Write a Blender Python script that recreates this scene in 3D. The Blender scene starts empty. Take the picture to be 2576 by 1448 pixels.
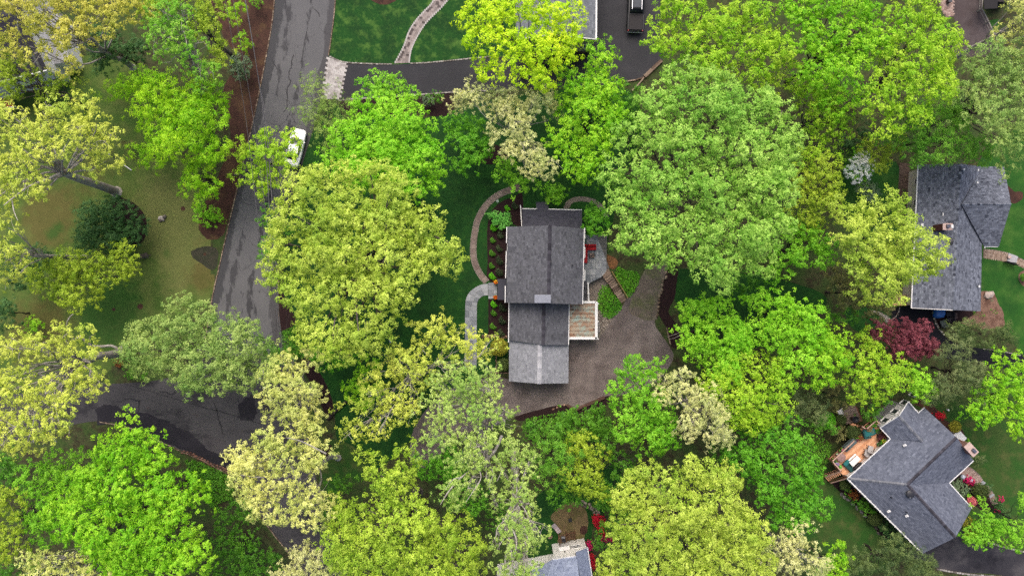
import bpy, bmesh, math, random
import numpy as np
from mathutils import Vector, Matrix

random.seed(7)
R = math.radians
SC = bpy.context.scene
COL = SC.collection

# ------------------------------------------------------------------ camera
CAM_H, PX = 95.0, 20.5          # height above ground (m); plan pixels (2576 wide) per metre on the ground
CX, CY = 1288.0, 724.0
cam_d = bpy.data.cameras.new('camera')
cam_d.sensor_width = 36.0
cam_d.lens = 36.0 * CAM_H / (2576.0 / PX)
cam_d.clip_end = 2000.0
cam = bpy.data.objects.new('camera', cam_d)
cam.location = (0, 0, CAM_H)
cam.rotation_euler = (0, 0, 0)
COL.objects.link(cam)
SC.camera = cam

# ------------------------------------------------------------------ light: bright overcast
SUN_EL, SUN_AZ = 58.0, -8.0     # azimuth from image-up (+Y), clockwise
w = bpy.data.worlds.new('World')
SC.world = w
w.use_nodes = True
wn = w.node_tree.nodes
sky = wn.new('ShaderNodeTexSky')
sky.sky_type = 'NISHITA'
sky.sun_disc = False
sky.sun_elevation = R(SUN_EL)
sky.sun_rotation = R(SUN_AZ)
sky.air_density = 0.8
sky.dust_density = 6.0
sky.ozone_density = 0.6
wn['Background'].inputs['Strength'].default_value = 0.15
w.node_tree.links.new(sky.outputs['Color'], wn['Background'].inputs['Color'])
sun_d = bpy.data.lights.new('sun', 'SUN')
sun_d.energy = 1.0
sun_d.angle = R(40)
sun_d.color = (1.0, 0.985, 0.965)
sun = bpy.data.objects.new('sun', sun_d)
_a, _e = R(SUN_AZ), R(SUN_EL)
_dir = Vector((math.sin(_a) * math.cos(_e), math.cos(_a) * math.cos(_e), math.sin(_e)))
sun.rotation_euler = _dir.to_track_quat('Z', 'Y').to_euler()
sun.location = (0, 0, 120)
COL.objects.link(sun)
SC.view_settings.view_transform = 'Standard'
SC.view_settings.look = 'None'
SC.view_settings.exposure = 0.95
SC.view_settings.gamma = 1.0
SC.view_settings.use_curve_mapping = False
SC.render.engine = 'CYCLES'
SC.cycles.max_bounces = 8
SC.cycles.diffuse_bounces = 6
SC.cycles.glossy_bounces = 2
SC.cycles.transmission_bounces = 6
SC.cycles.transparent_max_bounces = 4
SC.cycles.use_denoising = False

# ------------------------------------------------------------------ plan coordinates
def P(x, y, z=0.0):
    """plan pixel of the survey picture -> world point at height z"""
    k = (CAM_H - z) / CAM_H / PX
    return Vector(((x - CX) * k, -(y - CY) * k, z))

FR = {'D': (0, 0, 1), 'A00': (0, 0, .3335), 'A01': (644, 0, .3335), 'A02': (1288, 0, .3335), 'A03': (1932, 0, .3335),
      'A10': (0, 483, .3335), 'A11': (644, 483, .3335), 'A12': (1288, 483, .3335), 'A13': (1932, 483, .3335),
      'A20': (0, 964.8, .3335), 'A21': (644, 964.8, .3335), 'A22': (1288, 964.8, .3335), 'A23': (1932, 964.8, .3335),
      'B1': (1169.8, 465.4, .1824), 'B2': (1169.8, 710.7, .1824), 'B3': (2238.9, 402.5, .16284), 'B4': (2238.9, 628.9, .16284),
      'B5': (2050.3, 993.7, .15635), 'B6': (2264.1, 993.7, .16072), 'B7': (2075.4, 1194.9, .19433), 'B8': (1308.1, 1245.3, .13983),
      'C1': (0, 62.9, .15635), 'C2': (1408.8, 0, .17369), 'C3': (679.2, 301.9, .09555), 'C4': (566, 0, .20853), 'C5': (2339.6, 0, .2307),
      'C6': (239, 930.8, .3456), 'C7': (616.3, 905.6, .3538), 'C8': (251.6, 364.8, .4153)}
def q(f, *pts):
    ox, oy, k = FR[f]
    return [(ox + a * k, oy + b * k) for a, b in pts]
def q1(f, a, b):
    return q(f, (a, b))[0]
def W(f, pts, z=0.0):
    return [P(x, y, z) for x, y in q(f, *pts)]

def smooth(pts, n=6, closed=False):
    """Catmull-Rom through 2-D or 3-D points"""
    pts = [tuple(p) for p in pts]
    out = []
    N = len(pts)
    rng = range(N) if closed else range(N - 1)
    for i in rng:
        if closed:
            p0, p1, p2, p3 = pts[i - 1], pts[i], pts[(i + 1) % N], pts[(i + 2) % N]
        else:
            p0, p1, p2, p3 = pts[max(i - 1, 0)], pts[i], pts[i + 1], pts[min(i + 2, N - 1)]
        for k in range(n):
            t = k / n
            out.append(tuple(0.5 * ((2 * b) + (-a + c) * t + (2 * a - 5 * b + 4 * c - d) * t * t + (-a + 3 * b - 3 * c + d) * t ** 3)
                             for a, b, c, d in zip(p0, p1, p2, p3)))
    if not closed:
        out.append(pts[-1])
    return out

# ------------------------------------------------------------------ object helpers
def tag(o, label=None, cat=None, group=None, kind=None):
    if label: o['label'] = label
    if cat: o['category'] = cat
    if group: o['group'] = group
    if kind: o['kind'] = kind
    return o
def empty(name, loc, label, cat, group=None):
    o = bpy.data.objects.new(name, None)
    o.empty_display_size = 0.3
    o.location = loc
    COL.objects.link(o)
    return tag(o, label, cat, group)
def wloc(o):
    v = Vector((0, 0, 0))
    while o:
        v += o.location
        o = o.parent
    return v
def link(name, me, parent=None):
    o = bpy.data.objects.new(name, me)
    COL.objects.link(o)
    if parent: o.parent = parent
    return o
def copy_tree(o, parent=None):
    c = o.copy()
    COL.objects.link(c)
    if parent: c.parent = parent
    for ch in list(o.children):
        copy_tree(ch, c)
    return c

class MB:
    """collects shapes, builds them as ONE mesh object"""
    def __init__(s):
        s.v, s.f, s.t, s.sm = [], [], [], []
    def add(s, vs, fs, tint=0.5, smooth=False):
        b = len(s.v)
        s.v += [tuple(v) for v in vs]
        for f in fs:
            s.f.append(tuple(i + b for i in f)); s.t.append(tint); s.sm.append(smooth)
        return s
    def box(s, c, size, rz=0.0, bev=0.0, tint=0.5, rx=0.0, ry=0.0):
        bm = bmesh.new()
        bmesh.ops.create_cube(bm, size=1)
        bmesh.ops.scale(bm, vec=size, verts=bm.verts)
        if bev:
            bmesh.ops.bevel(bm, geom=list(bm.edges), offset=bev, segments=2, profile=0.6, affect='EDGES')
        m = Matrix.Translation(c) @ Matrix.Rotation(rz, 4, 'Z') @ Matrix.Rotation(ry, 4, 'Y') @ Matrix.Rotation(rx, 4, 'X')
        bm.transform(m)
        bm.verts.index_update()
        s.add([v.co[:] for v in bm.verts], [[v.index for v in f.verts] for f in bm.faces], tint)
        bm.free()
        return s
    def prism(s, poly, z0, z1, tint=0.5, bottom=False):
        n = len(poly)
        a = sum(poly[i][0] * poly[(i + 1) % n][1] - poly[(i + 1) % n][0] * poly[i][1] for i in range(n))
        if a < 0: poly = poly[::-1]
        vs = [(p[0], p[1], z1) for p in poly] + [(p[0], p[1], z0) for p in poly]
        fs = [tuple(range(n))] + [(i, i + n, (i + 1) % n + n, (i + 1) % n) for i in range(n)]
        if bottom: fs.append(tuple(range(2 * n - 1, n - 1, -1)))
        return s.add(vs, fs, tint)
    def slab(s, poly3, th, tint=0.5):
        """polygon in space thickened downwards"""
        n = len(poly3)
        nz = sum(poly3[i][0] * poly3[(i + 1) % n][1] - poly3[(i + 1) % n][0] * poly3[i][1] for i in range(n))
        if nz < 0: poly3 = poly3[::-1]
        vs = [tuple(p) for p in poly3] + [(p[0], p[1], p[2] - th) for p in poly3]
        fs = [tuple(range(n)), tuple(range(2 * n - 1, n - 1, -1))] + [(i, i + n, (i + 1) % n + n, (i + 1) % n) for i in range(n)]
        return s.add(vs, fs, tint)
    def cyl(s, c, r, h, n=16, r2=None, tint=0.5, smooth=True):
        r2 = r if r2 is None else r2
        vs, fs = [], []
        for k in range(n):
            a = 2 * math.pi * k / n
            vs.append((c[0] + r * math.cos(a), c[1] + r * math.sin(a), c[2]))
        for k in range(n):
            a = 2 * math.pi * k / n
            vs.append((c[0] + r2 * math.cos(a), c[1] + r2 * math.sin(a), c[2] + h))
        s.add(vs, [(k, (k + 1) % n, (k + 1) % n + n, k + n) for k in range(n)], tint, smooth)
        return s.add(vs, [tuple(range(n, 2 * n)), tuple(range(n - 1, -1, -1))], tint)
    def lathe(s, c, prof, n=16, tint=0.5):
        vs, fs = [], []
        for (r, z) in prof:
            for k in range(n):
                a = 2 * math.pi * k / n
                vs.append((c[0] + r * math.cos(a), c[1] + r * math.sin(a), c[2] + z))
        for j in range(len(prof) - 1):
            for k in range(n):
                fs.append((j * n + k, j * n + (k + 1) % n, (j + 1) * n + (k + 1) % n, (j + 1) * n + k))
        s.add(vs, fs, tint, True)
        return s
    def tube(s, pts, r0, r1=None, n=6, tint=0.5):
        r1 = r0 if r1 is None else r1
        pts = [Vector(p) for p in pts]
        vs, fs = [], []
        m = len(pts)
        for i, p in enumerate(pts):
            d = (pts[min(i + 1, m - 1)] - pts[max(i - 1, 0)]).normalized()
            u = d.orthogonal().normalized() if abs(d.z) > .99 else d.cross(Vector((0, 0, 1))).normalized()
            v = d.cross(u)
            r = r0 + (r1 - r0) * i / max(m - 1, 1)
            for k in range(n):
                a = 2 * math.pi * k / n
                vs.append(p + u * (r * math.cos(a)) + v * (r * math.sin(a)))
        for i in range(m - 1):
            for k in range(n):
                fs.append((i * n + k, (i + 1) * n + k, (i + 1) * n + (k + 1) % n, i * n + (k + 1) % n))
        s.add(vs, fs, tint, True)
        return s.add(vs, [tuple(range(n - 1, -1, -1)), tuple((m - 1) * n + k for k in range(n))], tint)
    def stone(s, c, rx, ry, rz, rot=0.0, tint=0.5, seed=0, rough=.25):
        rr = random.Random(seed * 7919 + 13)
        bm = bmesh.new()
        bmesh.ops.create_icosphere(bm, subdivisions=1, radius=1)
        for v in bm.verts:
            k = 1 + rr.uniform(-rough, rough)
            v.co = Vector((v.co.x * k * rx, v.co.y * k * ry, v.co.z * k * rz))
        bm.transform(Matrix.Translation(c) @ Matrix.Rotation(rot, 4, 'Z'))
        bm.verts.index_update()
        s.add([v.co[:] for v in bm.verts], [[v.index for v in f.verts] for f in bm.faces], tint)
        bm.free()
        return s
    def mesh(s, name, mat, off=Vector((0, 0, 0))):
        me = bpy.data.meshes.new(name)
        me.from_pydata([(v[0] - off[0], v[1] - off[1], v[2] - off[2]) for v in s.v], [], s.f)
        a = me.attributes.new('tint', 'FLOAT', 'FACE')
        a.data.foreach_set('value', np.array(s.t, dtype=np.float32))
        me.polygons.foreach_set('use_smooth', np.array(s.sm, dtype=bool))
        me.materials.append(mat)
        return me
    def build(s, name, mat, parent=None, kind=None, local=False):
        off = wloc(parent) if (parent and not local) else Vector((0, 0, 0))
        o = link(name, s.mesh(name, mat, off), parent)
        if kind: o['kind'] = kind
        return o

def clip_poly(poly, win):
    """Sutherland-Hodgman: clip 2-D poly by convex CCW window"""
    out = poly
    n = len(win)
    for i in range(n):
        ax, ay = win[i]; bx, by = win[(i + 1) % n]
        inp, out = out, []
        if not inp: return []
        def side(p): return (bx - ax) * (p[1] - ay) - (by - ay) * (p[0] - ax)
        for j in range(len(inp)):
            p, r = inp[j - 1], inp[j]
            sp, sr = side(p), side(r)
            if sr >= 0:
                if sp < 0:
                    t = sp / (sp - sr); out.append((p[0] + (r[0] - p[0]) * t, p[1] + (r[1] - p[1]) * t))
                out.append(r)
            elif sp >= 0:
                t = sp / (sp - sr); out.append((p[0] + (r[0] - p[0]) * t, p[1] + (r[1] - p[1]) * t))
    return out
def inside(p, poly):
    c = False
    n = len(poly)
    for i in range(n):
        a, b = poly[i], poly[i - 1]
        if (a[1] > p[1]) != (b[1] > p[1]) and p[0] < (b[0] - a[0]) * (p[1] - a[1]) / (b[1] - a[1]) + a[0]:
            c = not c
    return c
def area2(poly):
    return sum(poly[i - 1][0] * poly[i][1] - poly[i][0] * poly[i - 1][1] for i in range(len(poly))) / 2

# ------------------------------------------------------------------ materials
KEXP = 2.2   # picture value of a flat open surface divided by its albedo, at this exposure
def lin(c):
    c = c / 255.0
    return c / 12.92 if c <= 0.04045 else ((c + 0.055) / 1.055) ** 2.4
def A(r, g, b, k=None):
    k = k or KEXP
    return (min(lin(r) / k, .9), min(lin(g) / k, .9), min(lin(b) / k, .9), 1)

class NT:
    def __init__(s, name):
        s.m = bpy.data.materials.new(name)
        s.m.use_nodes = True
        s.t = s.m.node_tree
        s.t.nodes.clear()
        s.out = s.n('ShaderNodeOutputMaterial')
        s.tc = s.n('ShaderNodeTexCoord')
    def n(s, typ, **kw):
        nd = s.t.nodes.new(typ)
        for k, v in kw.items(): setattr(nd, k, v)
        return nd
    def l(s, a, b): s.t.links.new(a, b)
    def coord(s, scale=(1, 1, 1), rot=(0, 0, 0), src='Object'):
        mp = s.n('ShaderNodeMapping')
        mp.inputs['Scale'].default_value = scale
        mp.inputs['Rotation'].default_value = rot
        s.l(s.tc.outputs[src], mp.inputs['Vector'])
        return mp.outputs['Vector']
    def noise(s, scale, detail=4, rough=.55, vec=None, dist=0.0):
        nd = s.n('ShaderNodeTexNoise')
        nd.inputs['Scale'].default_value = scale
        nd.inputs['Detail'].default_value = detail
        nd.inputs['Roughness'].default_value = rough
        nd.inputs['Distortion'].default_value = dist
        s.l(vec or s.tc.outputs['Object'], nd.inputs['Vector'])
        return nd.outputs['Fac']
    def ramp(s, fac, lo, hi, c0=(0, 0, 0, 1), c1=(1, 1, 1, 1), inter='LINEAR'):
        r = s.n('ShaderNodeValToRGB')
        r.color_ramp.interpolation = inter
        e = r.color_ramp.elements
        e[0].position, e[1].position = lo, hi
        e[0].color, e[1].color = c0, c1
        s.l(fac, r.inputs['Fac'])
        return r.outputs['Color']
    def mix(s, fac, a, b, mode='MIX'):
        m = s.n('ShaderNodeMix', data_type='RGBA', blend_type=mode)
        for sock, val in ((m.inputs['Factor'], fac), (m.inputs['A'], a), (m.inputs['B'], b)):
            if hasattr(val, 'links'): s.l(val, sock)
            else: sock.default_value = val
        return m.outputs['Result']
    def math(s, op, a, b=0.0):
        m = s.n('ShaderNodeMath', operation=op)
        for sock, val in ((m.inputs[0], a), (m.inputs[1], b)):
            if hasattr(val, 'links'): s.l(val, sock)
            else: sock.default_value = val
        return m.outputs[0]
    def attr(s, name='tint'):
        a = s.n('ShaderNodeAttribute')
        a.attribute_name = name
        return a.outputs['Fac']
    def bsdf(s, col, rough=.8, spec=.3, metal=0.0, bump=None, bstr=.3, bdist=.02):
        b = s.n('ShaderNodeBsdfPrincipled')
        for sock, val in ((b.inputs['Base Color'], col), (b.inputs['Roughness'], rough)):
            if hasattr(val, 'links'): s.l(val, sock)
            else: sock.default_value = val
        b.inputs['Specular IOR Level'].default_value = spec
        b.inputs['Metallic'].default_value = metal
        if bump is not None:
            bp = s.n('ShaderNodeBump')
            bp.inputs['Strength'].default_value = bstr
            bp.inputs['Distance'].default_value = bdist
            s.l(bump, bp.inputs['Height'])
            s.l(bp.outputs['Normal'], b.inputs['Normal'])
        s.l(b.outputs['BSDF'], s.out.inputs['Surface'])
        return s.m

def layered(name, base, layers, rough=.85, bump=(30, .4, .02), spec=.2, vec_scale=(1, 1, 1), rot=(0, 0, 0)):
    """base colour, then layers (colour, noise scale, lo, hi, detail, strength)"""
    t = NT(name)
    v = t.coord(vec_scale, rot)
    col = base
    for (c, sc, lo, hi, det, st) in layers:
        f = t.ramp(t.noise(sc, det, .6, v), lo, hi)
        f = t.math('MULTIPLY', f, st)
        col = t.mix(f, col, c)
    b = t.noise(bump[0], 5, .6, v)
    return t.bsdf(col, rough, spec, bump=b, bstr=bump[1], bdist=bump[2])
def plain(name, col, rough=.6, spec=.4, metal=0.0, var=.18, sc=6.0, bump=.1):
    t = NT(name)
    f = t.noise(sc, 4, .6)
    d = tuple(c * (1 - var) for c in col[:3]) + (1,)
    l_ = tuple(min(c * (1 + var), 1) for c in col[:3]) + (1,)
    return t.bsdf(t.ramp(f, .3, .7, d, l_), rough, spec, metal, bump=t.noise(sc * 8, 3), bstr=bump, bdist=.01)
def tinted(name, c0, c1, rough=.8, spec=.2, nsc=9.0, nst=.25, bump=.3, stain=None):
    """colour from each piece's own tint, with grain"""
    t = NT(name)
    col = t.ramp(t.attr(), 0, 1, c0, c1)
    g = t.ramp(t.noise(nsc, 5, .65), .3, .7, (1 - nst,) * 3 + (1,), (1 + nst,) * 3 + (1,))
    col = t.mix(1.0, col, g, 'MULTIPLY')
    if stain:
        c, sc, lo, hi, st = stain
        col = t.mix(t.math('MULTIPLY', t.ramp(t.noise(sc, 4, .6), lo, hi), st), col, c)
    return t.bsdf(col, rough, spec, bump=t.noise(nsc * 5, 4), bstr=bump, bdist=.01)
# ================================================================== ground, road, paths
def sheet(name, pts, z, mat, n=5, wob=0.0, parent=None, sm=True, seed=1):
    """flat sheet; pts in plan pixels"""
    rr = random.Random(seed)
    if sm: pts = smooth(pts, n, True)
    out = []
    for x, y in pts:
        out.append(P(x + rr.gauss(0, wob), y + rr.gauss(0, wob), 0))
    if area2(out) < 0: out = out[::-1]
    o = MB().add([(v.x, v.y, z) for v in out], [tuple(range(len(out)))]).build(name, mat, parent)
    o['kind'] = 'structure'
    return o

M = {}
M['floor'] = layered('woodland_floor', A(84, 92, 52), [
    (A(60, 46, 34), 1.3, .42, .62, 6, .85), (A(70, 98, 40), .35, .46, .58, 6, .8), (A(120, 104, 74), 5, .55, .7, 6, .6),
    (A(45, 75, 28), 2.2, .52, .66, 6, .6)], bump=(14, .7, .05))
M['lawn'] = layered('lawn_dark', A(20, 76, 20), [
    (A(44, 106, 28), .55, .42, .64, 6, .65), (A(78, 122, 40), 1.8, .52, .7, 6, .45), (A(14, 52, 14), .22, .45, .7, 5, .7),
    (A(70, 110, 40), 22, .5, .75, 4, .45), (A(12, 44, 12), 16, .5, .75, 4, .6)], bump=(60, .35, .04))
M['lawn_mottled'] = layered('lawn_mottled', A(30, 86, 24), [
    (A(110, 152, 62), .75, .50, .66, 6, .75), (A(20, 64, 20), .35, .45, .62, 5, .7), (A(70, 116, 40), 3, .5, .7, 6, .5),
    (A(16, 50, 16), 18, .52, .75, 4, .55)], bump=(60, .35, .04))
M['lawn_bright'] = layered('lawn_bright', A(48, 106, 28), [
    (A(92, 134, 52), .5, .46, .66, 6, .6), (A(28, 80, 22), .3, .45, .68, 5, .7), (A(128, 140, 78), 1.6, .6, .76, 6, .35),
    (A(24, 66, 18), 18, .5, .75, 4, .55)], bump=(60, .35, .04))
M['lawn_worn'] = layered('lawn_worn', A(118, 124, 62), [
    (A(74, 108, 44), .22, .44, .6, 6, .85), (A(122, 92, 48), .3, .5, .64, 6, .7), (A(150, 138, 86), .9, .5, .7, 6, .6),
    (A(96, 70, 48), 1.1, .6, .74, 6, .55), (A(70, 80, 34), 20, .5, .75, 4, .5)], bump=(50, .35, .04))
M['lawn_olive'] = layered('lawn_olive', A(70, 98, 38), [
    (A(48, 100, 28), .28, .45, .6, 5, .8), (A(110, 112, 62), .7, .5, .66, 6, .6), (A(44, 74, 28), 1.5, .5, .72, 6, .4),
    (A(40, 66, 26), 18, .5, .75, 4, .5)], bump=(60, .35, .04))
M['mulch'] = layered('mulch', A(54, 31, 31), [
    (A(32, 17, 20), 6, .45, .62, 6, .85), (A(92, 62, 54), 15, .6, .74, 5, .8), (A(150, 118, 100), 30, .7, .78, 3, .7)], bump=(18, .9, .05))
M['mulch_brown'] = layered('mulch_brown', A(92, 62, 50), [
    (A(60, 38, 34), 1.0, .42, .62, 6, .85), (A(128, 98, 66), .5, .5, .64, 6, .6), (A(170, 138, 112), 16, .64, .76, 5, .75),
    (A(84, 92, 48), .7, .62, .72, 6, .6)], bump=(18, .9, .05))
M['mulch_pale'] = layered('mulch_pale', A(150, 116, 98), [
    (A(104, 72, 58), 1.4, .45, .62, 6, .8), (A(196, 164, 142), 8, .55, .7, 6, .7)], bump=(20, .9, .05))
M['leafbed'] = layered('pebbly_leaf_bed', A(118, 98, 84), [
    (A(80, 60, 50), 2.5, .45, .62, 6, .8), (A(162, 142, 126), 9, .55, .7, 6, .7)], bump=(20, .9, .05))
M['gravel'] = layered('gravel', A(130, 118, 114), [
    (A(166, 152, 146), .16, .42, .62, 4, .8), (A(94, 82, 80), .3, .48, .66, 6, .7), (A(190, 174, 160), 14, .56, .7, 4, .75),
    (A(54, 44, 44), 20, .56, .7, 4, .7), (A(150, 120, 90), .8, .62, .74, 6, .35)], bump=(24, 1.0, .05))
M['gravel_grass'] = layered('grassy_gravel', A(128, 116, 104), [
    (A(106, 118, 66), .4, .46, .64, 7, .75), (A(158, 144, 132), 1.2, .52, .68, 6, .6), (A(84, 72, 62), 5, .54, .7, 6, .5)], bump=(24, 1.0, .05))
M['gravel_path'] = layered('gravel_path', A(150, 138, 126), [
    (A(190, 176, 162), 9, .5, .66, 5, .8), (A(96, 84, 76), 14, .54, .68, 5, .8)], bump=(24, 1.0, .05))
M['asphalt_black'] = layered('asphalt_black', A(50, 50, 55), [
    (A(68, 67, 72), .18, .44, .64, 5, .7), (A(44, 42, 48), .5, .52, .7, 5, .6), (A(104, 100, 102), 40, .62, .76, 3, .4)], rough=.75, bump=(60, .5, .02), spec=.25)
M['asphalt_fresh'] = layered('asphalt_fresh', A(26, 26, 36), [
    (A(44, 44, 54), .3, .46, .66, 5, .6), (A(60, 60, 68), 45, .64, .76, 3, .4)], rough=.8, bump=(60, .5, .02), spec=.2)
M['asphalt_worn'] = layered('asphalt_worn', A(62, 60, 66), [
    (A(96, 92, 94), .28, .46, .62, 6, .8), (A(36, 34, 42), .4, .52, .68, 6, .8), (A(150, 144, 138), .35, .66, .74, 5, .6)], rough=.8, bump=(60, .5, .02), spec=.2)
M['asphalt_brown'] = layered('asphalt_brown', A(92, 80, 80), [
    (A(118, 108, 108), .2, .48, .66, 5, .6), (A(70, 56, 54), .5, .5, .66, 6, .6), (A(140, 128, 124), 35, .6, .74, 3, .5)], bump=(60, .5, .02))

def road_material():
    """weathered grey asphalt; ragged darker wear bands follow the driving direction (UV: u across, v along in metres)"""
    t = NT('road_asphalt')
    uv = t.n('ShaderNodeSeparateXYZ'); t.l(t.tc.outputs['UV'], uv.inputs['Vector'])
    u = uv.outputs['X']
    obj = t.coord((1, .32, 1), (0, 0, R(12)))
    base = t.mix(t.ramp(t.noise(.12, 5, .6), .35, .65), A(106, 106, 108), A(124, 123, 124))
    base = t.mix(t.math('MULTIPLY', t.ramp(t.noise(38, 4, .6), .5, .8), .5), base, A(152, 146, 146))
    base = t.mix(t.math('MULTIPLY', t.ramp(t.noise(30, 4, .6), .5, .78), .45), base, A(80, 78, 82))
    rag = t.math('ADD', t.math('MULTIPLY', t.noise(1.3, 8, .72, obj), 1.0), t.math('MULTIPLY', t.noise(.35, 3, .6, obj), .55))
    def band(c, wd, gain, lo, hi, col, st=1.0):
        nonlocal base
        d = t.math('ABSOLUTE', t.math('SUBTRACT', u, c))
        near = t.math('SUBTRACT', 1.0, t.math('DIVIDE', d, wd))
        near = t.math('MAXIMUM', near, 0.0)
        f = t.math('MULTIPLY', near, gain)
        f = t.math('ADD', f, t.math('MULTIPLY', t.math('SUBTRACT', rag, .78), 2.2))
        f = t.math('MULTIPLY', t.ramp(f, lo, hi), t.ramp(near, .0, .12))
        base = t.mix(t.math('MULTIPLY', f, st), base, col)
    band(0.0, .22, 1.5, .52, .66, A(72, 72, 75), .85)
    band(1.0, .17, 1.5, .52, .66, A(82, 80, 82), .8)
    band(.27, .15, .55, .48, .62, A(70, 69, 72), .8)
    band(.60, .17, .62, .46, .60, A(64, 63, 66), .85)
    # fine cracks
    v = t.n('ShaderNodeTexVoronoi', feature='DISTANCE_TO_EDGE')
    v.inputs['Scale'].default_value = .42
    wp = t.n('ShaderNodeVectorMath', operation='ADD')
    nz = t.n('ShaderNodeTexNoise'); nz.inputs['Scale'].default_value = .9; nz.inputs['Detail'].default_value = 6
    t.l(t.tc.outputs['Object'], nz.inputs['Vector'])
    t.l(t.tc.outputs['Object'], wp.inputs[0]); t.l(nz.outputs['Color'], wp.inputs[1])
    t.l(wp.outputs['Vector'], v.inputs['Vector'])
    cr = t.ramp(v.outputs['Distance'], .0, .022, (1, 1, 1, 1), (0, 0, 0, 1))
    cr = t.math('MULTIPLY', cr, t.ramp(t.noise(.16, 3, .6), .5, .6))
    base = t.mix(t.math('MULTIPLY', cr, .85), base, A(46, 44, 48))
    return t.bsdf(base, .85, .25, bump=t.noise(60, 4), bstr=.5, bdist=.02)
M['road'] = road_material()

def ribbon(name, left, right, z, mat, n=8):
    """strip between two plan polylines of equal length; UV u across, v along"""
    Ls, Rs = smooth(left, n), smooth(right, n)
    me = bpy.data.meshes.new(name)
    K = 10
    vs, uvs, fs = [], [], []
    d = 0.0
    for i, (a, b) in enumerate(zip(Ls, Rs)):
        pa, pb = P(*a), P(*b)
        if i: d += (pa - last).length
        last = pa
        for k in range(K + 1):
            v = pa.lerp(pb, k / K)
            vs.append((v.x, v.y, z)); uvs.append((k / K, d))
    for i in range(len(Ls) - 1):
        for k in range(K):
            fs.append((i * (K + 1) + k, (i + 1) * (K + 1) + k, (i + 1) * (K + 1) + k + 1, i * (K + 1) + k + 1))
    me.from_pydata(vs, [], fs)
    lay = me.uv_layers.new(name='UVMap')
    for lp in me.loops:
        lay.data[lp.index].uv = uvs[lp.vertex_index]
    me.materials.append(mat)
    o = link(name, me)
    o['kind'] = 'structure'
    return o

MB().add([(-320, -320, 0), (320, -320, 0), (320, 320, 0), (-320, 320, 0)], [(0, 1, 2, 3)]).build('ground', M['floor'], kind='structure')

# ---- lawns
Z1, Z2, Z3, Z4, Z5 = .004, .008, .012, .016, .020
sheet('lawn', [(848, -60), (838, 60), (828, 130), (826, 146), (880, 162), (990, 164), (1190, 150), (1300, 150), (1420, 120), (1440, -60)], Z1, M['lawn_mottled'], sm=False)
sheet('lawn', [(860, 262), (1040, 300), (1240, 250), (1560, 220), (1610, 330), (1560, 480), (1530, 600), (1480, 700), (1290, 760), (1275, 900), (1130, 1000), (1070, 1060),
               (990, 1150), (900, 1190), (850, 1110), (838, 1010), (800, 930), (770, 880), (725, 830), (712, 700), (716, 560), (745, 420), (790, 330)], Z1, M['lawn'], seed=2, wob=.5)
LAWN_L = [(150, 150), (330, 140), (420, 250), (470, 390), (545, 520), (530, 640), (545, 735), (470, 800), (330, 870), (250, 950), (-80, 960), (-80, 240), (60, 220)]
def worn_lawn():
    """left lawn: a fine grid whose 'soil' and 'lush' values mark the bare, mossy and greener places"""
    soil = [(150, 510, 60, .7), (120, 590, 45, .6), (240, 425, 50, .55), (90, 540, 50, .5), (330, 400, 40, .4), (500, 700, 40, .8), (515, 610, 34, .5), (130, 800, 70, .7), (330, 850, 40, .5), (300, 700, 40, .2), (60, 850, 60, .7), (530, 690, 26, .7)]
    lush = [(300, 760, 60, 1), (250, 810, 50, .9), (180, 240, 70, .8), (340, 300, 40, .6), (150, 570, 12, 1), (128, 590, 14, 1), (420, 640, 12, .7), (150, 450, 40, .6)]
    tan = [(430, 560, 70, .8), (470, 640, 55, .9), (400, 480, 60, .6), (310, 820, 45, .6), (440, 740, 40, .6)]
    pl = smooth(LAWN_L, 5, True)
    st = 10
    idx, vs, fs = {}, [], []
    for i in range(-9, 57):
        for j in range(13, 98):
            if all(inside((i * st + a, j * st + b), pl) for a in (0, st) for b in (0, st)):
                f = []
                for a, b in ((0, 0), (0, 1), (1, 1), (1, 0)):
                    k = (i + a, j + b)
                    if k not in idx:
                        idx[k] = len(vs); p = P(k[0] * st, k[1] * st); vs.append((p.x, p.y, Z1 + .001))
                    f.append(idx[k])
                fs.append(f)
    me = bpy.data.meshes.new('lawn'); me.from_pydata(vs, [], fs)
    for nm, bl in (('soil', soil), ('lush', lush), ('tan', tan)):
        at_ = me.attributes.new(nm, 'FLOAT', 'POINT')
        val = np.zeros(len(vs), np.float32)
        for k, i in idx.items():
            x, y = k[0] * st, k[1] * st
            val[i] = min(1, sum(w_ * math.exp(-((x - a) ** 2 + (y - b) ** 2) / (2 * r * r)) for a, b, r, w_ in bl))
        at_.data.foreach_set('value', val)
    t = NT('worn_lawn')
    base = t.mix(t.ramp(t.noise(.5, 6, .6), .4, .64), A(88, 118, 50), A(118, 134, 68))
    def lay(nm, col, sc):
        nonlocal base
        f = t.math('ADD', t.attr(nm), t.math('MULTIPLY', t.math('SUBTRACT', t.noise(sc, 7, .65), .5), 1.3))
        base = t.mix(t.math('MULTIPLY', t.ramp(f, .42, .95), .7), base, col)
    lay('tan', A(140, 142, 84), .9); lay('soil', A(116, 102, 58), .8); lay('lush', A(54, 108, 40), .7)
    base = t.mix(t.math('MULTIPLY', t.ramp(t.noise(20, 4, .6), .5, .75), .45), base, A(70, 78, 36))
    base = t.mix(t.math('MULTIPLY', t.ramp(t.noise(13, 3, .6), .62, .74), .5), base, A(176, 160, 110))
    me.materials.append(t.bsdf(base, .9, .15, bump=t.noise(50, 4), bstr=.4, bdist=.04))
    link('lawn', me)['kind'] = 'structure'
worn_lawn()
sheet('lawn', [(2130, 400), (2200, 415), (2262, 420), (2258, 600), (2180, 640), (2120, 520)], Z1, M['lawn_bright'], seed=4, wob=.6)
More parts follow.
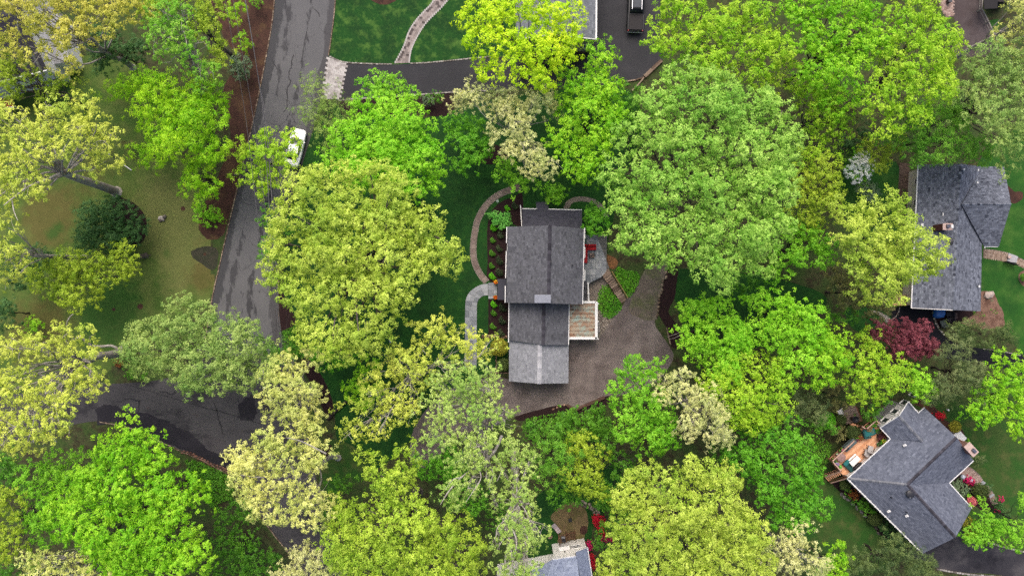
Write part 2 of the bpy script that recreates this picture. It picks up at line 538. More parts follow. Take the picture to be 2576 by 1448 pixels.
sheet('lawn', [(2480, 380), (2700, 330), (2700, 980), (2600, 960), (2560, 880), (2524, 820), (2400, 800), (2440, 560)], Z1, M['lawn_bright'], seed=5, wob=.6)
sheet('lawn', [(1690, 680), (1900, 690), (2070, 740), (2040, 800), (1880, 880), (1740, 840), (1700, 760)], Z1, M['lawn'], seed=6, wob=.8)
sheet('lawn', [(2010, 1130), (2110, 1200), (2200, 1290), (2290, 1380), (2180, 1448), (2050, 1400), (1990, 1280)], Z1, M['lawn_olive'], seed=7, wob=.8)
sheet('lawn', [(2290, 1010), (2420, 990), (2700, 960), (2700, 1480), (2570, 1400), (2480, 1370), (2400, 1300), (2340, 1150)], Z1, M['lawn_olive'], seed=8, wob=.8)
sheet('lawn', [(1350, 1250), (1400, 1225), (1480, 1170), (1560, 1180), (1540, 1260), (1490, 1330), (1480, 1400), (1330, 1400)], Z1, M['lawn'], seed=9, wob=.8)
sheet('lawn', q('A21', (560, 420), (760, 480), (860, 580), (760, 760), (620, 820), (480, 800), (500, 560)), Z2, M['lawn_olive'], seed=10, wob=.8)
sheet('lawn', q('C5', (650, 230), (760, 220), (740, 330), (680, 330)), Z1, M['lawn_bright'])
sheet('lawn', [(2130, 770), (2250, 770), (2262, 800), (2230, 835), (2150, 830)], Z1, M['lawn'], seed=12)

# ---- mulch, soil and gravel beds
sheet('mulch_bed', [(528, -60), (690, -60), (683, 70), (671, 130), (654, 215), (638, 290), (620, 370), (598, 460), (572, 560), (556, 596), (520, 600), (500, 565), (520, 500), (560, 420),
                    (580, 330), (560, 230), (600, 150), (560, 90)], Z2, M['mulch_brown'], seed=20, wob=.8)
#sheet('mulch_bed', q('A10', (1420, 590), (1560, 540), (1640, 480), (1600, 780), (1450, 780), (1400, 680)), Z2, M['mulch_brown'], seed=21, wob=.8)
sheet('mulch_bed', q('A10', (840, 60), (960, 60), (1060, 130), (1110, 240), (1090, 350), (1010, 420), (900, 420)), Z3, M['mulch'], seed=22, wob=.6)
sheet('mulch_bed', q('B1', (790, 125), (700, 150), (600, 185), (500, 230), (420, 295), (360, 370), (325, 450), (310, 560), (305, 700), (308, 900), (312, 1100), (318, 1310), (600, 1310), (600, 570), (790, 570)), Z3, M['mulch'], seed=23, wob=.2, n=3)
sheet('mulch_bed', q('B2', (322, 222), (322, 716), (620, 736), (620, 222)), Z3, M['mulch'], seed=24, sm=False)
sheet('mulch_bed', q('A11', (130, 690), (175, 720), (230, 820), (300, 950), (290, 1000), (200, 1070), (130, 1080), (125, 900)), Z3, M['mulch'], seed=25, wob=.5)
sheet('mulch_bed', q('A11', (370, 1220), (430, 1290), (480, 1360), (530, 1448), (570, 1560), (580, 1650), (540, 1700), (490, 1600), (430, 1480), (380, 1380), (340, 1280)), Z3, M['mulch'], seed=26, wob=.5)
sheet('mulch_bed', q('A21', (440, 560), (560, 460), (580, 540), (520, 590), (400, 600)), Z3, M['mulch'], seed=27, wob=.5)
sheet('mulch_bed', q('A12', (1195, 510), (1250, 570), (1240, 700), (1225, 800), (1180, 900), (1240, 1000), (1280, 1160), (1200, 1160), (1160, 1020), (1098, 890), (1130, 740), (1165, 600)), Z3, M['mulch'], seed=28, wob=.5)
sheet('mulch_bed', q('A22', (40, 245), (200, 195), (410, 155), (500, 190), (720, 90), (730, 150), (500, 230), (60, 280)), Z3, M['mulch'], seed=29, wob=.4)
sheet('mulch_bed', q('A01', (640, 765), (900, 740), (1160, 735), (1460, 700), (1480, 850), (1350, 880), (1200, 850), (900, 880), (680, 900)), Z3, M['mulch'], seed=30, wob=.5)
sheet('mulch_bed', q('A01', (1690, 1130), (1800, 1090), (1910, 1150), (1900, 1210), (1780, 1240), (1680, 1220)), Z3, M['mulch'], seed=31, wob=.5)
sheet('mulch_bed', q('A01', (870, -20), (1070, -20), (1010, 30), (950, 35), (900, 20)), Z3, M['mulch_brown'], seed=32, wob=.3)
sheet('mulch_bed', q('B3', (150, 40), (310, 60), (290, 400), (240, 1000), (100, 1000), (130, 500)), Z2, M['leafbed'], seed=33, wob=.3, sm=False)
sheet('mulch_bed', q('B4', (1380, 650), (1590, 660), (1640, 740), (1690, 850), (1745, 940), (1760, 1050), (1755, 1180), (1500, 1220), (1150, 1150), (1040, 1060), (1040, 900)), Z2, M['mulch_pale'], seed=34, wob=.4)
sheet('mulch_bed', q('B4', (1040, 930), (1330, 930), (1280, 1000), (1150, 1080), (900, 1200), (720, 1180), (700, 1060), (660, 930)), Z3, M['mulch'], seed=35, wob=.3)
sheet('mulch_bed', q('B4', (1990, 370), (2080, 310), (2300, 330), (2300, 600), (2080, 560), (2000, 480)), Z2, M['mulch_pale'], seed=36, wob=.2)
sheet('mulch_bed', q('B3', (1800, 400), (1850, 420), (1920, 485), (2040, 495), (2050, 590), (1950, 665), (1860, 640)), Z2, M['mulch_brown'], seed=37, wob=.3)
sheet('mulch_bed', q('A23', (480, 740), (620, 760), (760, 900), (900, 1060), (1080, 1240), (1000, 1260), (830, 1120), (700, 960), (560, 830)), Z2, M['mulch'], seed=38, wob=.4)
sheet('mulch_bed', q('B6', (790, 1370), (960, 1210), (1200, 1390), (1350, 1440), (1420, 1560), (1480, 1760), (1300, 1800), (1100, 1660)), Z2, M['mulch'], seed=39, wob=.4)
sheet('mulch_bed', q('B6', (140, 90), (330, 60), (520, 150), (700, 380), (960, 520), (1000, 700), (800, 640), (400, 240)), Z2, M['mulch_brown'], seed=40, wob=.4)
sheet('soil_patch', q('A10', (1450, 440), (1560, 410), (1640, 440), (1635, 560), (1590, 585), (1510, 530), (1450, 490)), Z3,
      layered('dark_turf', A(74, 72, 58), [(A(60, 66, 46), 1.5, .42, .62, 6, .8), (A(96, 86, 70), 8, .55, .7, 5, .6)], bump=(40, .8, .05)), seed=41, wob=.6)
for i, (a, b, r_) in enumerate([(1058, 863, 22), (858, 884, 13), (1380, 125, 18), (1545, 468, 12)]):
    sheet('soil_patch', [(x, y) for x, y in q('A10', *[(a + r_ * math.cos(k * .7), b + r_ * .9 * math.sin(k * .7)) for k in range(9)])], Z4, M['mulch_brown'], seed=50 + i, wob=.3, n=3)
sheet('bare_soil', q('A12', (700, 480), (770, 490), (800, 530), (770, 580), (720, 560)), Z2, layered('bare_soil', A(160, 112, 70), [(A(112, 78, 52), 2, .45, .62, 6, .8)]), seed=56, wob=.4)
sheet('gravel_drive', [(1236, 948), (1290, 952), (1300, 900), (1424, 870), (1436, 846), (1500, 846), (1512, 806), (1560, 775), (1590, 735), (1640, 790), (1652, 825), (1682, 868), (1692, 905), (1640, 968), (1530, 1003),
                       (1452, 1029), (1380, 1034), (1312, 1043), (1240, 1060), (1140, 1110), (1080, 1175), (1030, 1160), (1050, 1060), (1130, 980)], Z2, M['gravel'], seed=60, wob=.6)
sheet('gravel_drive', q('A12', (1040, 560), (1200, 520), (1170, 620), (1130, 740), (1095, 890), (1090, 960), (980, 960), (880, 890), (920, 770), (960, 660)), Z3, M['gravel_grass'], seed=61, wob=.8)
sheet('gravel_bed', q('B1', (1700, 1360), (1880, 1260), (1960, 1330), (1960, 1420), (1860, 1560), (1830, 1700), (1700, 1700)), Z3, M['gravel_path'], seed=62, wob=.4)
sheet('gravel_bed', q('B2', (1830, 380), (1900, 400), (1960, 480), (2060, 500), (2000, 560), (1900, 700), (1820, 800), (1720, 790), (1820, 700)), Z3, M['gravel_path'], seed=63, wob=.6)
sheet('gravel_path', q('B1', (1365, 315), (1390, 240), (1450, 190), (1540, 160), (1650, 160), (1740, 180), (1820, 215), (1900, 280), (1960, 370), (1980, 470), (1900, 470), (1890, 390),
                       (1840, 310), (1770, 262), (1690, 235), (1600, 228), (1520, 235), (1470, 260), (1435, 320)), Z2, M['gravel_path'], seed=64, wob=.3, n=4)
sheet('dry_lawn', q('B8', (560, 420), (560, 360), (640, 270), (740, 190), (860, 140), (1000, 110), (1110, 150), (1180, 250), (1220, 400), (1220, 560), (1170, 690), (1150, 780), (1000, 860), (690, 860), (720, 680), (700, 600), (620, 500)), Z2,
      layered('dry_lawn', A(138, 118, 82), [(A(110, 104, 58), .6, .46, .62, 6, .8), (A(174, 150, 112), 4, .52, .7, 6, .6), (A(100, 72, 56), 1.0, .58, .7, 5, .6)], bump=(50, .35, .04)), seed=65, wob=.3, n=4)
sheet('soil_patch', q('B8', (1080, 590), (1140, 545), (1200, 560), (1210, 640), (1160, 700), (1090, 680)), Z3, M['mulch_brown'], seed=66, wob=.3)

# ---- road
LEFT = [(696, -60), (690, 10), (683, 70), (672, 130), (656, 215), (640, 290), (622, 370), (601, 460), (577, 560), (554, 660), (534, 750), (519, 840), (505, 900)]
RIGHT = [(850, -60), (844, 0), (838, 60), (827, 140), (812, 220), (797, 290), (777, 360), (752, 440), (728, 520), (708, 610), (698, 690), (700, 790), (712, 890)]
ribbon('road', LEFT, RIGHT, Z4, M['road'])
JUNCTION = [(519, 836), (490, 910), (420, 950), (330, 962), (230, 968), (120, 985), (-60, 1010), (-60, 1130), (130, 1080), (250, 1058), (330, 1075), (390, 1102), (460, 1134), (530, 1165), (577, 1192),
            (610, 1235), (650, 1290), (690, 1345), (735, 1400), (765, 1500), (890, 1500), (850, 1400), (815, 1300), (795, 1200), (775, 1100), (750, 1000), (725, 920), (708, 836)]
def junction_material():
    t = NT('junction_asphalt')
    v = t.coord((.55, 1, 1), (0, 0, R(-24)))
    c = t.mix(t.ramp(t.noise(.14, 5, .6, v), .36, .64), A(58, 57, 60), A(94, 91, 93))
    c = t.mix(t.math('MULTIPLY', t.ramp(t.noise(.35, 7, .68, v), .54, .62), .85), c, A(40, 38, 45))
    c = t.mix(t.math('MULTIPLY', t.ramp(t.noise(36, 4, .6), .5, .8), .4), c, A(140, 134, 134))
    c = t.mix(t.math('MULTIPLY', t.ramp(t.noise(.5, 6, .6), .66, .72), .5), c, A(104, 78, 66))
    return t.bsdf(c, .8, .25, bump=t.noise(60, 4), bstr=.5, bdist=.02)
M['junction'] = junction_material()
sheet('road_junction', JUNCTION, Z3, M['junction'], n=4)
def rag(pts, k, seed, amp):
    rr = random.Random(seed)
    out = []
    n = len(pts)
    for i in range(n):
        a, b = pts[i], pts[(i + 1) % n]
        for j in range(k):
            t_ = j / k
            out.append((a[0] + (b[0] - a[0]) * t_ + rr.gauss(0, amp), a[1] + (b[1] - a[1]) * t_ + rr.gauss(0, amp)))
    return out
M['seal'] = layered('asphalt_seal', A(40, 37, 45), [(A(56, 52, 60), .5, .46, .62, 6, .7), (A(78, 74, 80), 40, .62, .76, 3, .4)], rough=.7)
sheet('asphalt_patch', rag(q('C6', (0, 285), (60, 250), (150, 260), (230, 300), (380, 310), (520, 370), (600, 420), (720, 470), (800, 560), (960, 640), (1020, 670), (1090, 700), (960, 720), (900, 690), (780, 640), (650, 580), (480, 520), (420, 480), (300, 440), (140, 380), (20, 400)), 5, 3, 1.6), Z5, M['seal'], sm=False)
sheet('asphalt_patch', rag(q('C6', (1040, 250), (1100, 200), (1150, 170), (1180, 300), (1150, 370), (1060, 360)), 5, 4, 1.6), Z5, M['seal'], sm=False)
sheet('asphalt_patch', rag(q('C6', (790, 465), (860, 480), (940, 510), (990, 580), (1020, 650), (960, 640), (880, 600), (800, 560), (780, 510)), 5, 5, .8), Z5 + .004,
      layered('asphalt_grey_patch', A(92, 88, 90), [(A(60, 57, 62), .6, .46, .62, 6, .7)]), sm=False)
M['crack'] = plain('crack_tar', A(30, 28, 34), .7)
def crack(pts, wd=.05, z=Z5 + .008):
    pp = [P(*p) for p in pts]
    vs, fs = [], []
    for i, p in enumerate(pp):
        d = (pp[min(i + 1, len(pp) - 1)] - pp[max(i - 1, 0)]).normalized()
        nrm = Vector((-d.y, d.x, 0)) * wd * random.uniform(.5, 1.2)
        vs += [(p.x + nrm.x, p.y + nrm.y, z), (p.x - nrm.x, p.y - nrm.y, z)]
    fs = [(2 * i, 2 * i + 1, 2 * i + 3, 2 * i + 2) for i in range(len(pp) - 1)]
    MB().add(vs, fs).build('road_crack', M['crack'], kind='structure')
crack(rag(q('C6', (210, 100), (330, 130), (480, 175), (620, 220), (760, 260), (880, 292), (1000, 325), (1120, 360), (1240, 400)), 4, 6, .5)[:-4], .055)
crack(rag(q('C6', (868, 235), (885, 290), (900, 350), (920, 420), (935, 480)), 4, 7, .5)[:-4], .09)
crack(rag(q('C6', (470, 150), (520, 160), (560, 175), (600, 150)), 4, 8, .8)[:-4], .1)
crack(rag(q('C6', (210, 210), (260, 205), (300, 222), (330, 216), (318, 262), (320, 310)), 4, 9, .8)[:-4], .1)
crack(rag(q('C4', (565, 715), (590, 770), (620, 815), (640, 850)), 4, 10, .5)[:-4], .05)
crack(rag(q('C4', (830, 660), (805, 740), (795, 820), (770, 880), (780, 950), (790, 1000), (740, 1090), (750, 1180), (740, 1310), (700, 1370)), 4, 11, 1.0)[:-4], .07)
crack(rag(q('C4', (1075, 110), (1100, 130), (1130, 165), (1140, 220)), 4, 12, .6)[:-4], .07)
crack(rag(q('C4', (1000, 330), (960, 500), (940, 640), (915, 790)), 4, 13, .3)[:-4], .05)

# ---- driveways
DRIVE = [(831, 143), (874, 159), (985, 163), (1078, 159), (1181, 150), (1300, 140), (1400, 128), (1480, 120), (1490, -60), (1660, -60), (1662, 110), (1668, 150), (1624, 191), (1602, 205), (1572, 203),
         (1530, 216), (1400, 222), (1221, 229), (1030, 240), (910, 249), (850, 253), (812, 232)]
sheet('driveway', DRIVE, Z4 + .002, M['asphalt_black'], sm=False)
sheet('driveway', [(2250, 775), (2352, 772), (2352, 805), (2360, 826), (2376, 845), (2410, 866), (2470, 876), (2530, 885), (2620, 900), (2620, 950), (2480, 915), (2400, 905), (2330, 885), (2280, 845), (2248, 815)], Z4, M['asphalt_fresh'], n=3)
sheet('driveway', [(2290, 1395), (2380, 1330), (2418, 1328), (2440, 1352), (2460, 1369), (2522, 1374), (2590, 1388), (2640, 1400), (2640, 1480), (2520, 1446), (2440, 1440), (2390, 1434), (2350, 1427), (2318, 1412)], Z4, M['asphalt_worn'], n=3)
sheet('driveway', q('C5', (255, -60), (580, -60), (570, 95), (640, 230), (700, 380), (765, 500), (700, 620), (430, 620), (225, 560), (230, 400), (290, 290), (245, 150)), Z2, M['asphalt_brown'], sm=False)

# ---- block kerbs (real blocks joined: each under ten pixels)
M['granite'] = tinted('granite_block', A(120, 112, 104), A(206, 200, 192), nsc=14)
M['granite_warm'] = tinted('granite_warm', A(104, 84, 70), A(190, 168, 146), nsc=14)
def kerb(pts, mat, step=.34, wd=.13, h=.07, seed=0, gap=.04, label_name='kerb'):
    rr = random.Random(seed)
    pp = [P(*p) for p in smooth(pts, 12)]
    base, blocks = MB(), MB()
    acc, i = 0.0, 0
    L = [0]
    for a, b in zip(pp, pp[1:]): L.append(L[-1] + (b - a).length)
    tot = L[-1]
    s_ = 0.0
    def at(s):
        k = 0
        while k < len(L) - 2 and L[k + 1] < s: k += 1
        t_ = (s - L[k]) / max(L[k + 1] - L[k], 1e-6)
        return pp[k].lerp(pp[k + 1], t_), (pp[k + 1] - pp[k]).normalized()
    while s_ < tot:
        ln = step * rr.uniform(.8, 1.2)
        p, d = at(min(s_ + ln / 2, tot))
        blocks.box((p.x + rr.gauss(0, .012), p.y + rr.gauss(0, .012), h / 2 + rr.uniform(-.01, .012)), (ln - gap, wd * rr.uniform(.85, 1.1), h + .05), math.atan2(d.y, d.x) + rr.gauss(0, .04), .012, rr.random())
        s_ += ln
    nrm = []
    for i, p in enumerate(pp):
        d = (pp[min(i + 1, len(pp) - 1)] - pp[max(i - 1, 0)]).normalized()
        nrm.append(Vector((-d.y, d.x, 0)) * wd * .55)
    vs = []
    for p, n_ in zip(pp, nrm):
        vs += [(p.x + n_.x, p.y + n_.y, .03), (p.x - n_.x, p.y - n_.y, .03)]
    base.add(vs, [(2 * i, 2 * i + 1, 2 * i + 3, 2 * i + 2) for i in range(len(pp) - 1)])
    o = base.build(label_name, M['mulch_brown'], kind='structure')
    blocks.build('block', mat, o, kind='stuff')
    return o
kerb(LEFT, M['granite_warm'], seed=1)
kerb(RIGHT[:4], M['granite_warm'], seed=2)
kerb([(829, 142), (850, 152), (874, 158), (930, 161), (985, 162)], M['granite'], seed=3, wd=.16)
kerb([(1032, 160), (1078, 158), (1181, 148), (1240, 142)], M['granite'], seed=4, wd=.16)
kerb([(852, 253), (910, 248), (1030, 240), (1130, 233), (1225, 228)], M['granite'], seed=5, wd=.16)
kerb([(250, 1060), (330, 1077), (390, 1104), (460, 1136), (530, 1167), (577, 1194)], M['granite_warm'], seed=6)
kerb([(577, 1194), (612, 1237), (652, 1292), (692, 1347), (737, 1402)], M['granite_warm'], seed=7)
kerb([(700, 700), (702, 790), (714, 890)], M['granite_warm'], seed=8)
kerb(q('B7', (1440, 1205), (1640, 1245), (1900, 1280), (2200, 1305), (2600, 1330)), M['granite'], seed=9, wd=.22, h=.1)
kerb(q('B7', (1860, 815), (1950, 860), (2150, 880), (2320, 925), (2576, 990), (2700, 1010)), M['granite'], seed=10, wd=.22, h=.1)
kerb(q('B4', (150, 880), (125, 960), (90, 1020), (40, 1060), (0, 1100)), M['granite'], seed=11)
kerb(q('A13', (1620, 1180), (1700, 1190), (1790, 1205), (1900, 1230)), M['granite'], seed=12)

# ---- individual paving pieces
def poly_piece(name, poly, z0, th, mat, parent, shrink=.008, tint=0.5, jz=0.0, bev=.006):
    """one paver from a plan polygon (world metres), slightly chamfered top"""
    n = len(poly)
    cx = sum(p[0] for p in poly) / n; cy = sum(p[1] for p in poly) / n
    def sh(d):
        out = []
        for p in poly:
            v = Vector((p[0] - cx, p[1] - cy)); L = max(v.length, 1e-4)
            v *= max(0, (L - d)) / L
            out.append((cx + v.x, cy + v.y))
        return out
    lo, hi = sh(shrink), sh(shrink + bev)
    if area2(lo) < 0: lo, hi = lo[::-1], hi[::-1]
    z1 = z0 + th + jz
    vs = [(p[0], p[1], z1) for p in hi] + [(p[0], p[1], z1 - bev) for p in lo] + [(p[0], p[1], z0) for p in lo]
    fs = [tuple(range(n))]
    for a in (0, n):
        fs += [(a + i, a + n + i, a + n + (i + 1) % n, a + (i + 1) % n) for i in range(n)]
    return MB().add(vs, fs, tint).build(name, mat, parent)

M['bluestone'] = tinted('bluestone', A(128, 134, 142), A(192, 194, 196), nsc=2.2, nst=.16, stain=(A(206, 206, 204), .6, .5, .62, .5))
M['bluestone_walk'] = tinted('bluestone_dry', A(146, 150, 156), A(200, 202, 206), nsc=2.2, nst=.12)
M['mortar'] = layered('mortar', A(120, 118, 114), [(A(120, 116, 110), 6, .5, .7, 4, .7)])
M['sandjoint'] = layered('dark_joint', A(110, 102, 96), [(A(80, 74, 70), 6, .5, .7, 4, .7)])
M['pinkstone'] = tinted('pink_stepping_stone', A(134, 114, 106), A(172, 152, 142), nsc=3, nst=.14)
M['cobble'] = tinted('edge_cobble', A(140, 126, 116), A(206, 192, 180), nsc=12)

# front bluestone walk: curved ribbon + landing
walk_l = [W('B2', [p])[0] for p in smooth([(318, 14), (230, 24), (150, 60), (80, 112), (34, 170), (10, 240), (2, 320), (0, 480), (-2, 640), (-4, 800), (-8, 980), (-10, 1180)], 8)]
walk_r = [W('B2', [p])[0] for p in smooth([(318, 176), (280, 177), (246, 186), (216, 204), (190, 232), (172, 268), (165, 330), (164, 480), (163, 640), (162, 800), (162, 980), (162, 1180)], 8)]
walk = MB()
wl, wr = walk_l, walk_r
nW = len(wl)
walk.add([(p.x, p.y, .012) for p in wl] + [(p.x, p.y, .012) for p in wr], [(i, i + nW, i + nW + 1, i + 1) for i in range(nW - 1)])
walk_o = walk.build('bluestone_walk', M['mortar'], kind='structure')
rr = random.Random(11)
mid = [(a + b) / 2 for a, b in zip(wl, wr)]
Ls = [0]
for a, b in zip(mid, mid[1:]): Ls.append(Ls[-1] + (b - a).length)
def rib(s, u):
    k = 0
    while k < nW - 2 and Ls[k + 1] < s: k += 1
    t_ = min(max((s - Ls[k]) / max(Ls[k + 1] - Ls[k], 1e-6), 0), 1)
    return wl[k].lerp(wl[k + 1], t_).lerp(wr[k].lerp(wr[k + 1], t_), u)
s_, row = 0.0, 0
while s_ < Ls[-1] - .3:
    ln = rr.choice([.5, .62, .62, .75])
    cut = [0] + ([.44, ] if row % 2 else [.56]) + [1] if row % 3 else [0, .34, .68, 1]
    for u0, u1 in zip(cut, cut[1:]):
        pl = [rib(s_, u0), rib(s_ + ln / 2, u0), rib(s_ + ln, u0), rib(s_ + ln, u1), rib(s_ + ln / 2, u1), rib(s_, u1)]
        poly_piece('flagstone', [(p.x, p.y) for p in pl], .012, .02, M['bluestone_walk'], walk_o, .012, rr.random(), rr.uniform(-.002, .003))
    s_ += ln; row += 1
landing = W('B2', [(322, 0), (440, 0), (440, 222), (322, 222)])
lo = MB().prism([(p.x, p.y) for p in landing], 0, .10).build('entry_landing', M['mortar'], kind='structure')
def ashlar(poly, cell, rnd):
    """random rectangles tiling the bounding box, clipped to a convex polygon"""
    if area2(poly) < 0: poly = poly[::-1]
    x0 = min(p[0] for p in poly); x1 = max(p[0] for p in poly); y0 = min(p[1] for p in poly); y1 = max(p[1] for p in poly)
    nx, ny = int((x1 - x0) / cell) + 1, int((y1 - y0) / cell) + 1
    used = [[False] * nx for _ in range(ny)]
    out = []
    for j in range(ny):
        for i in range(nx):
            if used[j][i]: continue
            a, b = rnd.choice([(1, 1), (2, 1), (1, 2), (2, 2), (2, 2), (3, 2), (2, 3)])
            a = min(a, nx - i); b = min(b, ny - j)
            while a > 1 and any(used[j][i + k] for k in range(a)): a -= 1
            for jj in range(j, j + b):
                for ii in range(i, i + a): used[jj][ii] = True
            r_ = [(x0 + i * cell, y0 + j * cell), (x0 + (i + a) * cell, y0 + j * cell), (x0 + (i + a) * cell, y0 + (j + b) * cell), (x0 + i * cell, y0 + (j + b) * cell)]
            c = clip_poly(r_, poly)
            if len(c) > 2 and abs(area2(c)) > .02: out.append(c)
    return out
for c in ashlar([(p.x, p.y) for p in landing], .34, random.Random(3)):
    poly_piece('flagstone', c, .10, .02, M['bluestone_walk'], lo, .01, rr.random(), rr.uniform(-.002, .003))

# raised patio behind the house
PATIO_Z = .9
M['patio_wall'] = layered('patio_wall', A(120, 114, 104), [(A(80, 74, 66), 2.5, .45, .62, 4, .8)])
pat = [P(x, y, PATIO_Z) for x, y in q('B1', (1640, 690), (1958, 680), (1952, 1040), (1992, 1140), (1878, 1268), (1700, 1360), (1640, 1360))]
pat2 = [(p.x, p.y) for p in pat]
po = MB().prism(pat2, 0, PATIO_Z).build('patio', M['mortar'], kind='structure')
for c in ashlar(pat2, .36, random.Random(8)):
    poly_piece('flagstone', c, PATIO_Z, .022, M['bluestone'], po, .012, rr.random(), rr.uniform(-.002, .004))

# curved stepping-stone path with cobble edges
cl = smooth([(760, 20), (690, 50), (560, 90), (440, 150), (335, 232), (255, 330), (200, 425), (162, 520), (138, 640), (120, 770), (113, 900), (120, 1000), (142, 1090), (182, 1180), (232, 1260), (300, 1335)], 10)
cw = W('B1', cl)
Lc = [0]
for a, b in zip(cw, cw[1:]): Lc.append(Lc[-1] + (b - a).length)
def along(s, off):
    k = 0
    while k < len(cw) - 2 and Lc[k + 1] < s: k += 1
    t_ = min(max((s - Lc[k]) / max(Lc[k + 1] - Lc[k], 1e-6), 0), 1)
    d = (cw[k + 1] - cw[k]).normalized()
    return cw[k].lerp(cw[k + 1], t_) + Vector((-d.y, d.x, 0)) * off
bs = MB()
N_ = 60
vs = []
for i in range(N_ + 1):
    for o_ in (-.40, .40):
        p = along(Lc[-1] * i / N_, o_); vs.append((p.x, p.y, .013))
bs.add(vs, [(2 * i, 2 * i + 1, 2 * i + 3, 2 * i + 2) for i in range(N_)])
cpo = bs.build('curved_path', M['gravel_path'], kind='structure')
s_ = 0.0
while s_ < Lc[-1] - .3:
    ln = rr.uniform(.48, .66)
    g = rr.uniform(.02, .05)
    pl = [along(s_ + g, -.27 + rr.uniform(-.02, .02)), along(s_ + ln - g, -.27 + rr.uniform(-.02, .02)), along(s_ + ln - g, 0), along(s_ + ln - g, .27 + rr.uniform(-.02, .02)), along(s_ + g, .27 + rr.uniform(-.02, .02)), along(s_ + g, 0)]
    poly_piece('stepping_stone', [(p.x, p.y) for p in pl], .013, .03, M['pinkstone'], cpo, .005, rr.random(), rr.uniform(-.006, .006), .012)
    s_ += ln
cb = MB()
s_ = 0.0
while s_ < Lc[-1]:
    for o_ in (-.345, .345):
        p = along(s_ + rr.uniform(-.02, .02), o_)
        cb.stone((p.x, p.y, .03), .06 * rr.uniform(.8, 1.2), .055, .04, rr.uniform(0, 3), rr.random(), rr.randrange(999))
    s_ += .125
cb.build('cobble', M['cobble'], cpo, kind='stuff')

# brick-like pavers: unit mesh shared, one object each
def unit_paver(name, a, b, h, mat, tint):
    m = MB().box((0, 0, h / 2), (a, b, h), 0, .008, tint)
    return m.mesh(name, mat)
M['paver'] = tinted('light_paver', A(176, 168, 164), A(218, 212, 208), nsc=6, nst=.14)
M['paver_mix'] = tinted('walk_paver', A(92, 82, 80), A(186, 172, 166), nsc=6, nst=.14)
apr = W('A01', [(540, 432), (610, 462), (690, 478), (632, 752), (498, 745)])
ao = MB().add([(p.x, p.y, .028) for p in apr][::-1], [(0, 1, 2, 3, 4)]).build('paver_apron', M['sandjoint'], kind='structure')
meshes = [unit_paver('paver', .46, .28, .03, M['paver'], t_) for t_ in (.1, .35, .6, .85, 1.0)]
A0, A1, A2, A3 = W('A01', [(540, 432), (690, 478), (632, 752), (498, 745)])
rows = 17
for j in range(rows):
    v0 = (j + .5) / rows
    a, b = A0.lerp(A3, v0), A1.lerp(A2, v0)
    L_ = (b - a).length
    n_ = int(L_ / .47)
    ang = math.atan2((b - a).y, (b - a).x)
    for i in range(n_):
        f = (i + .5 + (.25 if j % 2 else -.25)) / n_
        if f > .98 or f < .02: continue
        p = a.lerp(b, f)
        o = link('paver', rr.choice(meshes), ao)
        o.location = (p.x, p.y, .028 + rr.uniform(-.003, .003)); o.rotation_euler.z = ang + rr.gauss(0, .01)
        o.scale = (L_ / n_ / .475, ((A3 - A0).length / rows) / .292, 1)
# paver walk through the upper lawn
pl_ = smooth([(1040, 480), (1090, 390), (1120, 320), (1140, 260), (1170, 200), (1210, 145), (1260, 90), (1310, 40), (1350, -20), (1400, -90)], 10)
pr_ = smooth([(1160, 474), (1170, 400), (1190, 340), (1220, 280), (1255, 220), (1300, 160), (1355, 105), (1410, 50), (1460, -10), (1510, -80)], 10)
pl_, pr_ = W('A01', pl_), W('A01', pr_)
n_ = len(pl_)
pw = MB().add([(p.x, p.y, .012) for p in pl_] + [(p.x, p.y, .012) for p in pr_], [(i, i + n_, i + n_ + 1, i + 1) for i in range(n_ - 1)]).build('paver_walk', M['sandjoint'], kind='structure')
Lm = [0]
for i in range(n_ - 1): Lm.append(Lm[-1] + (((pl_[i + 1] + pr_[i + 1]) - (pl_[i] + pr_[i])) / 2).length)
s_, row = .15, 0
mesh2 = [unit_paver('paver', .30, .29, .03, M['paver_mix'], t_) for t_ in (.02, .1, .55, .7, .8, .9, 1.0)]
edge_m = unit_paver('paver', .30, .2, .032, M['paver'], .7)
while s_ < Lm[-1]:
    k = 0
    while k < n_ - 2 and Lm[k + 1] < s_: k += 1
    t_ = (s_ - Lm[k]) / (Lm[k + 1] - Lm[k])
    a, b = pl_[k].lerp(pl_[k + 1], t_), pr_[k].lerp(pr_[k + 1], t_)
    L_ = (b - a).length
    ang = math.atan2((b - a).y, (b - a).x)
    m_ = max(3, int((L_ - .36) / .33))
    for i in range(-1, m_ + 1):
        if i in (-1, m_):
            p = a.lerp(b, .09 / L_ if i < 0 else 1 - .09 / L_); me_ = edge_m; sc_ = (.62, 1.45, 1)
        else:
            p = a.lerp(b, (.18 + (L_ - .36) * (i + .5) / m_) / L_); me_ = rr.choice(mesh2); sc_ = ((L_ - .36) / m_ / .308, 1, 1)
        o = link('paver', me_, pw)
        o.location = (p.x, p.y, .012 + rr.uniform(-.003, .003)); o.rotation_euler.z = ang + rr.gauss(0, .015); o.scale = sc_
    s_ += .30; row += 1

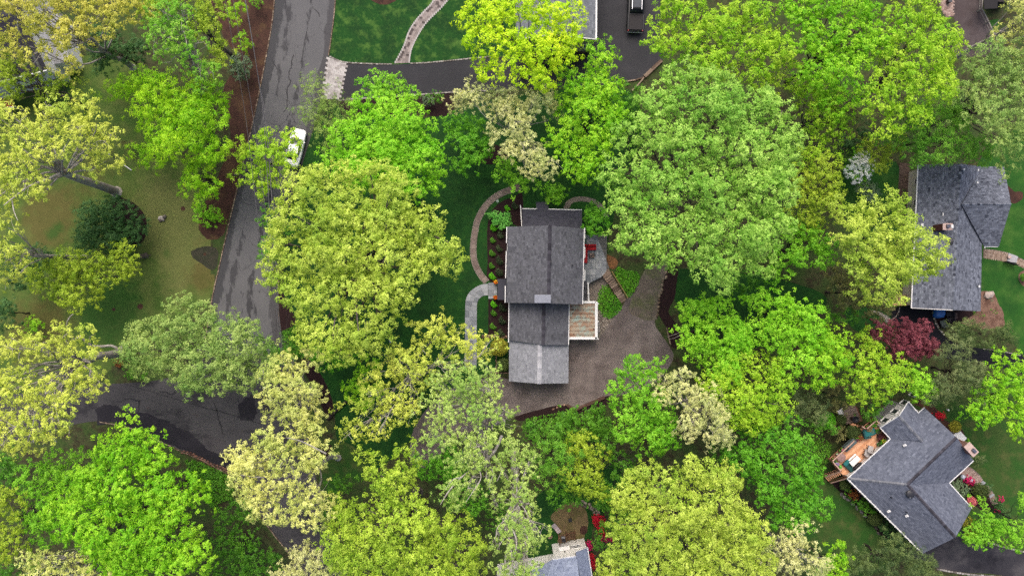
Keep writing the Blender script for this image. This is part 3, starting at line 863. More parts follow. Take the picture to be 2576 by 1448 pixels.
def brick_field(name, left, right, mat, joint, a=.22, b=.11, z=.012):
    """small bricks joined into one part (each below ten pixels)"""
    n_ = len(left)
    base = MB().add([(p.x, p.y, z) for p in left] + [(p.x, p.y, z) for p in right], [(i, i + n_, i + n_ + 1, i + 1) for i in range(n_ - 1)]).build(name, joint, kind='structure')
    f = MB()
    Lm = [0]
    for i in range(n_ - 1): Lm.append(Lm[-1] + (((left[i + 1] + right[i + 1]) - (left[i] + right[i])) / 2).length)
    s_ = b / 2; row = 0
    while s_ < Lm[-1]:
        k = 0
        while k < n_ - 2 and Lm[k + 1] < s_: k += 1
        t_ = (s_ - Lm[k]) / (Lm[k + 1] - Lm[k])
        p0, p1 = left[k].lerp(left[k + 1], t_), right[k].lerp(right[k + 1], t_)
        L_ = (p1 - p0).length; ang = math.atan2((p1 - p0).y, (p1 - p0).x)
        m_ = max(1, int(L_ / a))
        for i in range(m_):
            ff = (i + .5 + (.5 if row % 2 else 0)) / m_
            if ff > 1: continue
            p = p0.lerp(p1, ff)
            f.box((p.x, p.y, z + .012 + rr.uniform(-.003, .003)), (L_ / m_ - .016, b - .014, .03), ang, 0, rr.random())
        s_ += b; row += 1
    f.build('brick', mat, base, kind='stuff')
    return base
M['brick_path'] = tinted('path_brick', A(150, 124, 104), A(206, 182, 162), nsc=8)
M['brick_pink'] = tinted('pink_brick', A(160, 130, 118), A(206, 180, 168), nsc=8)
brick_field('brick_walk', W('B4', smooth([(1440, -20), (1560, -12), (1700, 10), (1840, 44)], 4)), W('B4', smooth([(1440, 118), (1560, 134), (1700, 156), (1810, 184)], 4)), M['brick_path'], M['mortar'])
brick_field('brick_walk', W('B4', smooth([(1965, 104), (2050, 140), (2200, 210), (2300, 260)], 4)), W('B4', smooth([(1940, 200), (2020, 250), (2150, 300), (2300, 380)], 4)), M['brick_path'], M['mortar'])
brick_field('brick_walk', W('B6', smooth([(1060, 1100), (1140, 1150), (1250, 1250), (1300, 1330)], 4)), W('B6', smooth([(930, 1200), (1010, 1260), (1120, 1330), (1230, 1390)], 4)), M['brick_pink'], M['mortar'], .26, .15)
brick_field('brick_walk', W('B7', smooth([(2060, 120), (2120, 140), (2160, 180), (2180, 230)], 4)), W('B7', smooth([(2030, 150), (2060, 190), (2090, 230), (2105, 270)], 4)), M['brick_pink'], M['mortar'])
brick_field('brick_walk', W('B7', smooth([(2185, 235), (2220, 290), (2240, 360)], 4)), W('B7', smooth([(2120, 280), (2150, 330), (2170, 380)], 4)), M['brick_pink'], M['mortar'])
brick_field('brick_walk', W('A13', smooth([(770, 890), (830, 930), (900, 990)], 4)), W('A13', smooth([(820, 900), (870, 920), (920, 960)], 4)), M['granite'], M['mortar'])
brick_field('brick_walk', W('C5', [(80, -40), (100, 60), (130, 130), (180, 200)]), W('C5', [(258, -40), (252, 60), (246, 130), (262, 180)]), M['brick_pink'], M['sandjoint'], .3, .2)
M['slab'] = plain('pale_slab', A(196, 194, 196), .8)
def step_slab(label, pts, h, mat=None):
    o = MB().prism([(p.x, p.y) for p in pts], 0, h).build('stone_step', mat or M['slab'])
    return tag(o, label, 'step')
step_slab('pale stone slab set across the brick walk beside the grey roof', W('B4', [(1825, 44), (1972, 100), (1945, 195), (1800, 178)]), .12)
step_slab('grey stone step at the foot of the pink brick walk', W('B6', [(1240, 1380), (1290, 1330), (1340, 1365), (1280, 1410)]), .12, M['bluestone_walk'])
step_slab('grey stone step farther along the curved brick walk, near the magenta azaleas', W('B7', [(2120, 265), (2170, 230), (2190, 250), (2130, 290)]), .12, M['bluestone_walk'])
# ================================================================== trees, shrubs and ground cover
def leaf_mat(name, c0, c1, c2=None, trans=.32, rough=.55):
    """c0..c1: this species' leaf colours; every leaf spray carries its own value in 'tint'"""
    t = NT(name)
    r = t.n('ShaderNodeValToRGB')
    e = r.color_ramp.elements
    e[0].position, e[1].position = 0.0, 1.0
    e[0].color, e[1].color = c0, c1
    if c2:
        k = r.color_ramp.elements.new(.5); k.color = c1; e[2].color = c2; e[2].position = 1.0
    t.l(t.attr(), r.inputs['Fac'])
    col = r.outputs['Color']
    green = (c0[0] * .62, c0[1] * .92, c0[2] * .8, 1)
    col = t.mix(t.math('MULTIPLY', t.ramp(t.noise(.22, 3, .6), .46, .68), .55), col, green)
    d = t.n('ShaderNodeBsdfPrincipled')
    d.inputs['Roughness'].default_value = rough
    d.inputs['Specular IOR Level'].default_value = .25
    t.l(col, d.inputs['Base Color'])
    tr = t.n('ShaderNodeBsdfTranslucent')
    t.l(col, tr.inputs['Color'])
    mx = t.n('ShaderNodeMixShader'); mx.inputs[0].default_value = trans
    t.l(d.outputs[0], mx.inputs[1]); t.l(tr.outputs[0], mx.inputs[2])
    t.l(mx.outputs[0], t.out.inputs['Surface'])
    return t.m
def bark(name, c0, c1):
    t = NT(name)
    col = t.mix(t.ramp(t.noise(3.0, 5, .6, t.coord((1, 1, .3))), .35, .65), c0, c1)
    return t.bsdf(col, .9, .15, bump=t.noise(14, 5, .65, t.coord((1, 1, .2))), bstr=.6, bdist=.03)
BK = {'grey': bark('grey_bark', A(92, 84, 78), A(140, 130, 120)), 'dark': bark('dark_bark', A(48, 40, 38), A(86, 76, 72)),
      'white': bark('white_bark', A(170, 160, 148), A(236, 228, 218))}
LK = 1.0
def S(c0, c1, lr, tr, ls, asp=.62, dens=1.0, leaves=9, bark='grey', twig=0, spread=.85, flat=.75, align=0.0, c2=None, trans=.42, drop=.30, tips=.15, pore=.45):
    return dict(c0=A(*c0, LK), c1=A(*c1, LK), c2=A(*c2, LK) if c2 else None, lr=lr, tr=tr, ls=ls, asp=asp, dens=dens, leaves=leaves, bark=bark,
                twig=twig, spread=spread, flat=flat, align=align, trans=trans, drop=drop, tips=tips, pore=pore)
SP = {
 'oak':        S((148, 172, 48), (212, 228, 104), 1.8, .38, .150, leaves=10, dens=1.05, bark='grey', twig=1),
 'oak_deep':   S((134, 166, 40), (200, 222, 82), 1.6, .38, .150, leaves=10, dens=1.0, bark='grey', twig=1),
 'oak_pale':   S((186, 190, 96), (236, 236, 150), 1.45, .30, .140, leaves=9, dens=.80, bark='white', twig=2, spread=.95, pore=0.75),
 'oak_thin':   S((174, 188, 68), (226, 232, 108), 1.35, .32, .140, leaves=9, dens=.72, bark='white', twig=3, spread=.95, pore=0.85),
 'oak_cream':  S((184, 188, 112), (236, 234, 172), 1.25, .26, .125, leaves=9, dens=.72, bark='white', twig=2, pore=0.75),
 'oak_gold':   S((166, 168, 58), (220, 214, 104), 1.55, .34, .150, leaves=9, dens=.74, bark='white', twig=2, pore=0.8),
 'birch':      S((146, 176, 74), (200, 218, 124), 1.25, .24, .120, leaves=8, dens=.62, bark='white', twig=4, spread=1.0, pore=0.95),
 'birch_lime': S((112, 176, 40), (168, 206, 80), 1.25, .26, .125, leaves=8, dens=.66, bark='white', twig=3, pore=0.85),
 'maple':      S((112, 176, 22), (178, 222, 56), 1.45, .36, .170, leaves=9, dens=.95, bark='dark'),
 'maple_mid':  S((104, 168, 30), (158, 212, 62), 1.45, .36, .165, leaves=9, dens=.95, bark='dark'),
 'maple_deep': S((78, 144, 26), (126, 190, 50), 1.45, .36, .165, leaves=9, dens=.95, bark='dark'),
 'maple_yellow': S((168, 204, 20), (224, 240, 52), 1.35, .40, .175, leaves=9, dens=.85, bark='grey', pore=0.5),
 'maple_olive': S((134, 182, 30), (190, 218, 66), 1.45, .38, .165, leaves=9, dens=.85, bark='grey', twig=1, pore=0.65),
 'tulip':      S((124, 172, 56), (188, 222, 106), 1.7, .38, .165, leaves=9, dens=.98, bark='grey', twig=1, c2=None, pore=0.55),
 'linden':     S((124, 188, 30), (176, 226, 66), 1.5, .36, .155, leaves=10, dens=1.0, bark='dark', pore=0.35),
 'cypress':    S((122, 182, 18), (182, 222, 44), 1.25, .40, .21, asp=.30, leaves=11, dens=1.0, bark='dark', align=.7, pore=0.35),
 'willow':     S((116, 150, 60), (168, 192, 98), 1.0, .34, .17, asp=.22, leaves=9, dens=.62, bark='grey', align=.5, twig=1, pore=0.3),
 'bluegreen':  S((120, 152, 70), (182, 202, 112), 1.6, .40, .165, asp=.5, leaves=10, dens=1.0, bark='grey', align=.25),
 'feather':    S((86, 146, 38), (138, 190, 62), 1.5, .44, .20, asp=.34, leaves=10, dens=.95, bark='dark', align=.5),
 'olive':      S((130, 158, 36), (186, 206, 66), 1.3, .32, .145, leaves=9, dens=.85, bark='grey', twig=1),
 'brownish':   S((102, 104, 56), (146, 142, 84), 1.3, .34, .150, leaves=8, dens=.75, bark='dark', twig=1),
 'evergreen':  S((48, 84, 42), (92, 132, 70), 1.0, .28, .14, asp=.45, leaves=10, dens=1.0, bark='dark', align=.2, pore=0.2),
 'spruce':     S((68, 90, 50), (124, 142, 78), .9, .34, .19, asp=.22, leaves=11, dens=1.0, bark='dark', align=.75, pore=0.3),
 'yew':        S((92, 110, 66), (142, 154, 96), 1.0, .34, .18, asp=.24, leaves=11, dens=.95, bark='dark', align=.7, pore=0.3),
 'redmaple':   S((104, 44, 56), (160, 88, 98), .95, .26, .125, leaves=10, dens=1.0, bark='dark', pore=0.3),
 'understory': S((66, 120, 26), (112, 168, 46), 1.1, .34, .155, leaves=8, dens=.75, bark='dark'),
 'dogwood':    S((240, 238, 226), (255, 254, 248), .62, .20, .12, leaves=7, dens=.62, bark='grey'),
 'ball_lime':  S((84, 168, 20), (130, 210, 40), .5, .09, .055, leaves=9, dens=.9, bark='dark', pore=0),
 'ball_green': S((70, 128, 30), (118, 170, 56), .5, .07, .045, leaves=9, dens=1.0, bark='dark', pore=0),
 'ball_dark':  S((38, 56, 34), (96, 112, 74), .5, .10, .06, leaves=8, dens=.8, bark='dark', pore=0.1),
 'lace':       S((90, 166, 62), (140, 204, 100), .34, .12, .09, asp=.35, leaves=9, dens=.7, bark='dark', align=.6),
 'topiary':    S((58, 74, 34), (100, 118, 58), .6, .08, .05, leaves=9, dens=1.1, bark='dark', pore=0),
 'topiary_gold': S((140, 140, 40), (184, 176, 66), .6, .08, .05, leaves=9, dens=1.1, bark='dark', pore=0),
 'azalea_red': S((170, 10, 34), (226, 34, 66), .4, .10, .06, leaves=9, dens=.9, bark='dark', pore=0),
 'azalea_magenta': S((170, 14, 74), (226, 44, 116), .4, .10, .06, leaves=9, dens=.9, bark='dark', pore=0),
 'azalea_pink': S((196, 100, 104), (236, 150, 148), .4, .10, .06, leaves=9, dens=.9, bark='dark', pore=0),
 'rust_shrub': S((140, 76, 36), (182, 118, 66), .4, .12, .07, leaves=9, dens=.8, bark='dark'),
 'grey_shrub': S((92, 116, 84), (136, 156, 116), .5, .16, .09, leaves=9, dens=.8, bark='dark'),
}
for k, s in SP.items():
    s['mat'] = leaf_mat('leaves_' + k, s['c0'], s['c1'], s['c2'], s['trans'])

STAT = {'q': 0}
def leaves_mesh(name, pos, nrm, tan, size, asp, tint, mat):
    n = len(pos)
    STAT['q'] += n
    bt = np.cross(nrm, tan)
    a = tan * size[:, None]
    b = bt * (size * asp)[:, None]
    bend = nrm * (size * .22)[:, None]
    v = np.empty((n, 3, 3), np.float32)
    v[:, 0] = pos - a * .8 + b; v[:, 1] = pos - a * .8 - b; v[:, 2] = pos + a * 1.2 - bend
    me = bpy.data.meshes.new(name)
    me.vertices.add(n * 3); me.loops.add(n * 3); me.polygons.add(n)
    me.vertices.foreach_set('co', v.reshape(-1))
    me.loops.foreach_set('vertex_index', np.arange(n * 3, dtype=np.int32))
    me.polygons.foreach_set('loop_start', np.arange(0, n * 3, 3, dtype=np.int32))
    try: me.polygons.foreach_set('loop_total', np.full(n, 3, np.int32))
    except Exception: pass
    at = me.attributes.new('tint', 'FLOAT', 'FACE')
    at.data.foreach_set('value', tint.astype(np.float32))
    me.materials.append(mat)
    me.update(calc_edges=True)
    return me
def unit(v):
    return v / np.maximum(np.linalg.norm(v, axis=-1, keepdims=True), 1e-6)

def lobes_for(rng, ells, H, zlow, sp, lr):
    """lobe centres (x, y, z, r) filling the ellipses [(x, y, rx, ry)] of a crown (metres, relative)"""
    cx = np.mean([e[0] for e in ells]); cy = np.mean([e[1] for e in ells])
    ext = max(math.hypot(e[0] - cx, e[1] - cy) + max(e[2], e[3]) for e in ells)
    out = []
    for (x, y, rx, ry) in ells:
        area = math.pi * rx * ry
        n = max(1, int(area / (math.pi * lr * lr) * 1.8))
        for i in range(n):
            best = None
            for _ in range(12):      # spread the lobes
                a = rng.uniform(0, 2 * math.pi); r = math.sqrt(rng.uniform(0, 1)) * .98
                px_, py_ = x + max(rx - lr * .5, rx * .25) * r * math.cos(a), y + max(ry - lr * .5, ry * .25) * r * math.sin(a)
                d = min([math.hypot(px_ - o[0], py_ - o[1]) for o in out[-60:]] or [9])
                if best is None or d > best[0]: best = (d, px_, py_, r)
            _, px_, py_, r = best
            g = min(math.hypot(px_ - cx, py_ - cy) / ext, 1)
            z = H - lr * .6 - sp['drop'] * (H - zlow) * (.55 * r * r + .75 * g * g) + rng.normal(0, .75) * min(1, lr)
            out.append((px_, py_, max(z, zlow + lr * .3), lr * rng.uniform(.72, 1.22)))
    return out
def crown(rng, name, lobes, sp, scale=1.0, dens=1.0):
    L = np.array(lobes)
    tr, ls = sp['tr'] * scale, sp['ls'] * scale
    cnt = np.maximum(6, (sp['dens'] * dens * 4.9 * L[:, 3] ** 2 / (tr * tr) * .55)).astype(int)
    idx = np.repeat(np.arange(len(L)), cnt)
    n = len(idx)
    d = unit(rng.normal(size=(n, 3)))
    d[:, 2] = np.where(d[:, 2] < -.25, -d[:, 2], d[:, 2])
    rad = L[idx, 3] * (1 + sp['tips'] * rng.normal(size=n)) * np.where(rng.random(n) < .2, rng.uniform(.4, .9, n), 1)
    # lumpy lobes: sub-bumps of the branch ends
    ph = rng.uniform(0, 6.28, (len(L), 3))[idx]
    lump = .14 * (np.sin(5 * d[:, 0] + ph[:, 0]) + np.sin(5 * d[:, 1] + ph[:, 1]) + np.sin(4 * d[:, 2] + ph[:, 2])) * sp['spread']
    rad = rad * (1 + lump)
    tc = L[idx, :3] + d * rad[:, None] * np.array([1, 1, sp['flat']])
    w3 = tc * 2.3
    hole = np.sin(w3[:, 0] * 1.3 + 1.7 * np.sin(w3[:, 1] * .7)) + np.sin(w3[:, 1] * 1.2 + 1.9 * np.sin(w3[:, 2] * .8)) + np.sin(w3[:, 2] * 1.4 + 1.5 * np.sin(w3[:, 0] * .6))
    keep = hole < 2.1 - 1.4 * sp['pore']
    tc, idx, d = tc[keep], idx[keep], d[keep]; n = len(tc)
    tup = unit(d + np.array([0, 0, .8]) + .35 * rng.normal(size=(n, 3)))
    tt = np.clip(rng.normal(.45, .2, n) + (rng.random(len(L))[idx] - .5) * .5, 0, 1)
    k = int(round(sp['leaves'] * 1.75))
    m = n * k
    ti = np.repeat(np.arange(n), k)
    ld = unit(rng.normal(size=(m, 3)) + tup[ti] * 1.1)
    pos = tc[ti] + ld * (tr * rng.uniform(.45, 1.05, m))[:, None]
    nrm = unit(ld * .9 + tup[ti] * .8 + .30 * rng.normal(size=(m, 3)))
    tan = unit(np.cross(nrm, rng.normal(size=(m, 3))))
    al = sp['align']
    if al:
        out_ = unit(d[ti] + .5 * ld)
        out_ = out_ - nrm * np.sum(out_ * nrm, -1, keepdims=True)
        tan = unit(tan * (1 - al) + out_ * al + 1e-4)
        tan = unit(tan - nrm * np.sum(tan * nrm, -1, keepdims=True))
    size = ls * .74 * rng.uniform(.6, 1.25, m)
    tint = np.clip(tt[ti] + rng.normal(0, .10, m), 0, 1)
    return leaves_mesh(name, pos, nrm, tan, size, sp['asp'], tint, sp['mat']), tc, idx
def trunk_mesh(rng, base, lobes, sp, H, r0, tufts=None, tidx=None, maxl=26, bole=0):
    mb = MB()
    L = np.array(lobes)
    top = np.array([L[:, 0].mean(), L[:, 1].mean(), L[:, 2].min() * .55 + H * .25])
    if bole: top = np.array([base[0] + top[0] * .25, base[1] + top[1] * .25, H * bole])
    b = np.array(base)
    pts = [b + (top - b) * t_ + np.array([rng.normal(0, .12), rng.normal(0, .12), 0]) * (0 < t_ < 1) * min(1, H / 10) for t_ in (0, .2, .4, .6, .8, 1)]
    flare = [pts[0] + (pts[1] - pts[0]) * .12]
    mb.tube([pts[0], flare[0]], r0 * 1.5, r0 * 1.05, 9)
    mb.tube([flare[0]] + pts[1:], r0 * 1.05, r0 * (.72 if bole else .55), 9)
    order = rng.permutation(len(L))[:maxl]
    for i in order:
        s = rng.uniform(.9, 1) if bole else rng.uniform(.45, 1)
        p0 = b + (top - b) * s
        p3 = L[i, :3] + np.array([0, 0, L[i, 3] * (.45 if sp['bark'] == 'white' else .15)])
        v = p3 - p0
        ln = np.linalg.norm(v)
        p1 = p0 + v * .35 + np.array([0, 0, ln * .02]) + rng.normal(0, ln * .05, 3)
        p2 = p0 + v * .7 + np.array([0, 0, ln * .05]) + rng.normal(0, ln * .06, 3)
        rb = r0 * .42 * (1.1 - .5 * s)
        pp = smooth([p0, p1, p2, p3], 3)
        mb.tube(pp, rb, rb * .3, 6)
        if sp['twig'] and tufts is not None:
            mine = np.nonzero(tidx == i)[0]
            if len(mine):
                for j in rng.choice(mine, min(sp['twig'] * 2, len(mine)), replace=False):
                    e = tufts[j]
                    s0 = np.array(pp[rng.integers(3, len(pp))])
                    mid_ = (s0 + e) / 2 + rng.normal(0, .18, 3)
                    mb.tube([s0, mid_, e], max(rb * .3, .022), .012, 4)
    return mb
def tree(name, spn, H, ells, label, base=None, r0=None, group=None, cat='tree', dens=1.0, zl=.35, seed=None, zc=.78, scale=1.0, fr='D', maxl=26, bole=0):
    """ells in plan pixels; the whole crown is placed at its own height"""
    sp = SP[spn]
    seed = seed if seed is not None else (hash_(label))
    rng = np.random.default_rng(seed)
    ox, oy, k_ = FR[fr]
    ells = [(ox + e[0] * k_, oy + e[1] * k_, e[2] * k_, e[3] * k_) for e in ells]
    z = zc * H
    k = (CAM_H - z) / CAM_H / PX
    E = [((e[0] - CX) * k, -(e[1] - CY) * k, e[2] * k, e[3] * k) for e in ells]
    ar = [e[2] * e[3] for e in E]
    cx = sum(e[0] * a for e, a in zip(E, ar)) / sum(ar); cy = sum(e[1] * a for e, a in zip(E, ar)) / sum(ar)
    if base: bx, by, _ = P(*base)
    else: bx, by = cx, cy
    root = empty(name, (bx, by, 0), label, cat, group)
    rel = [(e[0] - bx, e[1] - by, e[2], e[3]) for e in E]
    lr = min(sp['lr'] * scale, .62 * min(min(e[2], e[3]) for e in E) + .25)
    lob = lobes_for(rng, rel, H, zl * H, sp, lr)
    me, tc, idx = crown(rng, 'crown', lob, sp, scale, dens)
    r0 = r0 or max(.03, H * .0165)
    tm = trunk_mesh(rng, (0, 0, -.05), lob, sp, H, r0, tc, idx, maxl, bole)
    link('trunk', tm.mesh('trunk', BK[sp['bark']]), root)
    link('crown', me, root)
    return root
def limb(root, pts, z0, z1, r0, r1, mat='white', f='D'):
    px_ = smooth(q(f, *pts), 5)
    n_ = len(px_)
    MB().tube([P(x, y, z0 + (z1 - z0) * i / (n_ - 1)) for i, (x, y) in enumerate(px_)], r0, r1, 7).build('limb', BK[mat], root)
def hash_(s):
    h = 2166136261
    for ch in s: h = ((h ^ ord(ch)) * 16777619) & 0xffffffff
    return h
def ball(spn, f, a, b, r, label, group=None, h=None, name='round_shrub', cat='shrub', seed=1, fr_r=None, dens=1.0, z0=0.0):
    """clipped, dome-shaped shrub: a = stem and a leafy dome reaching the ground; r in frame pixels"""
    sp = SP[spn]
    x, y = q1(f, a, b)
    rad = r * FR[f][2] / PX
    h = h or rad * 1.6
    p = P(x, y, h * .6 + z0); p.z = z0
    root = empty(name, p, label, cat, group)
    rng = np.random.default_rng(hash_(label) + seed)
    lob = [(0, 0, h - rad * .95, rad * .92)]
    nl = 5
    for i in range(nl):
        t_ = 2 * math.pi * i / nl + rng.uniform(0, 1)
        lob.append((rad * .34 * math.cos(t_), rad * .34 * math.sin(t_), max(h - rad * 1.15, rad * .35), rad * .66))
    sc = min(1.0, max(.55, rad / .9))
    me, tc, idx = crown(rng, 'crown', lob, dict(sp, flat=.95, tips=.05, spread=.35), sc, dens)
    tm = MB()
    for i in range(4):
        t_ = i * 1.57 + .4
        tm.tube([(0, 0, -.02), (rad * .2 * math.cos(t_), rad * .2 * math.sin(t_), h * .35), (rad * .5 * math.cos(t_), rad * .5 * math.sin(t_), h * .7)], .03 * min(1, h), .012, 5)
    link('stem', tm.mesh('stem', BK['dark']), root)
    link('crown', me, root)
    return root
def cover(name, poly, spn, label, h=.22, per=170, seed=0, leaf=.07, group=None):
    """ground cover over a plan polygon: one object nobody could count"""
    rng = np.random.default_rng(seed + 5)
    pp = [P(x, y) for x, y in poly]
    p2 = [(p.x, p.y) for p in pp]
    A_ = abs(area2(p2))
    x0 = min(p[0] for p in p2); x1 = max(p[0] for p in p2); y0 = min(p[1] for p in p2); y1 = max(p[1] for p in p2)
    n = int((x1 - x0) * (y1 - y0) * per)
    xy = np.stack([rng.uniform(x0, x1, n), rng.uniform(y0, y1, n)], 1)
    c = np.zeros(n, bool)
    for i in range(len(p2)):
        a, b = p2[i], p2[i - 1]
        if a[1] == b[1]: continue
        cond = ((a[1] > xy[:, 1]) != (b[1] > xy[:, 1])) & (xy[:, 0] < (b[0] - a[0]) * (xy[:, 1] - a[1]) / (b[1] - a[1]) + a[0])
        c ^= cond
    xy = xy[c]
    m = len(xy)
    hh = .5 + .25 * np.sin(xy[:, 0] * 2.1 + seed) + .25 * np.sin(xy[:, 1] * 2.7 + xy[:, 0])
    pos = np.stack([xy[:, 0], xy[:, 1], h * (.25 + .75 * hh) * rng.uniform(.5, 1, m) + .03], 1)
    nrm = unit(rng.normal(size=(m, 3)) * .6 + np.array([0, 0, 1]))
    tan = unit(np.cross(nrm, rng.normal(size=(m, 3))))
    tint = np.clip(rng.normal(.45, .25, m), 0, 1)
    o = link(name, leaves_mesh(name, pos, nrm, tan, leaf * rng.uniform(.7, 1.3, m), .6, tint, SP[spn]['mat']))
    return tag(o, label, 'ground cover', group, 'stuff')
# ================================================================== houses
M['white'] = plain('white_trim', A(236, 234, 231, 1.6), .5, var=.05)
M['cream'] = plain('cream_siding', A(240, 232, 222, 1.3), .7, var=.06, sc=3)
def siding(name, col, pitch=.14):
    t = NT(name)
    wv = t.n('ShaderNodeTexWave', wave_type='BANDS', bands_direction='Z', wave_profile='SAW')
    wv.inputs['Scale'].default_value = .314 / pitch
    t.l(t.tc.outputs['Object'], wv.inputs['Vector'])
    c = t.mix(t.ramp(t.noise(4, 4), .35, .65), tuple(x * .93 for x in col[:3]) + (1,), col)
    return t.bsdf(c, .65, .3, bump=wv.outputs['Fac'], bstr=.6, bdist=.03)
M['sid_white'] = siding('white_siding', A(252, 248, 242, 1.25))
M['sid_beige'] = siding('beige_siding', A(214, 202, 186, 1.2))
M['sid_olive'] = siding('olive_siding', A(188, 184, 152, 1.4))
M['sid_grey'] = siding('grey_siding', A(226, 222, 218, 1.3))
M['glass'] = plain('window_glass', (.02, .028, .032, 1), .08, spec=.8, var=.1, bump=0)
M['gable_wood'] = plain('fascia_wood', A(200, 190, 180), .6)
def shingle(name, c0, c1, nst=.22, fade=None):
    t = NT(name)
    col = t.ramp(t.attr(), 0, 1, c0, c1)
    g = t.ramp(t.noise(26, 5, .7), .3, .7, (1 - nst,) * 3 + (1,), (1 + nst,) * 3 + (1,))
    col = t.mix(1.0, col, g, 'MULTIPLY')
    big = t.ramp(t.noise(.45, 5, .6), .35, .7, (.92, .92, .92, 1), (1.07, 1.07, 1.07, 1))
    col = t.mix(1.0, col, big, 'MULTIPLY')
    if fade:
        col = t.mix(t.math('MULTIPLY', t.ramp(t.noise(1.3, 5, .6), .58, .72), .35), col, fade)
    return t.bsdf(col, .9, .15, bump=t.noise(60, 4, .7), bstr=.6, bdist=.01)
M['sh_main'] = shingle('slate_grey_shingle', A(84, 85, 91), A(134, 135, 143), fade=A(92, 92, 86))
M['sh_wing'] = shingle('charcoal_shingle', A(64, 64, 74), A(96, 96, 108))
M['sh_pale'] = shingle('pale_grey_shingle', A(138, 140, 148), A(194, 196, 204))
M['sh_right'] = shingle('brown_grey_shingle', A(72, 76, 88), A(164, 170, 184))
M['sh_br'] = shingle('blue_grey_shingle', A(92, 98, 114), A(144, 150, 166))
M['sh_blue'] = shingle('pale_blue_shingle', A(140, 152, 182), A(192, 204, 230))
M['sh_top'] = shingle('grey_shingle', A(108, 112, 120), A(162, 166, 174))
M['sh_dark'] = shingle('dark_shingle', A(54, 52, 62), A(84, 82, 92))
M['cap_dark'] = shingle('ridge_dark', A(66, 64, 72), A(98, 96, 106))
M['cap_pale'] = shingle('ridge_pale', A(196, 196, 204), A(228, 228, 234))
M['cap_mid'] = shingle('ridge_mid', A(120, 124, 134), A(158, 160, 168))
M['brick_red'] = tinted('chimney_brick', A(96, 56, 50), A(134, 84, 74), nsc=12)
M['concrete_pink'] = plain('chimney_crown', A(226, 196, 184), .8)
M['metal_grey'] = plain('metal_grey', A(150, 154, 168), .45, spec=.5, var=.12, sc=3)
M['metal_dark'] = plain('metal_dark', A(52, 52, 58), .5)
M['black'] = plain('black_plastic', A(24, 24, 28), .5)
M['stone_wall'] = tinted('field_stone', A(110, 96, 84), A(200, 184, 164), nsc=7, nst=.25)

def tri_n(p):
    n = (p[1] - p[0]).cross(p[2] - p[0])
    return n if n.z > 0 else -n
def roof_slope(parent, pts, mat, eave=(0, 1), course=.2, tab=.33, th=.12, seed=0, lift=.018, patch=0.0):
    """pts: [(plan x, plan y, z)] of one slope. Builds the deck as a roof part and its shingle tabs (joined) as its sub-part"""
    p3 = [P(*p) for p in pts]
    from mathutils.geometry import tessellate_polygon
    tris = tessellate_polygon([p3])
    rb_m = MB().slab(p3, th)
    nb = len(p3)
    rb_m.f = [f for f in rb_m.f if len(f) == 4 and not (set(f) <= set(range(nb)) or set(f) <= set(range(nb, 2 * nb)))] if nb > 2 else rb_m.f
    rb_m.t = [.5] * len(rb_m.f); rb_m.sm = [False] * len(rb_m.f)
    for t3 in tris:
        v3 = [p3[i] for i in t3]
        if (v3[1] - v3[0]).cross(v3[2] - v3[0]).z < 0: v3 = v3[::-1]
        rb_m.add(v3, [(0, 1, 2)]); rb_m.add([p - Vector((0, 0, th)) for p in v3[::-1]], [(0, 1, 2)])
    roof = rb_m.build('roof', M['cap_dark'] if mat is not M['sh_pale'] else M['sh_pale'], parent)
    e = (p3[eave[1]] - p3[eave[0]]).normalized()
    n = (p3[1] - p3[0]).cross(p3[2] - p3[0]).normalized()
    if n.z < 0: n = -n
    up = n.cross(e).normalized()
    if up.z < 0: up = -up
    o = p3[eave[0]]
    loc = [((p - o).dot(e), (p - o).dot(up)) for p in p3]
    dz = [(p - o).dot(n) for p in p3]
    if area2(loc) < 0: loc = loc[::-1]
    u0 = min(a for a, b in loc); u1 = max(a for a, b in loc); v0 = min(b for a, b in loc); v1 = max(b for a, b in loc)
    mb = MB()
    rr = random.Random(seed + 99)
    k = 0
    v = v0
    l3 = [((p - o).dot(e), (p - o).dot(up)) for p in p3]
    def deck_h(a, b):
        best = None
        for i, j, k_ in tris:
            (x1, y1), (x2, y2), (x3, y3) = l3[i], l3[j], l3[k_]
            D_ = (y2 - y3) * (x1 - x3) + (x3 - x2) * (y1 - y3)
            if abs(D_) < 1e-6: continue
            l1 = ((y2 - y3) * (a - x3) + (x3 - x2) * (b - y3)) / D_
            l2 = ((y3 - y1) * (a - x3) + (x1 - x3) * (b - y3)) / D_
            l3_ = 1 - l1 - l2
            m_ = min(l1, l2, l3_)
            if best is None or m_ > best[0]: best = (m_, l1 * dz[i] + l2 * dz[j] + l3_ * dz[k_])
        return best[1]
    while v < v1:
        u = u0 - rr.random() * tab
        while u < u1:
            wd = tab * rr.choice([.7, 1, 1, 1.35])
            rect = [(u + .006, v), (u + wd - .006, v), (u + wd - .006, v + course + .02), (u + .006, v + course + .02)]
            c = clip_poly(rect, loc)
            if len(c) > 2 and abs(area2(c)) > .004:
                vs = []
                for a, b in c:
                    h = lift * (1 - (b - v) / (course + .02)) + .004 + deck_h(a, b)
                    vs.append(o + e * a + up * b + n * h)
                low = [i for i, (a, b) in enumerate(c) if b < v + 1e-4]
                fs = [tuple(range(len(vs)))]
                t_ = min(max(rr.gauss(.5, .17), 0), 1)
                mb.add(vs, fs, t_)
                if len(low) >= 2:
                    i, j = low[0], low[-1]
                    mb.add([vs[i], vs[j], vs[j] - n * lift, vs[i] - n * lift], [(0, 1, 2, 3)], t_ * .5)
            u += wd
        v += course; k += 1
    mb.build('shingle', mat, roof, kind='stuff')
    return roof
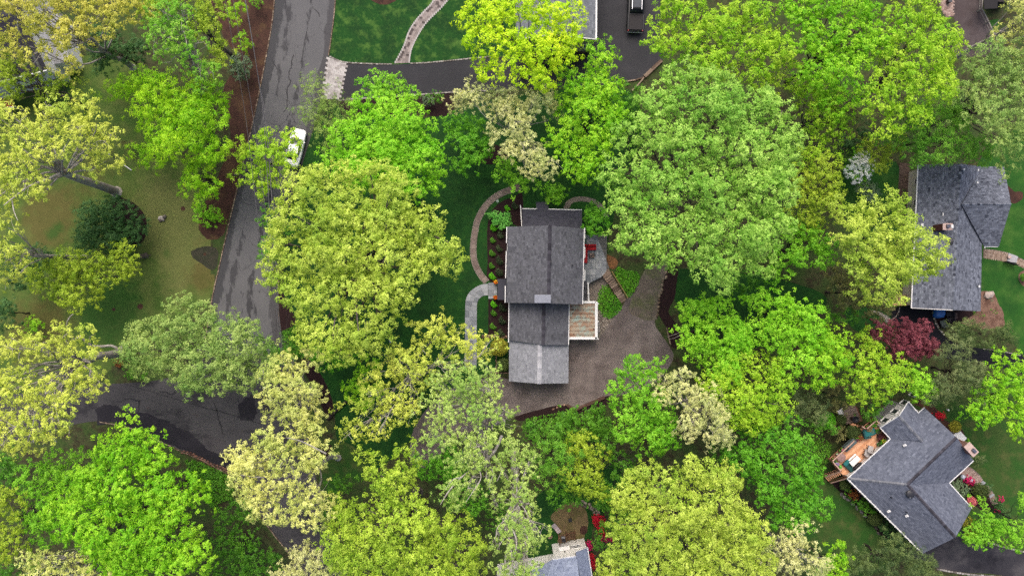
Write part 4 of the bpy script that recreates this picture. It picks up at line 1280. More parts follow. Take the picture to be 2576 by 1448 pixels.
def ridge_caps(parent, a, b, mat, step=.33, wd=.34, drop=.16, seed=0):
    a, b = P(*a), P(*b)
    L_ = (b - a).length
    n_ = max(2, int(L_ / step))
    rr = random.Random(seed)
    d = (b - a).normalized()
    s = Vector((-d.y, d.x, 0)).normalized()
    for i in range(n_):
        p, r = a.lerp(b, i / n_), a.lerp(b, (i + 1.05) / n_)
        z = Vector((0, 0, 1))
        hi, lo_ = .03 + .018, .03
        vs = [p + s * wd / 2 - z * (drop - hi), p + z * (hi + .03), p - s * wd / 2 - z * (drop - hi), r + s * wd / 2 - z * (drop - lo_), r + z * (lo_ + .03), r - s * wd / 2 - z * (drop - lo_)]
        vs2 = [v - z * .02 for v in vs]
        MB().add(vs + vs2, [(0, 1, 4, 3), (1, 2, 5, 4), (0, 6, 7, 1), (1, 7, 8, 2), (6, 9, 10, 7), (7, 10, 11, 8)], rr.random()).build('ridge_cap', mat, parent)
def edge_box(mb, a, b, wd=.13, ht=.13, out=0.0, dz=0.0):
    d = (b - a)
    L_ = d.length
    c = (a + b) / 2
    rz = math.atan2(d.y, d.x)
    pitch = -math.atan2(d.z, math.hypot(d.x, d.y))
    s = Vector((-math.sin(rz), math.cos(rz), 0))
    c = c + s * out + Vector((0, 0, dz))
    mb.box(c, (L_, wd, ht), rz, .01, ry=pitch)
def gutter(parent, pts, name='gutter', mat=None, wd=.10, ht=.10, hangers=0, out=0.0):
    """pts (plan x, plan y, z) polyline"""
    p = [P(*a) for a in pts]
    m = MB()
    for a, b in zip(p, p[1:]):
        edge_box(m, a, b, wd, ht, out)
        if hangers:
            n_ = int((b - a).length / hangers)
            d = (b - a).normalized(); s = Vector((-d.y, d.x, 0))
            for i in range(n_):
                c = a.lerp(b, (i + .5) / n_)
                m.box((c.x, c.y, c.z + ht / 2 + .02), (.09, wd * 1.7, .03), math.atan2(d.y, d.x))
    return m.build(name, mat or M['white'], parent)
def wall_prism(parent, pts, z0, z1, mat, name='wall'):
    return MB().prism([(p.x, p.y) for p in pts], z0, z1).build(name, mat, parent)
def gable_wall(parent, a, b, zb, apex, mat, th=.15):
    """triangular wall between two plan points at height zb and an apex point"""
    return MB().add([a, b, apex], [(0, 1, 2)]).build('gable', mat, parent)
def window(parent, p, d, n, wd, ht, z, frame_mat=None, mullion=True, sash=True, glass=None):
    """p: point on wall (x, y), d: along the wall, n: outward"""
    fm = frame_mat or M['white']
    d, n = Vector((d[0], d[1], 0)).normalized(), Vector((n[0], n[1], 0)).normalized()
    c = Vector((p[0], p[1], z))
    rz = math.atan2(d.y, d.x)
    t_ = .09
    f = MB()
    for sx in (-1, 1):
        q_ = c + d * (sx * (wd / 2 + t_ / 2)) + n * .03
        f.box(q_, (t_, .10, ht + 2 * t_), rz, .008)
    for sz in (-1, 1):
        q_ = c + n * (.035 if sz > 0 else .05) + Vector((0, 0, sz * (ht / 2 + t_ / 2)))
        f.box(q_, (wd, .11 if sz > 0 else .15, t_), rz, .008)
    wo = f.build('window', fm, parent)
    g = MB()
    g.box(c + n * .012, (wd, .02, ht), rz)
    g.build('pane', glass or M['glass'], wo)
    if sash:
        s = MB()
        s.box(c + n * .035, (wd, .04, .05), rz)
        s.build('sash', fm, wo)
    if mullion:
        s = MB()
        s.box(c + n * .034, (.04, .035, ht), rz)
        s.build('mullion', fm, wo)
    return wo
def pt(f, a, b, z=0.0):
    x, y = q1(f, a, b)
    return P(x, y, z)
def px3(f, *pts):
    return [(q1(f, a, b)[0], q1(f, a, b)[1], z) for a, b, z in pts]
def roof_vent(parent, p, kind, mat, s=1.0):
    m = MB()
    if kind == 'pipe':
        m.cyl(p, .05 * s, .28 * s, 10)
    elif kind == 'box':
        m.box((p.x, p.y, p.z + .08), (.26 * s, .34 * s, .16), 0, .02)
    elif kind == 'hood':
        m.lathe(p, [(.26 * s, -.05), (.26 * s, .12), (.46 * s, .14), (.44 * s, .22), (.3 * s, .30), (.0, .33)], 20)
    elif kind == 'cowl':
        m.box((p.x, p.y, p.z + .06), (.34 * s, .24 * s, .12), .5, .03)
        m.box((p.x + .05, p.y + .06, p.z + .16), (.2 * s, .3 * s, .12), .9, .04)
    return m.build('roof_vent', mat, parent)

# ------------------------------------------------------------------ the central house
hA = empty('house', pt('B2', 1020, 300), 'large central house with slate grey gables, pale garage roof and rusty side roof', 'house', 'grey-roofed houses')
EA, RA = 5.0, 7.0
A_tl, A_tm, A_tr = px3('B1', (588, 575, EA), (1172, 557, RA), (1638, 600, EA))
A_bl, A_bm, A_br = px3('B2', (573, 274, EA), (1152, 288, RA), (1616, 297, EA))
roof_slope(hA, [A_bl, A_tl, A_tm, A_bm], M['sh_main'], seed=1)
roof_slope(hA, [A_tr, A_br, A_bm, A_tm], M['sh_main'], seed=2)
ridge_caps(hA, A_tm, A_bm, M['cap_dark'], .4, .42, .1, seed=3)
EB, RB = 3.4, 5.0
B_tl, B_tm, B_tr = px3('B2', (614, 200, EB), (1092, 200, RB), (1436, 200, EB))
B_bl, B_bm, B_br = px3('B2', (612, 792, EB), (1078, 858, RB), (1426, 858, EB))
B_bx = px3('B2', (845, 800, EB + (RB - EB) * .5))[0]
B_by = px3('B2', (848, 848, EB + (RB - EB) * .5))[0]
roof_slope(hA, [B_bl, B_tl, B_tm, B_bm], M['sh_main'], seed=4)
roof_slope(hA, [B_tr, B_br, B_bm, B_tm], M['sh_main'], seed=5)
ridge_caps(hA, B_tm, B_bm, M['cap_dark'], .4, .42, .1, seed=6)
EC, RC = 2.8, 4.6
C_tl, C_tm, C_tr = px3('B2', (609, 780, EC), (1034, 800, RC), (1428, 800, EC))
C_bl, C_bm, C_br = px3('B2', (607, 1357, EC), (1024, 1391, RC), (1425, 1385, EC))
roof_slope(hA, [C_bl, C_tl, C_tm, C_bm], M['sh_pale'], seed=7, tab=.3)
roof_slope(hA, [C_tr, C_br, C_bm, C_tm], M['sh_pale'], seed=8, tab=.3)
ridge_caps(hA, C_tm, C_bm, M['cap_pale'], .42, .52, .10, seed=9)
for s_ in (-1, 1):
    a, b = P(*C_tm), P(*C_bm)
    m = MB(); edge_box(m, a + Vector((s_ * .22, 0, -.1)), b + Vector((s_ * .22, 0, -.1)), .04, .06)
    m.build('ridge_vent', M['black'], hA)
ED = 3.3
D_tl, D_tr, D_br, D_bl = px3('B1', (790, 336, ED), (1612, 348, ED), (1614, 640, 4.3), (792, 640, 4.3))
roof_slope(hA, [D_tl, D_tr, D_br, D_bl], M['sh_wing'], seed=10)
gutter(hA, px3('B1', (788, 327, ED - .05), (1000, 328, ED - .05)))
gutter(hA, px3('B1', (1150, 332, ED - .05), (1612, 344, ED - .05)))
# the bay roof that continues northwards
bay = [pt('B1', 978, 234, 3.0), pt('B1', 1150, 234, 3.0), pt('B1', 1152, 420, 3.62), pt('B1', 992, 420, 3.62)]
MB().slab(bay, .16).build('bay_roof', M['sh_wing'], hA)
wall_prism(hA, [pt('B1', 992, 244, 3), pt('B1', 1136, 244, 3), pt('B1', 1136, 360, 3), pt('B1', 992, 360, 3)], 0, 2.85, M['cream'], 'bay_wall')
# walls
wall_prism(hA, W('B1', [(612, 596), (1612, 606), (1590, 1608), (600, 1600)], EA), 0, EA - .1, M['cream'])
wall_prism(hA, W('B1', [(806, 356), (1596, 366), (1596, 620), (806, 620)], ED), 0, ED - .12, M['cream'])
wall_prism(hA, W('B2', [(636, 250), (1412, 250), (1406, 840), (634, 780)], EB), 0, EB - .1, M['cream'])
wall_prism(hA, W('B2', [(628, 800), (1408, 800), (1406, 1366), (628, 1340)], EC), 0, EC - .1, M['cream'])
MB().add([P(*A_tl) + Vector((.2, -.3, -.12)), P(*A_tr) + Vector((-.2, -.3, -.12)), P(*A_tm) + Vector((0, -.3, -.17))], [(0, 1, 2)]).build('gable', M['cream'], hA)
MB().add([P(*A_bl) + Vector((.2, .25, -.1)), P(*A_br) + Vector((-.2, .25, -.1)), P(*A_bm) + Vector((0, .25, -.15))], [(0, 1, 2)]).build('gable', M['cream'], hA)
MB().add([P(*C_bl) + Vector((.2, .25, -.1)), P(*C_br) + Vector((-.2, .25, -.1)), P(*C_bm) + Vector((0, .25, -.15))], [(0, 1, 2)]).build('gable', M['cream'], hA)
# white gutters, stepped along the front eave
gutter(hA, px3('B1', (577, 577, EA - .02), (572, 800, EA - .02)))
gutter(hA, px3('B1', (586, 806, EA - .05), (584, 905, EA - .05)))
gutter(hA, px3('B1', (569, 910, EA - .02), (560, 1284, EA - .02)))
gutter(hA, px3('B2', (556, 44, EA - .02), (553, 274, EA - .02)))
gutter(hA, px3('B1', (1642, 600, EA - .05), (1636, 1000, EA - .05), (1630, 1180, EA - .05), (1622, 1640, EA - .05)))
gutter(hA, px3('B2', (606, 276, EB - .02), (600, 824, EB - .02)))
gutter(hA, px3('B2', (1437, 298, EB - .02), (1428, 858, EB - .02)))
gutter(hA, px3('B1', (764, 275, 3.2), (774, 420, 3.2), (783, 568, 3.2)))
# shallow eyebrow gables on the front slope
def eyebrow(f, y0, ya, y1, xe, xa):
    zf = lambda x: EA + (RA - EA) * (x - 580) / (1160 - 580)
    for (b0, b1) in ((y0, ya), (y1, ya)):
        m = MB().slab([pt(f, xe, b0, zf(xe) + .03), pt(f, xe, b1, zf(xe) + .30), pt(f, xa, ya, zf(xa) + .05)], .06)
        m.build('saddle_roof', M['sh_main'], hA)
eyebrow('B1', 760, 850, 940, 596, 712)
eyebrow('B1', 1248, 1335, 1502, 588, 705)
# entrance portico
MB().slab([pt('B1', 452, 1294, 2.7), pt('B1', 576, 1294, 3.0), pt('B1', 576, 1580, 3.0), pt('B1', 444, 1580, 2.7)], .14).build('portico_roof', M['sh_wing'], hA)
for yy in (1310, 1560):
    a = pt('B1', 462, yy)
    MB().box((a.x, a.y, 1.3), (.14, .14, 2.5), 0, .01).build('porch_post', M['white'], hA)
a = pt('B1', 612, 1440)
MB().box((a.x - .03, a.y, 1.15), (.06, 1.0, 2.1), 0, .01).build('door', plain('front_door', A(70, 40, 36), .4), hA)
for yy, zc in ((690, 1.6), (860, 1.6), (1030, 1.6), (1200, 1.6), (690, 3.9), (1000, 3.9), (1250, 3.9)):
    a = pt('B1', 615, yy)
    window(hA, (a.x, a.y), (0, 1), (-1, 0), 1.0, 1.3, zc)
for yy in (430, 640, 760):
    a = pt('B2', 640, yy)
    window(hA, (a.x, a.y), (0, 1), (-1, 0), 1.0, 1.2, 1.6)
for yy, zc in ((700, 3.9), (950, 3.9), (1250, 3.9)):
    a = pt('B1', 1600, yy)
    window(hA, (a.x, a.y), (0, 1), (1, 0), 1.1, 1.2, zc)
# chimneys and vents
c0, c1 = pt('B2', 957, 280, 7.6), pt('B2', 1184, 166, 7.6)
cm = (c0 + c1) / 2
ch = MB().box((cm.x, cm.y, 5.6), (c1.x - c0.x - .12, c1.y - c0.y - .1, 3.9), 0, .02).build('chimney', M['brick_red'], hA)
MB().box((cm.x, cm.y, 7.58), (c1.x - c0.x, c1.y - c0.y, .10), 0, .02).box((cm.x + .7, cm.y + .05, 7.64), (.5, .3, .04), .0, .01).build('chimney_cap', M['metal_grey'], ch)
a = pt('B1', 1187, 1062, 7.0); roof_vent(hA, a, 'pipe', M['black'], 1.6)
a = pt('B1', 1483, 1106, 5.6); roof_vent(hA, a, 'pipe', M['black'], 1.4)
# rusty flat side roof in a white frame
M['rust'] = None
def rust_material():
    t = NT('rusty_tin')
    v = t.coord((1, 1, 1))
    c = t.mix(t.ramp(t.noise(.9, 5, .6), .38, .62), A(176, 196, 182), A(196, 168, 140))
    c = t.mix(t.math('MULTIPLY', t.ramp(t.noise(1.6, 7, .7), .44, .60), .85), c, A(176, 126, 92))
    c = t.mix(t.math('MULTIPLY', t.ramp(t.noise(1.1, 7, .7, t.coord((.6, 2.2, 1))), .60, .72), .8), c, A(122, 70, 52))
    return t.bsdf(c, .65, .35, bump=t.noise(20, 4), bstr=.4, bdist=.02)
M['rust'] = rust_material()
M['rust_seam'] = layered('rust_seam', A(130, 74, 50), [(A(176, 150, 126), 3, .5, .64, 5, .7), (A(90, 52, 42), 6, .5, .7, 5, .7)])
ZC = 3.0
ys = [290, 315, 372, 430, 487, 545, 602, 660, 717, 748]
ch_ = empty('side_roof', pt('B2', 1630, 520), 'flat rusty tin roof in a white frame beside the central house', 'canopy')
for y0, y1 in zip(ys, ys[1:]):
    p = [pt('B2', 1438, y0 + 1.5, ZC), pt('B2', 1795, y0 + 1.5, ZC), pt('B2', 1795, y1 - 1.5, ZC), pt('B2', 1438, y1 - 1.5, ZC)]
    o = MB().slab(p, .04).build('tin_panel', M['rust'], ch_)
for y1 in ys[1:-1]:
    m = MB(); pp = [pt('B2', 1438 + k * 35.7, y1 + random.uniform(-2.2, 2.2), ZC + .015) for k in range(11)]
    m.tube(pp, .022, n=5).build('seam', M['rust_seam'], ch_)
for nm, pp, wd in (('fascia', [(1436, 764), (1818, 764)], .30), ('fascia', [(1810, 262), (1810, 778)], .32), ('fascia', [(1620, 268), (1800, 268)], .26)):
    a, b = pt('B2', *pp[0], ZC - .02), pt('B2', *pp[1], ZC - .02)
    m = MB(); edge_box(m, a, b, wd, .22); m.build(nm, M['white'], ch_)
for (x, y) in ((1800, 755), (1800, 285), (1800, 520)):
    a = pt('B2', x, y); MB().box((a.x, a.y, 1.45), (.14, .14, 2.9), 0, .01).build('post', M['white'], ch_)
m = MB()
for (x, y, r_) in ((1478, 372, .11), (1470, 330, .07), (1480, 420, .05), (1690, 541, .03), (1775, 640, .1), (1500, 712, .06)):
    a = pt('B2', x, y, ZC + .012)
    m.add([(a.x + r_ * 1.6 * math.cos(k * 1.05) * (1 + .4 * math.sin(k * 7 + x)), a.y + r_ * math.sin(k * 1.05) * (1 + .3 * math.cos(k * 5 + y)), a.z) for k in range(6)], [tuple(range(6))])
m.build('rust_flake', plain('rust_dark', A(86, 46, 36), .9), ch_)
a, b = pt('B2', 1826, 545), pt('B2', 1850, 678)
c = (a + b) / 2
tag(MB().box((c.x, c.y, .45), (abs(b.x - a.x), abs(b.y - a.y), .9), 0, .03).box((c.x, c.y, .92), (abs(b.x - a.x) * .9, abs(b.y - a.y) * .95, .05), 0, .01).build('utility_box', plain('utility_grey', A(176, 168, 164), .6)),
    'grey utility box standing against the white frame of the rusty roof', 'box')
# back landing and its white railing
a, b = pt('B2', 1620, -20, 1.3), pt('B2', 1682, 244, 1.3)
land = empty('back_landing', (a + b) / 2 * 1 - Vector((0, 0, 1.3)), 'narrow grey back landing with a white railing beside the central house', 'landing')
n_ = 9
for i in range(n_):
    y = a.y + (b.y - a.y) * (i + .5) / n_
    MB().box(((a.x + b.x) / 2, y, 1.27), (b.x - a.x, abs(b.y - a.y) / n_ - .02, .05), 0, .006, i % 3 * .4).build('board', tinted('landing_board', A(92, 92, 98), A(128, 128, 134)) if i == 0 else bpy.data.materials['landing_board'], land)
ra, rb = pt('B2', 1698, 14, 2.35), pt('B2', 1706, 240, 2.35)
m = MB(); edge_box(m, ra, rb, .13, .1); m.build('top_rail', M['white'], land)
m = MB(); edge_box(m, ra - Vector((0, 0, .75)), rb - Vector((0, 0, .75)), .06, .06); m.build('bottom_rail', M['white'], land)
for t_ in (0, .62, 1):
    c = ra.lerp(rb, t_); m = MB().box((c.x, c.y, 1.22), (.15, .15, 2.44), 0, .02).box((c.x, c.y, 2.46), (.2, .2, .06), 0, .02); m.build('post', M['white'], land)
for i in range(1, 20):
    c = ra.lerp(rb, i / 20); MB().box((c.x, c.y, 1.95), (.035, .035, .75)).build('baluster', M['white'], land)

# ------------------------------------------------------------------ right house
hR = empty('house', P(2400, 600), 'brown-grey roofed house with a brick chimney and beige side wall at the right', 'house', 'grey-roofed houses')
ER, RR = 3.2, 5.4
r_tl, r_tm, r_bl, r_bm = px3('B3', (432, 70, ER), (1095, 60, RR)) + px3('B4', (327, 893, ER), (968, 925, RR))
r_tr, r_br = px3('B3', (1440, 105, ER)) [0], px3('B4', (1398, 942, ER))[0]
roof_slope(hR, [r_bl, r_tl, r_tm, r_bm], M['sh_right'], seed=20, tab=.3)
roof_slope(hR, [r_tr, r_br, r_bm, r_tm], M['sh_right'], seed=21, tab=.3)
ridge_caps(hR, r_tm, r_bm, M['sh_right'], .3, .3, .1, seed=22)
w_in, w_tip = px3('B3', (1108, 688, RR - .02), (1872, 682, RR - .02))
w_tr, w_tl, w_br, w_bl = px3('B3', (1758, 96, ER + .02), (1400, 44, ER + .02), (1680, 1340, ER + .02), (1462, 1342, ER + .02))
v_t = px3('B3', (1432, 104, ER + .03))[0]
roof_slope(hR, [v_t, w_tr, w_tip, w_in], M['sh_right'], seed=23, tab=.3)
roof_slope(hR, [w_br, w_bl, w_in, w_tip], M['sh_right'], seed=24, tab=.3)
ridge_caps(hR, w_in, w_tip, M['sh_right'], .3, .3, .1, seed=25)
wallR = [P(*r_tl) + Vector((.55, -.4, 0)), P(*r_tr) + Vector((-.4, -.4, 0)), P(*r_br) + Vector((-.4, .35, 0)), P(*r_bl) + Vector((.55, .35, 0))]
wall_prism(hR, wallR, 0, ER - .1, M['sid_beige'])
wall_prism(hR, [P(*w_tl) + Vector((.0, -.5, 0)), P(*w_tr) + Vector((-.6, -.5, 0)), P(*w_br) + Vector((-.6, .5, 0)), P(*w_bl) + Vector((0, .5, 0))], 0, ER - .12, M['sid_beige'])
MB().add([P(*r_bl) + Vector((.4, .35, -.1)), P(*r_br) + Vector((-.3, .35, -.1)), P(*r_bm) + Vector((0, .35, -.2))], [(0, 1, 2)]).build('gable', M['sid_beige'], hR)
gutter(hR, [r_tl, r_bl], wd=.12)
gutter(hR, [w_bl, px3('B3', (1462, 1360, ER))[0], r_br][:2], wd=.1)
gutter(hR, px3('B3', (1464, 1340, ER), (1660, 1342, ER)), wd=.06)
gutter(hR, [r_bl, r_bm], wd=.08, mat=M['sid_grey'])
dwall = (wallR[0] - wallR[3]).normalized()
nwall = Vector((-1, 0, 0))
for (x, y) in ((312, 335), (297, 658), (284, 905)):
    # the windows sit 1.9 m up the wall that faces the camera
    a = pt('B3', x, y, 1.9)
    t_ = (a.y - wallR[3].y) / (wallR[0].y - wallR[3].y)
    wpt = wallR[3].lerp(wallR[0], t_)
    window(hR, (wpt.x, wpt.y), (dwall.x, dwall.y), (-1, 0), .62, .5, 1.9, M['sid_beige'], mullion=False, sash=False)
# brick chimney
c0, c1 = pt('B3', 816, 1080, 6.3), pt('B3', 968, 976, 6.3)
cm = (c0 + c1) / 2
ch = MB().box((cm.x, cm.y, 4.9), (c1.x - c0.x - .06, c1.y - c0.y - .06, 2.7), 0, .015).build('chimney', M['brick_red'], hR)
MB().box((cm.x, cm.y, 6.28), (c1.x - c0.x, c1.y - c0.y, .1), 0, .02).build('chimney_crown', M['concrete_pink'], ch)
a = pt('B3', 900, 1022, 6.45); MB().box((a.x, a.y, 6.45), (.38, .4, .28), 0, .04).build('flue', plain('flue_grey', A(92, 94, 110), .6), ch)
a = pt('B3', 960, 1025, 6.4); MB().box((a.x, a.y, 6.40), (.26, .4, .16), 0, .03).build('flue_cap', M['white'], ch)
a = pt('B3', 945, 1258, 4.95); roof_vent(hR, a, 'hood', M['metal_dark'], 1.0)
for f, x, y, z, k in (('B3', 820, 840, 4.5, 1.0), ('B3', 490, 1002, 3.5, 1.0), ('B3', 1345, 352, 4.6, .7), ('B3', 1355, 158, 4.4, .7), ('B4', 1370, 560, 3.6, .7)):
    a = pt(f, x, y, z); roof_vent(hR, a, 'box', M['white'], k)
an = empty('roof_antenna', pt('B3', 1140, 150, 4.9), 'thin metal television antenna with long rods on the ridge of the brown-grey roof', 'antenna')
top = pt('B3', 1150, 110, 6.6)
MB().tube([pt('B3', 1130, 145, 5.2), top], .03).build('mast', M['metal_grey'], an)
for k, (x0, y0, x1, y1) in enumerate(((1010, 20, 1250, 205), (1040, -10, 1240, 168), (1095, -10, 1222, 104))):
    MB().tube([pt('B3', x0, y0, 6.55), pt('B3', x1, y1, 6.55)], .022).build('rod', M['metal_grey'], an)
MB().box(pt('B3', 1140, 148, 5.3), (.22, .2, .16), .4, .04).build('bracket', M['white'], an)
# timber porch at the lower corner of the right house
po2 = empty('wood_porch', pt('B4', 180, 780), 'small tan wooden porch with an orange top rail at the corner of the right house', 'porch')
for i in range(9):
    x0, x1 = 90 + i * 19, 90 + (i + 1) * 19 - 2
    MB().slab([pt('B4', x0, 690, 1.1), pt('B4', x1, 690, 1.1), pt('B4', x1, 835, 1.1), pt('B4', x0, 835, 1.1)], .05, random.random()).build('board', tinted('porch_board', A(150, 118, 92), A(190, 158, 128)) if i == 0 else bpy.data.materials['porch_board'], po2)
m = MB(); edge_box(m, pt('B4', 34, 838, 2.0), pt('B4', 262, 846, 2.0), .16, .08); m.build('top_rail', plain('porch_rail', A(206, 150, 112), .6), po2)
for x in (38, 150, 255):
    a = pt('B4', x, 842, 1.0); MB().box((a.x, a.y, 1.0), (.1, .1, 2.0)).build('post', M['gable_wood'], po2)
for x in range(50, 250, 14):
    a = pt('B4', x, 842, 1.6); MB().box((a.x, a.y, 1.55), (.035, .035, .85)).build('baluster', M['gable_wood'], po2)

# ------------------------------------------------------------------ house at the lower right
hB = empty('house', P(2300, 1210), 'blue-grey hipped house with white gutters and an orange deck at the lower right', 'house', 'grey-roofed houses')
EH, RH = 4.0, 6.5
a_ = (2131.5, 1203, EH); e1 = (2239.5, 1103.1, EH); e2 = (2325.2, 1024.2, EH); rt = (2407.0, 1100.0, RH); J = (2283.3, 1218.5, RH)
s1 = (2448.9, 1157.6, EH); v1 = (2387.9, 1213.9, EH); s2 = (2444.6, 1276.5, EH); rb_ = (2403.8, 1350.4, RH); s3 = (2321.2, 1391.2, EH)
roof_slope(hB, [a_, e2, rt, J], M['sh_br'], seed=30)
roof_slope(hB, [s1, v1, J, rt], M['sh_br'], seed=31, eave=(0, 1))
roof_slope(hB, [s3, a_, J, rb_], M['sh_br'], seed=32)
roof_slope(hB, [v1, s2, rb_, J], M['sh_br'], seed=33)
for k, (a, b, mt) in enumerate(((rt, J, 'cap_dark'), (J, rb_, 'cap_dark'), (a_, J, 'cap_mid'))):
    ridge_caps(hB, a, b, M[mt], .36, .36, .1, seed=34 + k)
g0, g1, ga, gb = (2213.7, 1075, EH), (2284.8, 1009.3, EH), (2261.4, 1045.3, 5.35), (2319.5, 1109.4, 5.45)
g2, g3 = (2309.9, 1037.9, EH), (2239.5, 1103.1, EH)
roof_slope(hB, [g0, g3, gb, ga], M['sh_br'], seed=38)
roof_slope(hB, [g2, g1, ga, gb], M['sh_br'], seed=39)
ridge_caps(hB, ga, gb, M['cap_mid'], .36, .3, .08, seed=40)
def inset(pts, d):
    n = len(pts); out = []
    cc = sum(pts, Vector((0, 0, 0))) / n
    for p in pts:
        v = (cc - p); v.z = 0
        out.append(p + v.normalized() * d)
    return out
fp = [P(x, y, z) for x, y, z in (a_, e1, g0, g1, g2, e2, s1, v1, s2, s3)]
wallB = [Vector((p.x, p.y, 0)) for p in fp]
n_ = len(wallB)
ins = []
ori = 1 if area2(wallB) > 0 else -1
for i in range(n_):
    a, b, c = wallB[i - 1], wallB[i], wallB[(i + 1) % n_]
    d1, d2 = (b - a).normalized(), (c - b).normalized()
    n1, n2 = Vector((-d1.y, d1.x, 0)) * ori, Vector((-d2.y, d2.x, 0)) * ori
    k = (n1 + n2); k = k / max(k.dot(n1), .3)
    ins.append(b + k * .35)
wall_prism(hB, ins, 0, EH - .1, M['sid_grey'])
MB().add([ins[2] + Vector((0, 0, EH - .1)), ins[3] + Vector((0, 0, EH - .1)), P(*ga) + Vector((.25, -.25, -.1))], [(0, 1, 2)]).build('gable', M['white'], hB)
MB().add([ins[5] + Vector((0, 0, EH - .1)), ins[6] + Vector((0, 0, EH - .1)), P(*rt) + Vector((-.3, -.1, -.1))], [(0, 1, 2)]).build('gable', M['sid_grey'], hB)
MB().add([ins[8] + Vector((0, 0, EH - .1)), ins[9] + Vector((0, 0, EH - .1)), P(*rb_) + Vector((-.1, .3, -.1))], [(0, 1, 2)]).build('gable', M['sid_grey'], hB)
gutter(hB, [a_, e1], hangers=.7); gutter(hB, [e1, g0], hangers=.7); gutter(hB, [g1, g2], hangers=.8); gutter(hB, [g2, e2], wd=.1)
gutter(hB, [s3, a_], hangers=.8, wd=.14); gutter(hB, [s1, v1], wd=.12); gutter(hB, [v1, s2], hangers=.8); gutter(hB, [g0, ga], wd=.09, ht=.08); gutter(hB, [ga, g1], wd=.09, ht=.08)
# sunroom wall with four dark windows under the small gable, lower board skirt
dG = (ins[3] - ins[2]); LG = dG.length; dGn = dG.normalized(); nG = Vector((-dGn.y, dGn.x, 0))
if nG.dot(Vector((1, -1, 0))) > 0: nG = -nG
wp = ins[2] + dG * .5
mw = MB(); mw.box((wp.x + nG.x * .04, wp.y + nG.y * .04, 3.0), (LG + .1, .08, 1.9), math.atan2(dGn.y, dGn.x), .01); mw.build('window_band', M['white'], hB)
for k in range(4):
    c = ins[2] + dG * ((k + .62) / 2.5) + nG * .09
    window(hB, (c.x, c.y), (dGn.x, dGn.y), (nG.x, nG.y), LG / 4 - .34, 1.25, 3.0, mullion=False, sash=False, glass=M['glass'])
for k in range(7):
    z = .2 + k * .26
    c = ins[2] + dG * .5 + nG * (.05)
    MB().box((c.x, c.y, z), (LG + .05, .07, .28), math.atan2(dGn.y, dGn.x), .01, random.random()).build('skirt_board', tinted('skirt_grey', A(150, 150, 152), A(180, 180, 180)) if k == 0 else bpy.data.materials['skirt_grey'], hB)
for (x, y, z) in ((1435, 800, 5.0),):
    roof_vent(hB, pt('B5', x, y, z), 'cowl', M['white'], 1.0)
for (x, y, z) in ((820, 462, 4.95), (1052, 522, 5.4)):
    roof_vent(hB, pt('B7', x, y, z), 'cowl', M['white'], 1.0)
for (x, y, z) in ((850, 282, 5.25), (1045, 470, 5.55)):
    roof_vent(hB, pt('B7', x, y, z), 'pipe', M['black'], 1.4)
roof_vent(hB, pt('B7', 1095, 235, 6.15), 'hood', M['metal_dark'], 1.1)
roof_vent(hB, pt('B7', 1045, 235, 5.95), 'pipe', M['white'], 1.6)
roof_vent(hB, pt('B7', 1078, 272, 5.95), 'pipe', M['white'], 1.6)
ctop = pt('B6', 1118, 848, 6.4)
rz_ = R(-47)
ch = MB().box((ctop.x, ctop.y, 3.2), (1.45, .75, 6.2), rz_, .02).build('chimney', tinted('pink_brick_chimney', A(150, 110, 100), A(176, 136, 124)), hB)
MB().box((ctop.x, ctop.y, 6.36), (1.6, .9, .14), rz_, .02).build('chimney_crown', M['concrete_pink'], ch)
c = pt('B6', 1165, 868, 6.6); MB().box((c.x, c.y, 6.55), (.5, .34, .3), rz_, .05).build('flue', plain('flue_slate', A(96, 100, 116), .6), ch)
# white chest-like cover by the wall
c = pt('B6', 938, 648, 1.4)
o = MB().box((c.x, c.y, .7), (1.35, .95, 1.35), R(-48), .06).box((c.x, c.y, 1.4), (1.42, 1.02, .1), R(-48), .05).build('storage_box', M['white'])
tag(o, 'white box-shaped cover against the lower right house, next to its chimney', 'storage box')

# ------------------------------------------------------------------ house at the bottom edge
hC = empty('house', pt('B8', 900, 1100), 'white clapboard house with a pale blue roof at the bottom edge', 'house', 'grey-roofed houses')
EL = 6.1
wl_, wr_ = pt('B8', 570, 872, 0), pt('B8', 1148, 765, 0)
dC = (wr_ - wl_).normalized(); nC = Vector((-dC.y, dC.x, 0))
back = -nC * 14
wl0 = wl_ - dC * 7.0
wall_prism(hC, [wl_, wr_, wr_ + back, wl_ + back], 0, 4.9, M['sid_white'])
wall_prism(hC, [wl_ + Vector((0, 0, 0)), wl_ + dC * 2.5, wl_ + dC * 2.5 + back, wl_ + back], 4.9, EL - .1, M['sid_white'], 'upper_wall')
wall_prism(hC, [wl0 - nC * 1.2, wl_ - nC * 1.2, wl_ + back, wl0 + back], 0, EL - .6, M['sid_white'], 'side_wall')
zt, ze = 6.4, 4.9
rA, rB, rCc, rD = px3('B8', (1000, 1012, zt), (1208, 938, ze), (1300, 1520, ze), (1085, 1520, zt))
roof_slope(hC, [rB, rCc, rD, rA], M['sh_blue'], seed=50)
MB().add([wl_ + dC * 2.5 + Vector((0, 0, 4.9)), wr_ + Vector((0, 0, 4.8)), P(*rA) + Vector((0, -.2, -.15)), wl_ + dC * 2.5 + Vector((0, 0, 6.2))], [(0, 1, 2, 3)]).build('gable', M['sid_white'], hC)
l0, l1, l2, l3 = px3('B8', (592, 1150, EL), (1020, 1082, EL), (1090, 1700, 9.0), (420, 1700, 9.0))
roof_slope(hC, [l0, l1, l2, l3], M['sh_blue'], seed=51, course=.24, tab=.42)
k0, k1, k2 = px3('B8', (590, 1152, EL), (420, 1700, 9.0), (-160, 1560, EL - .4))
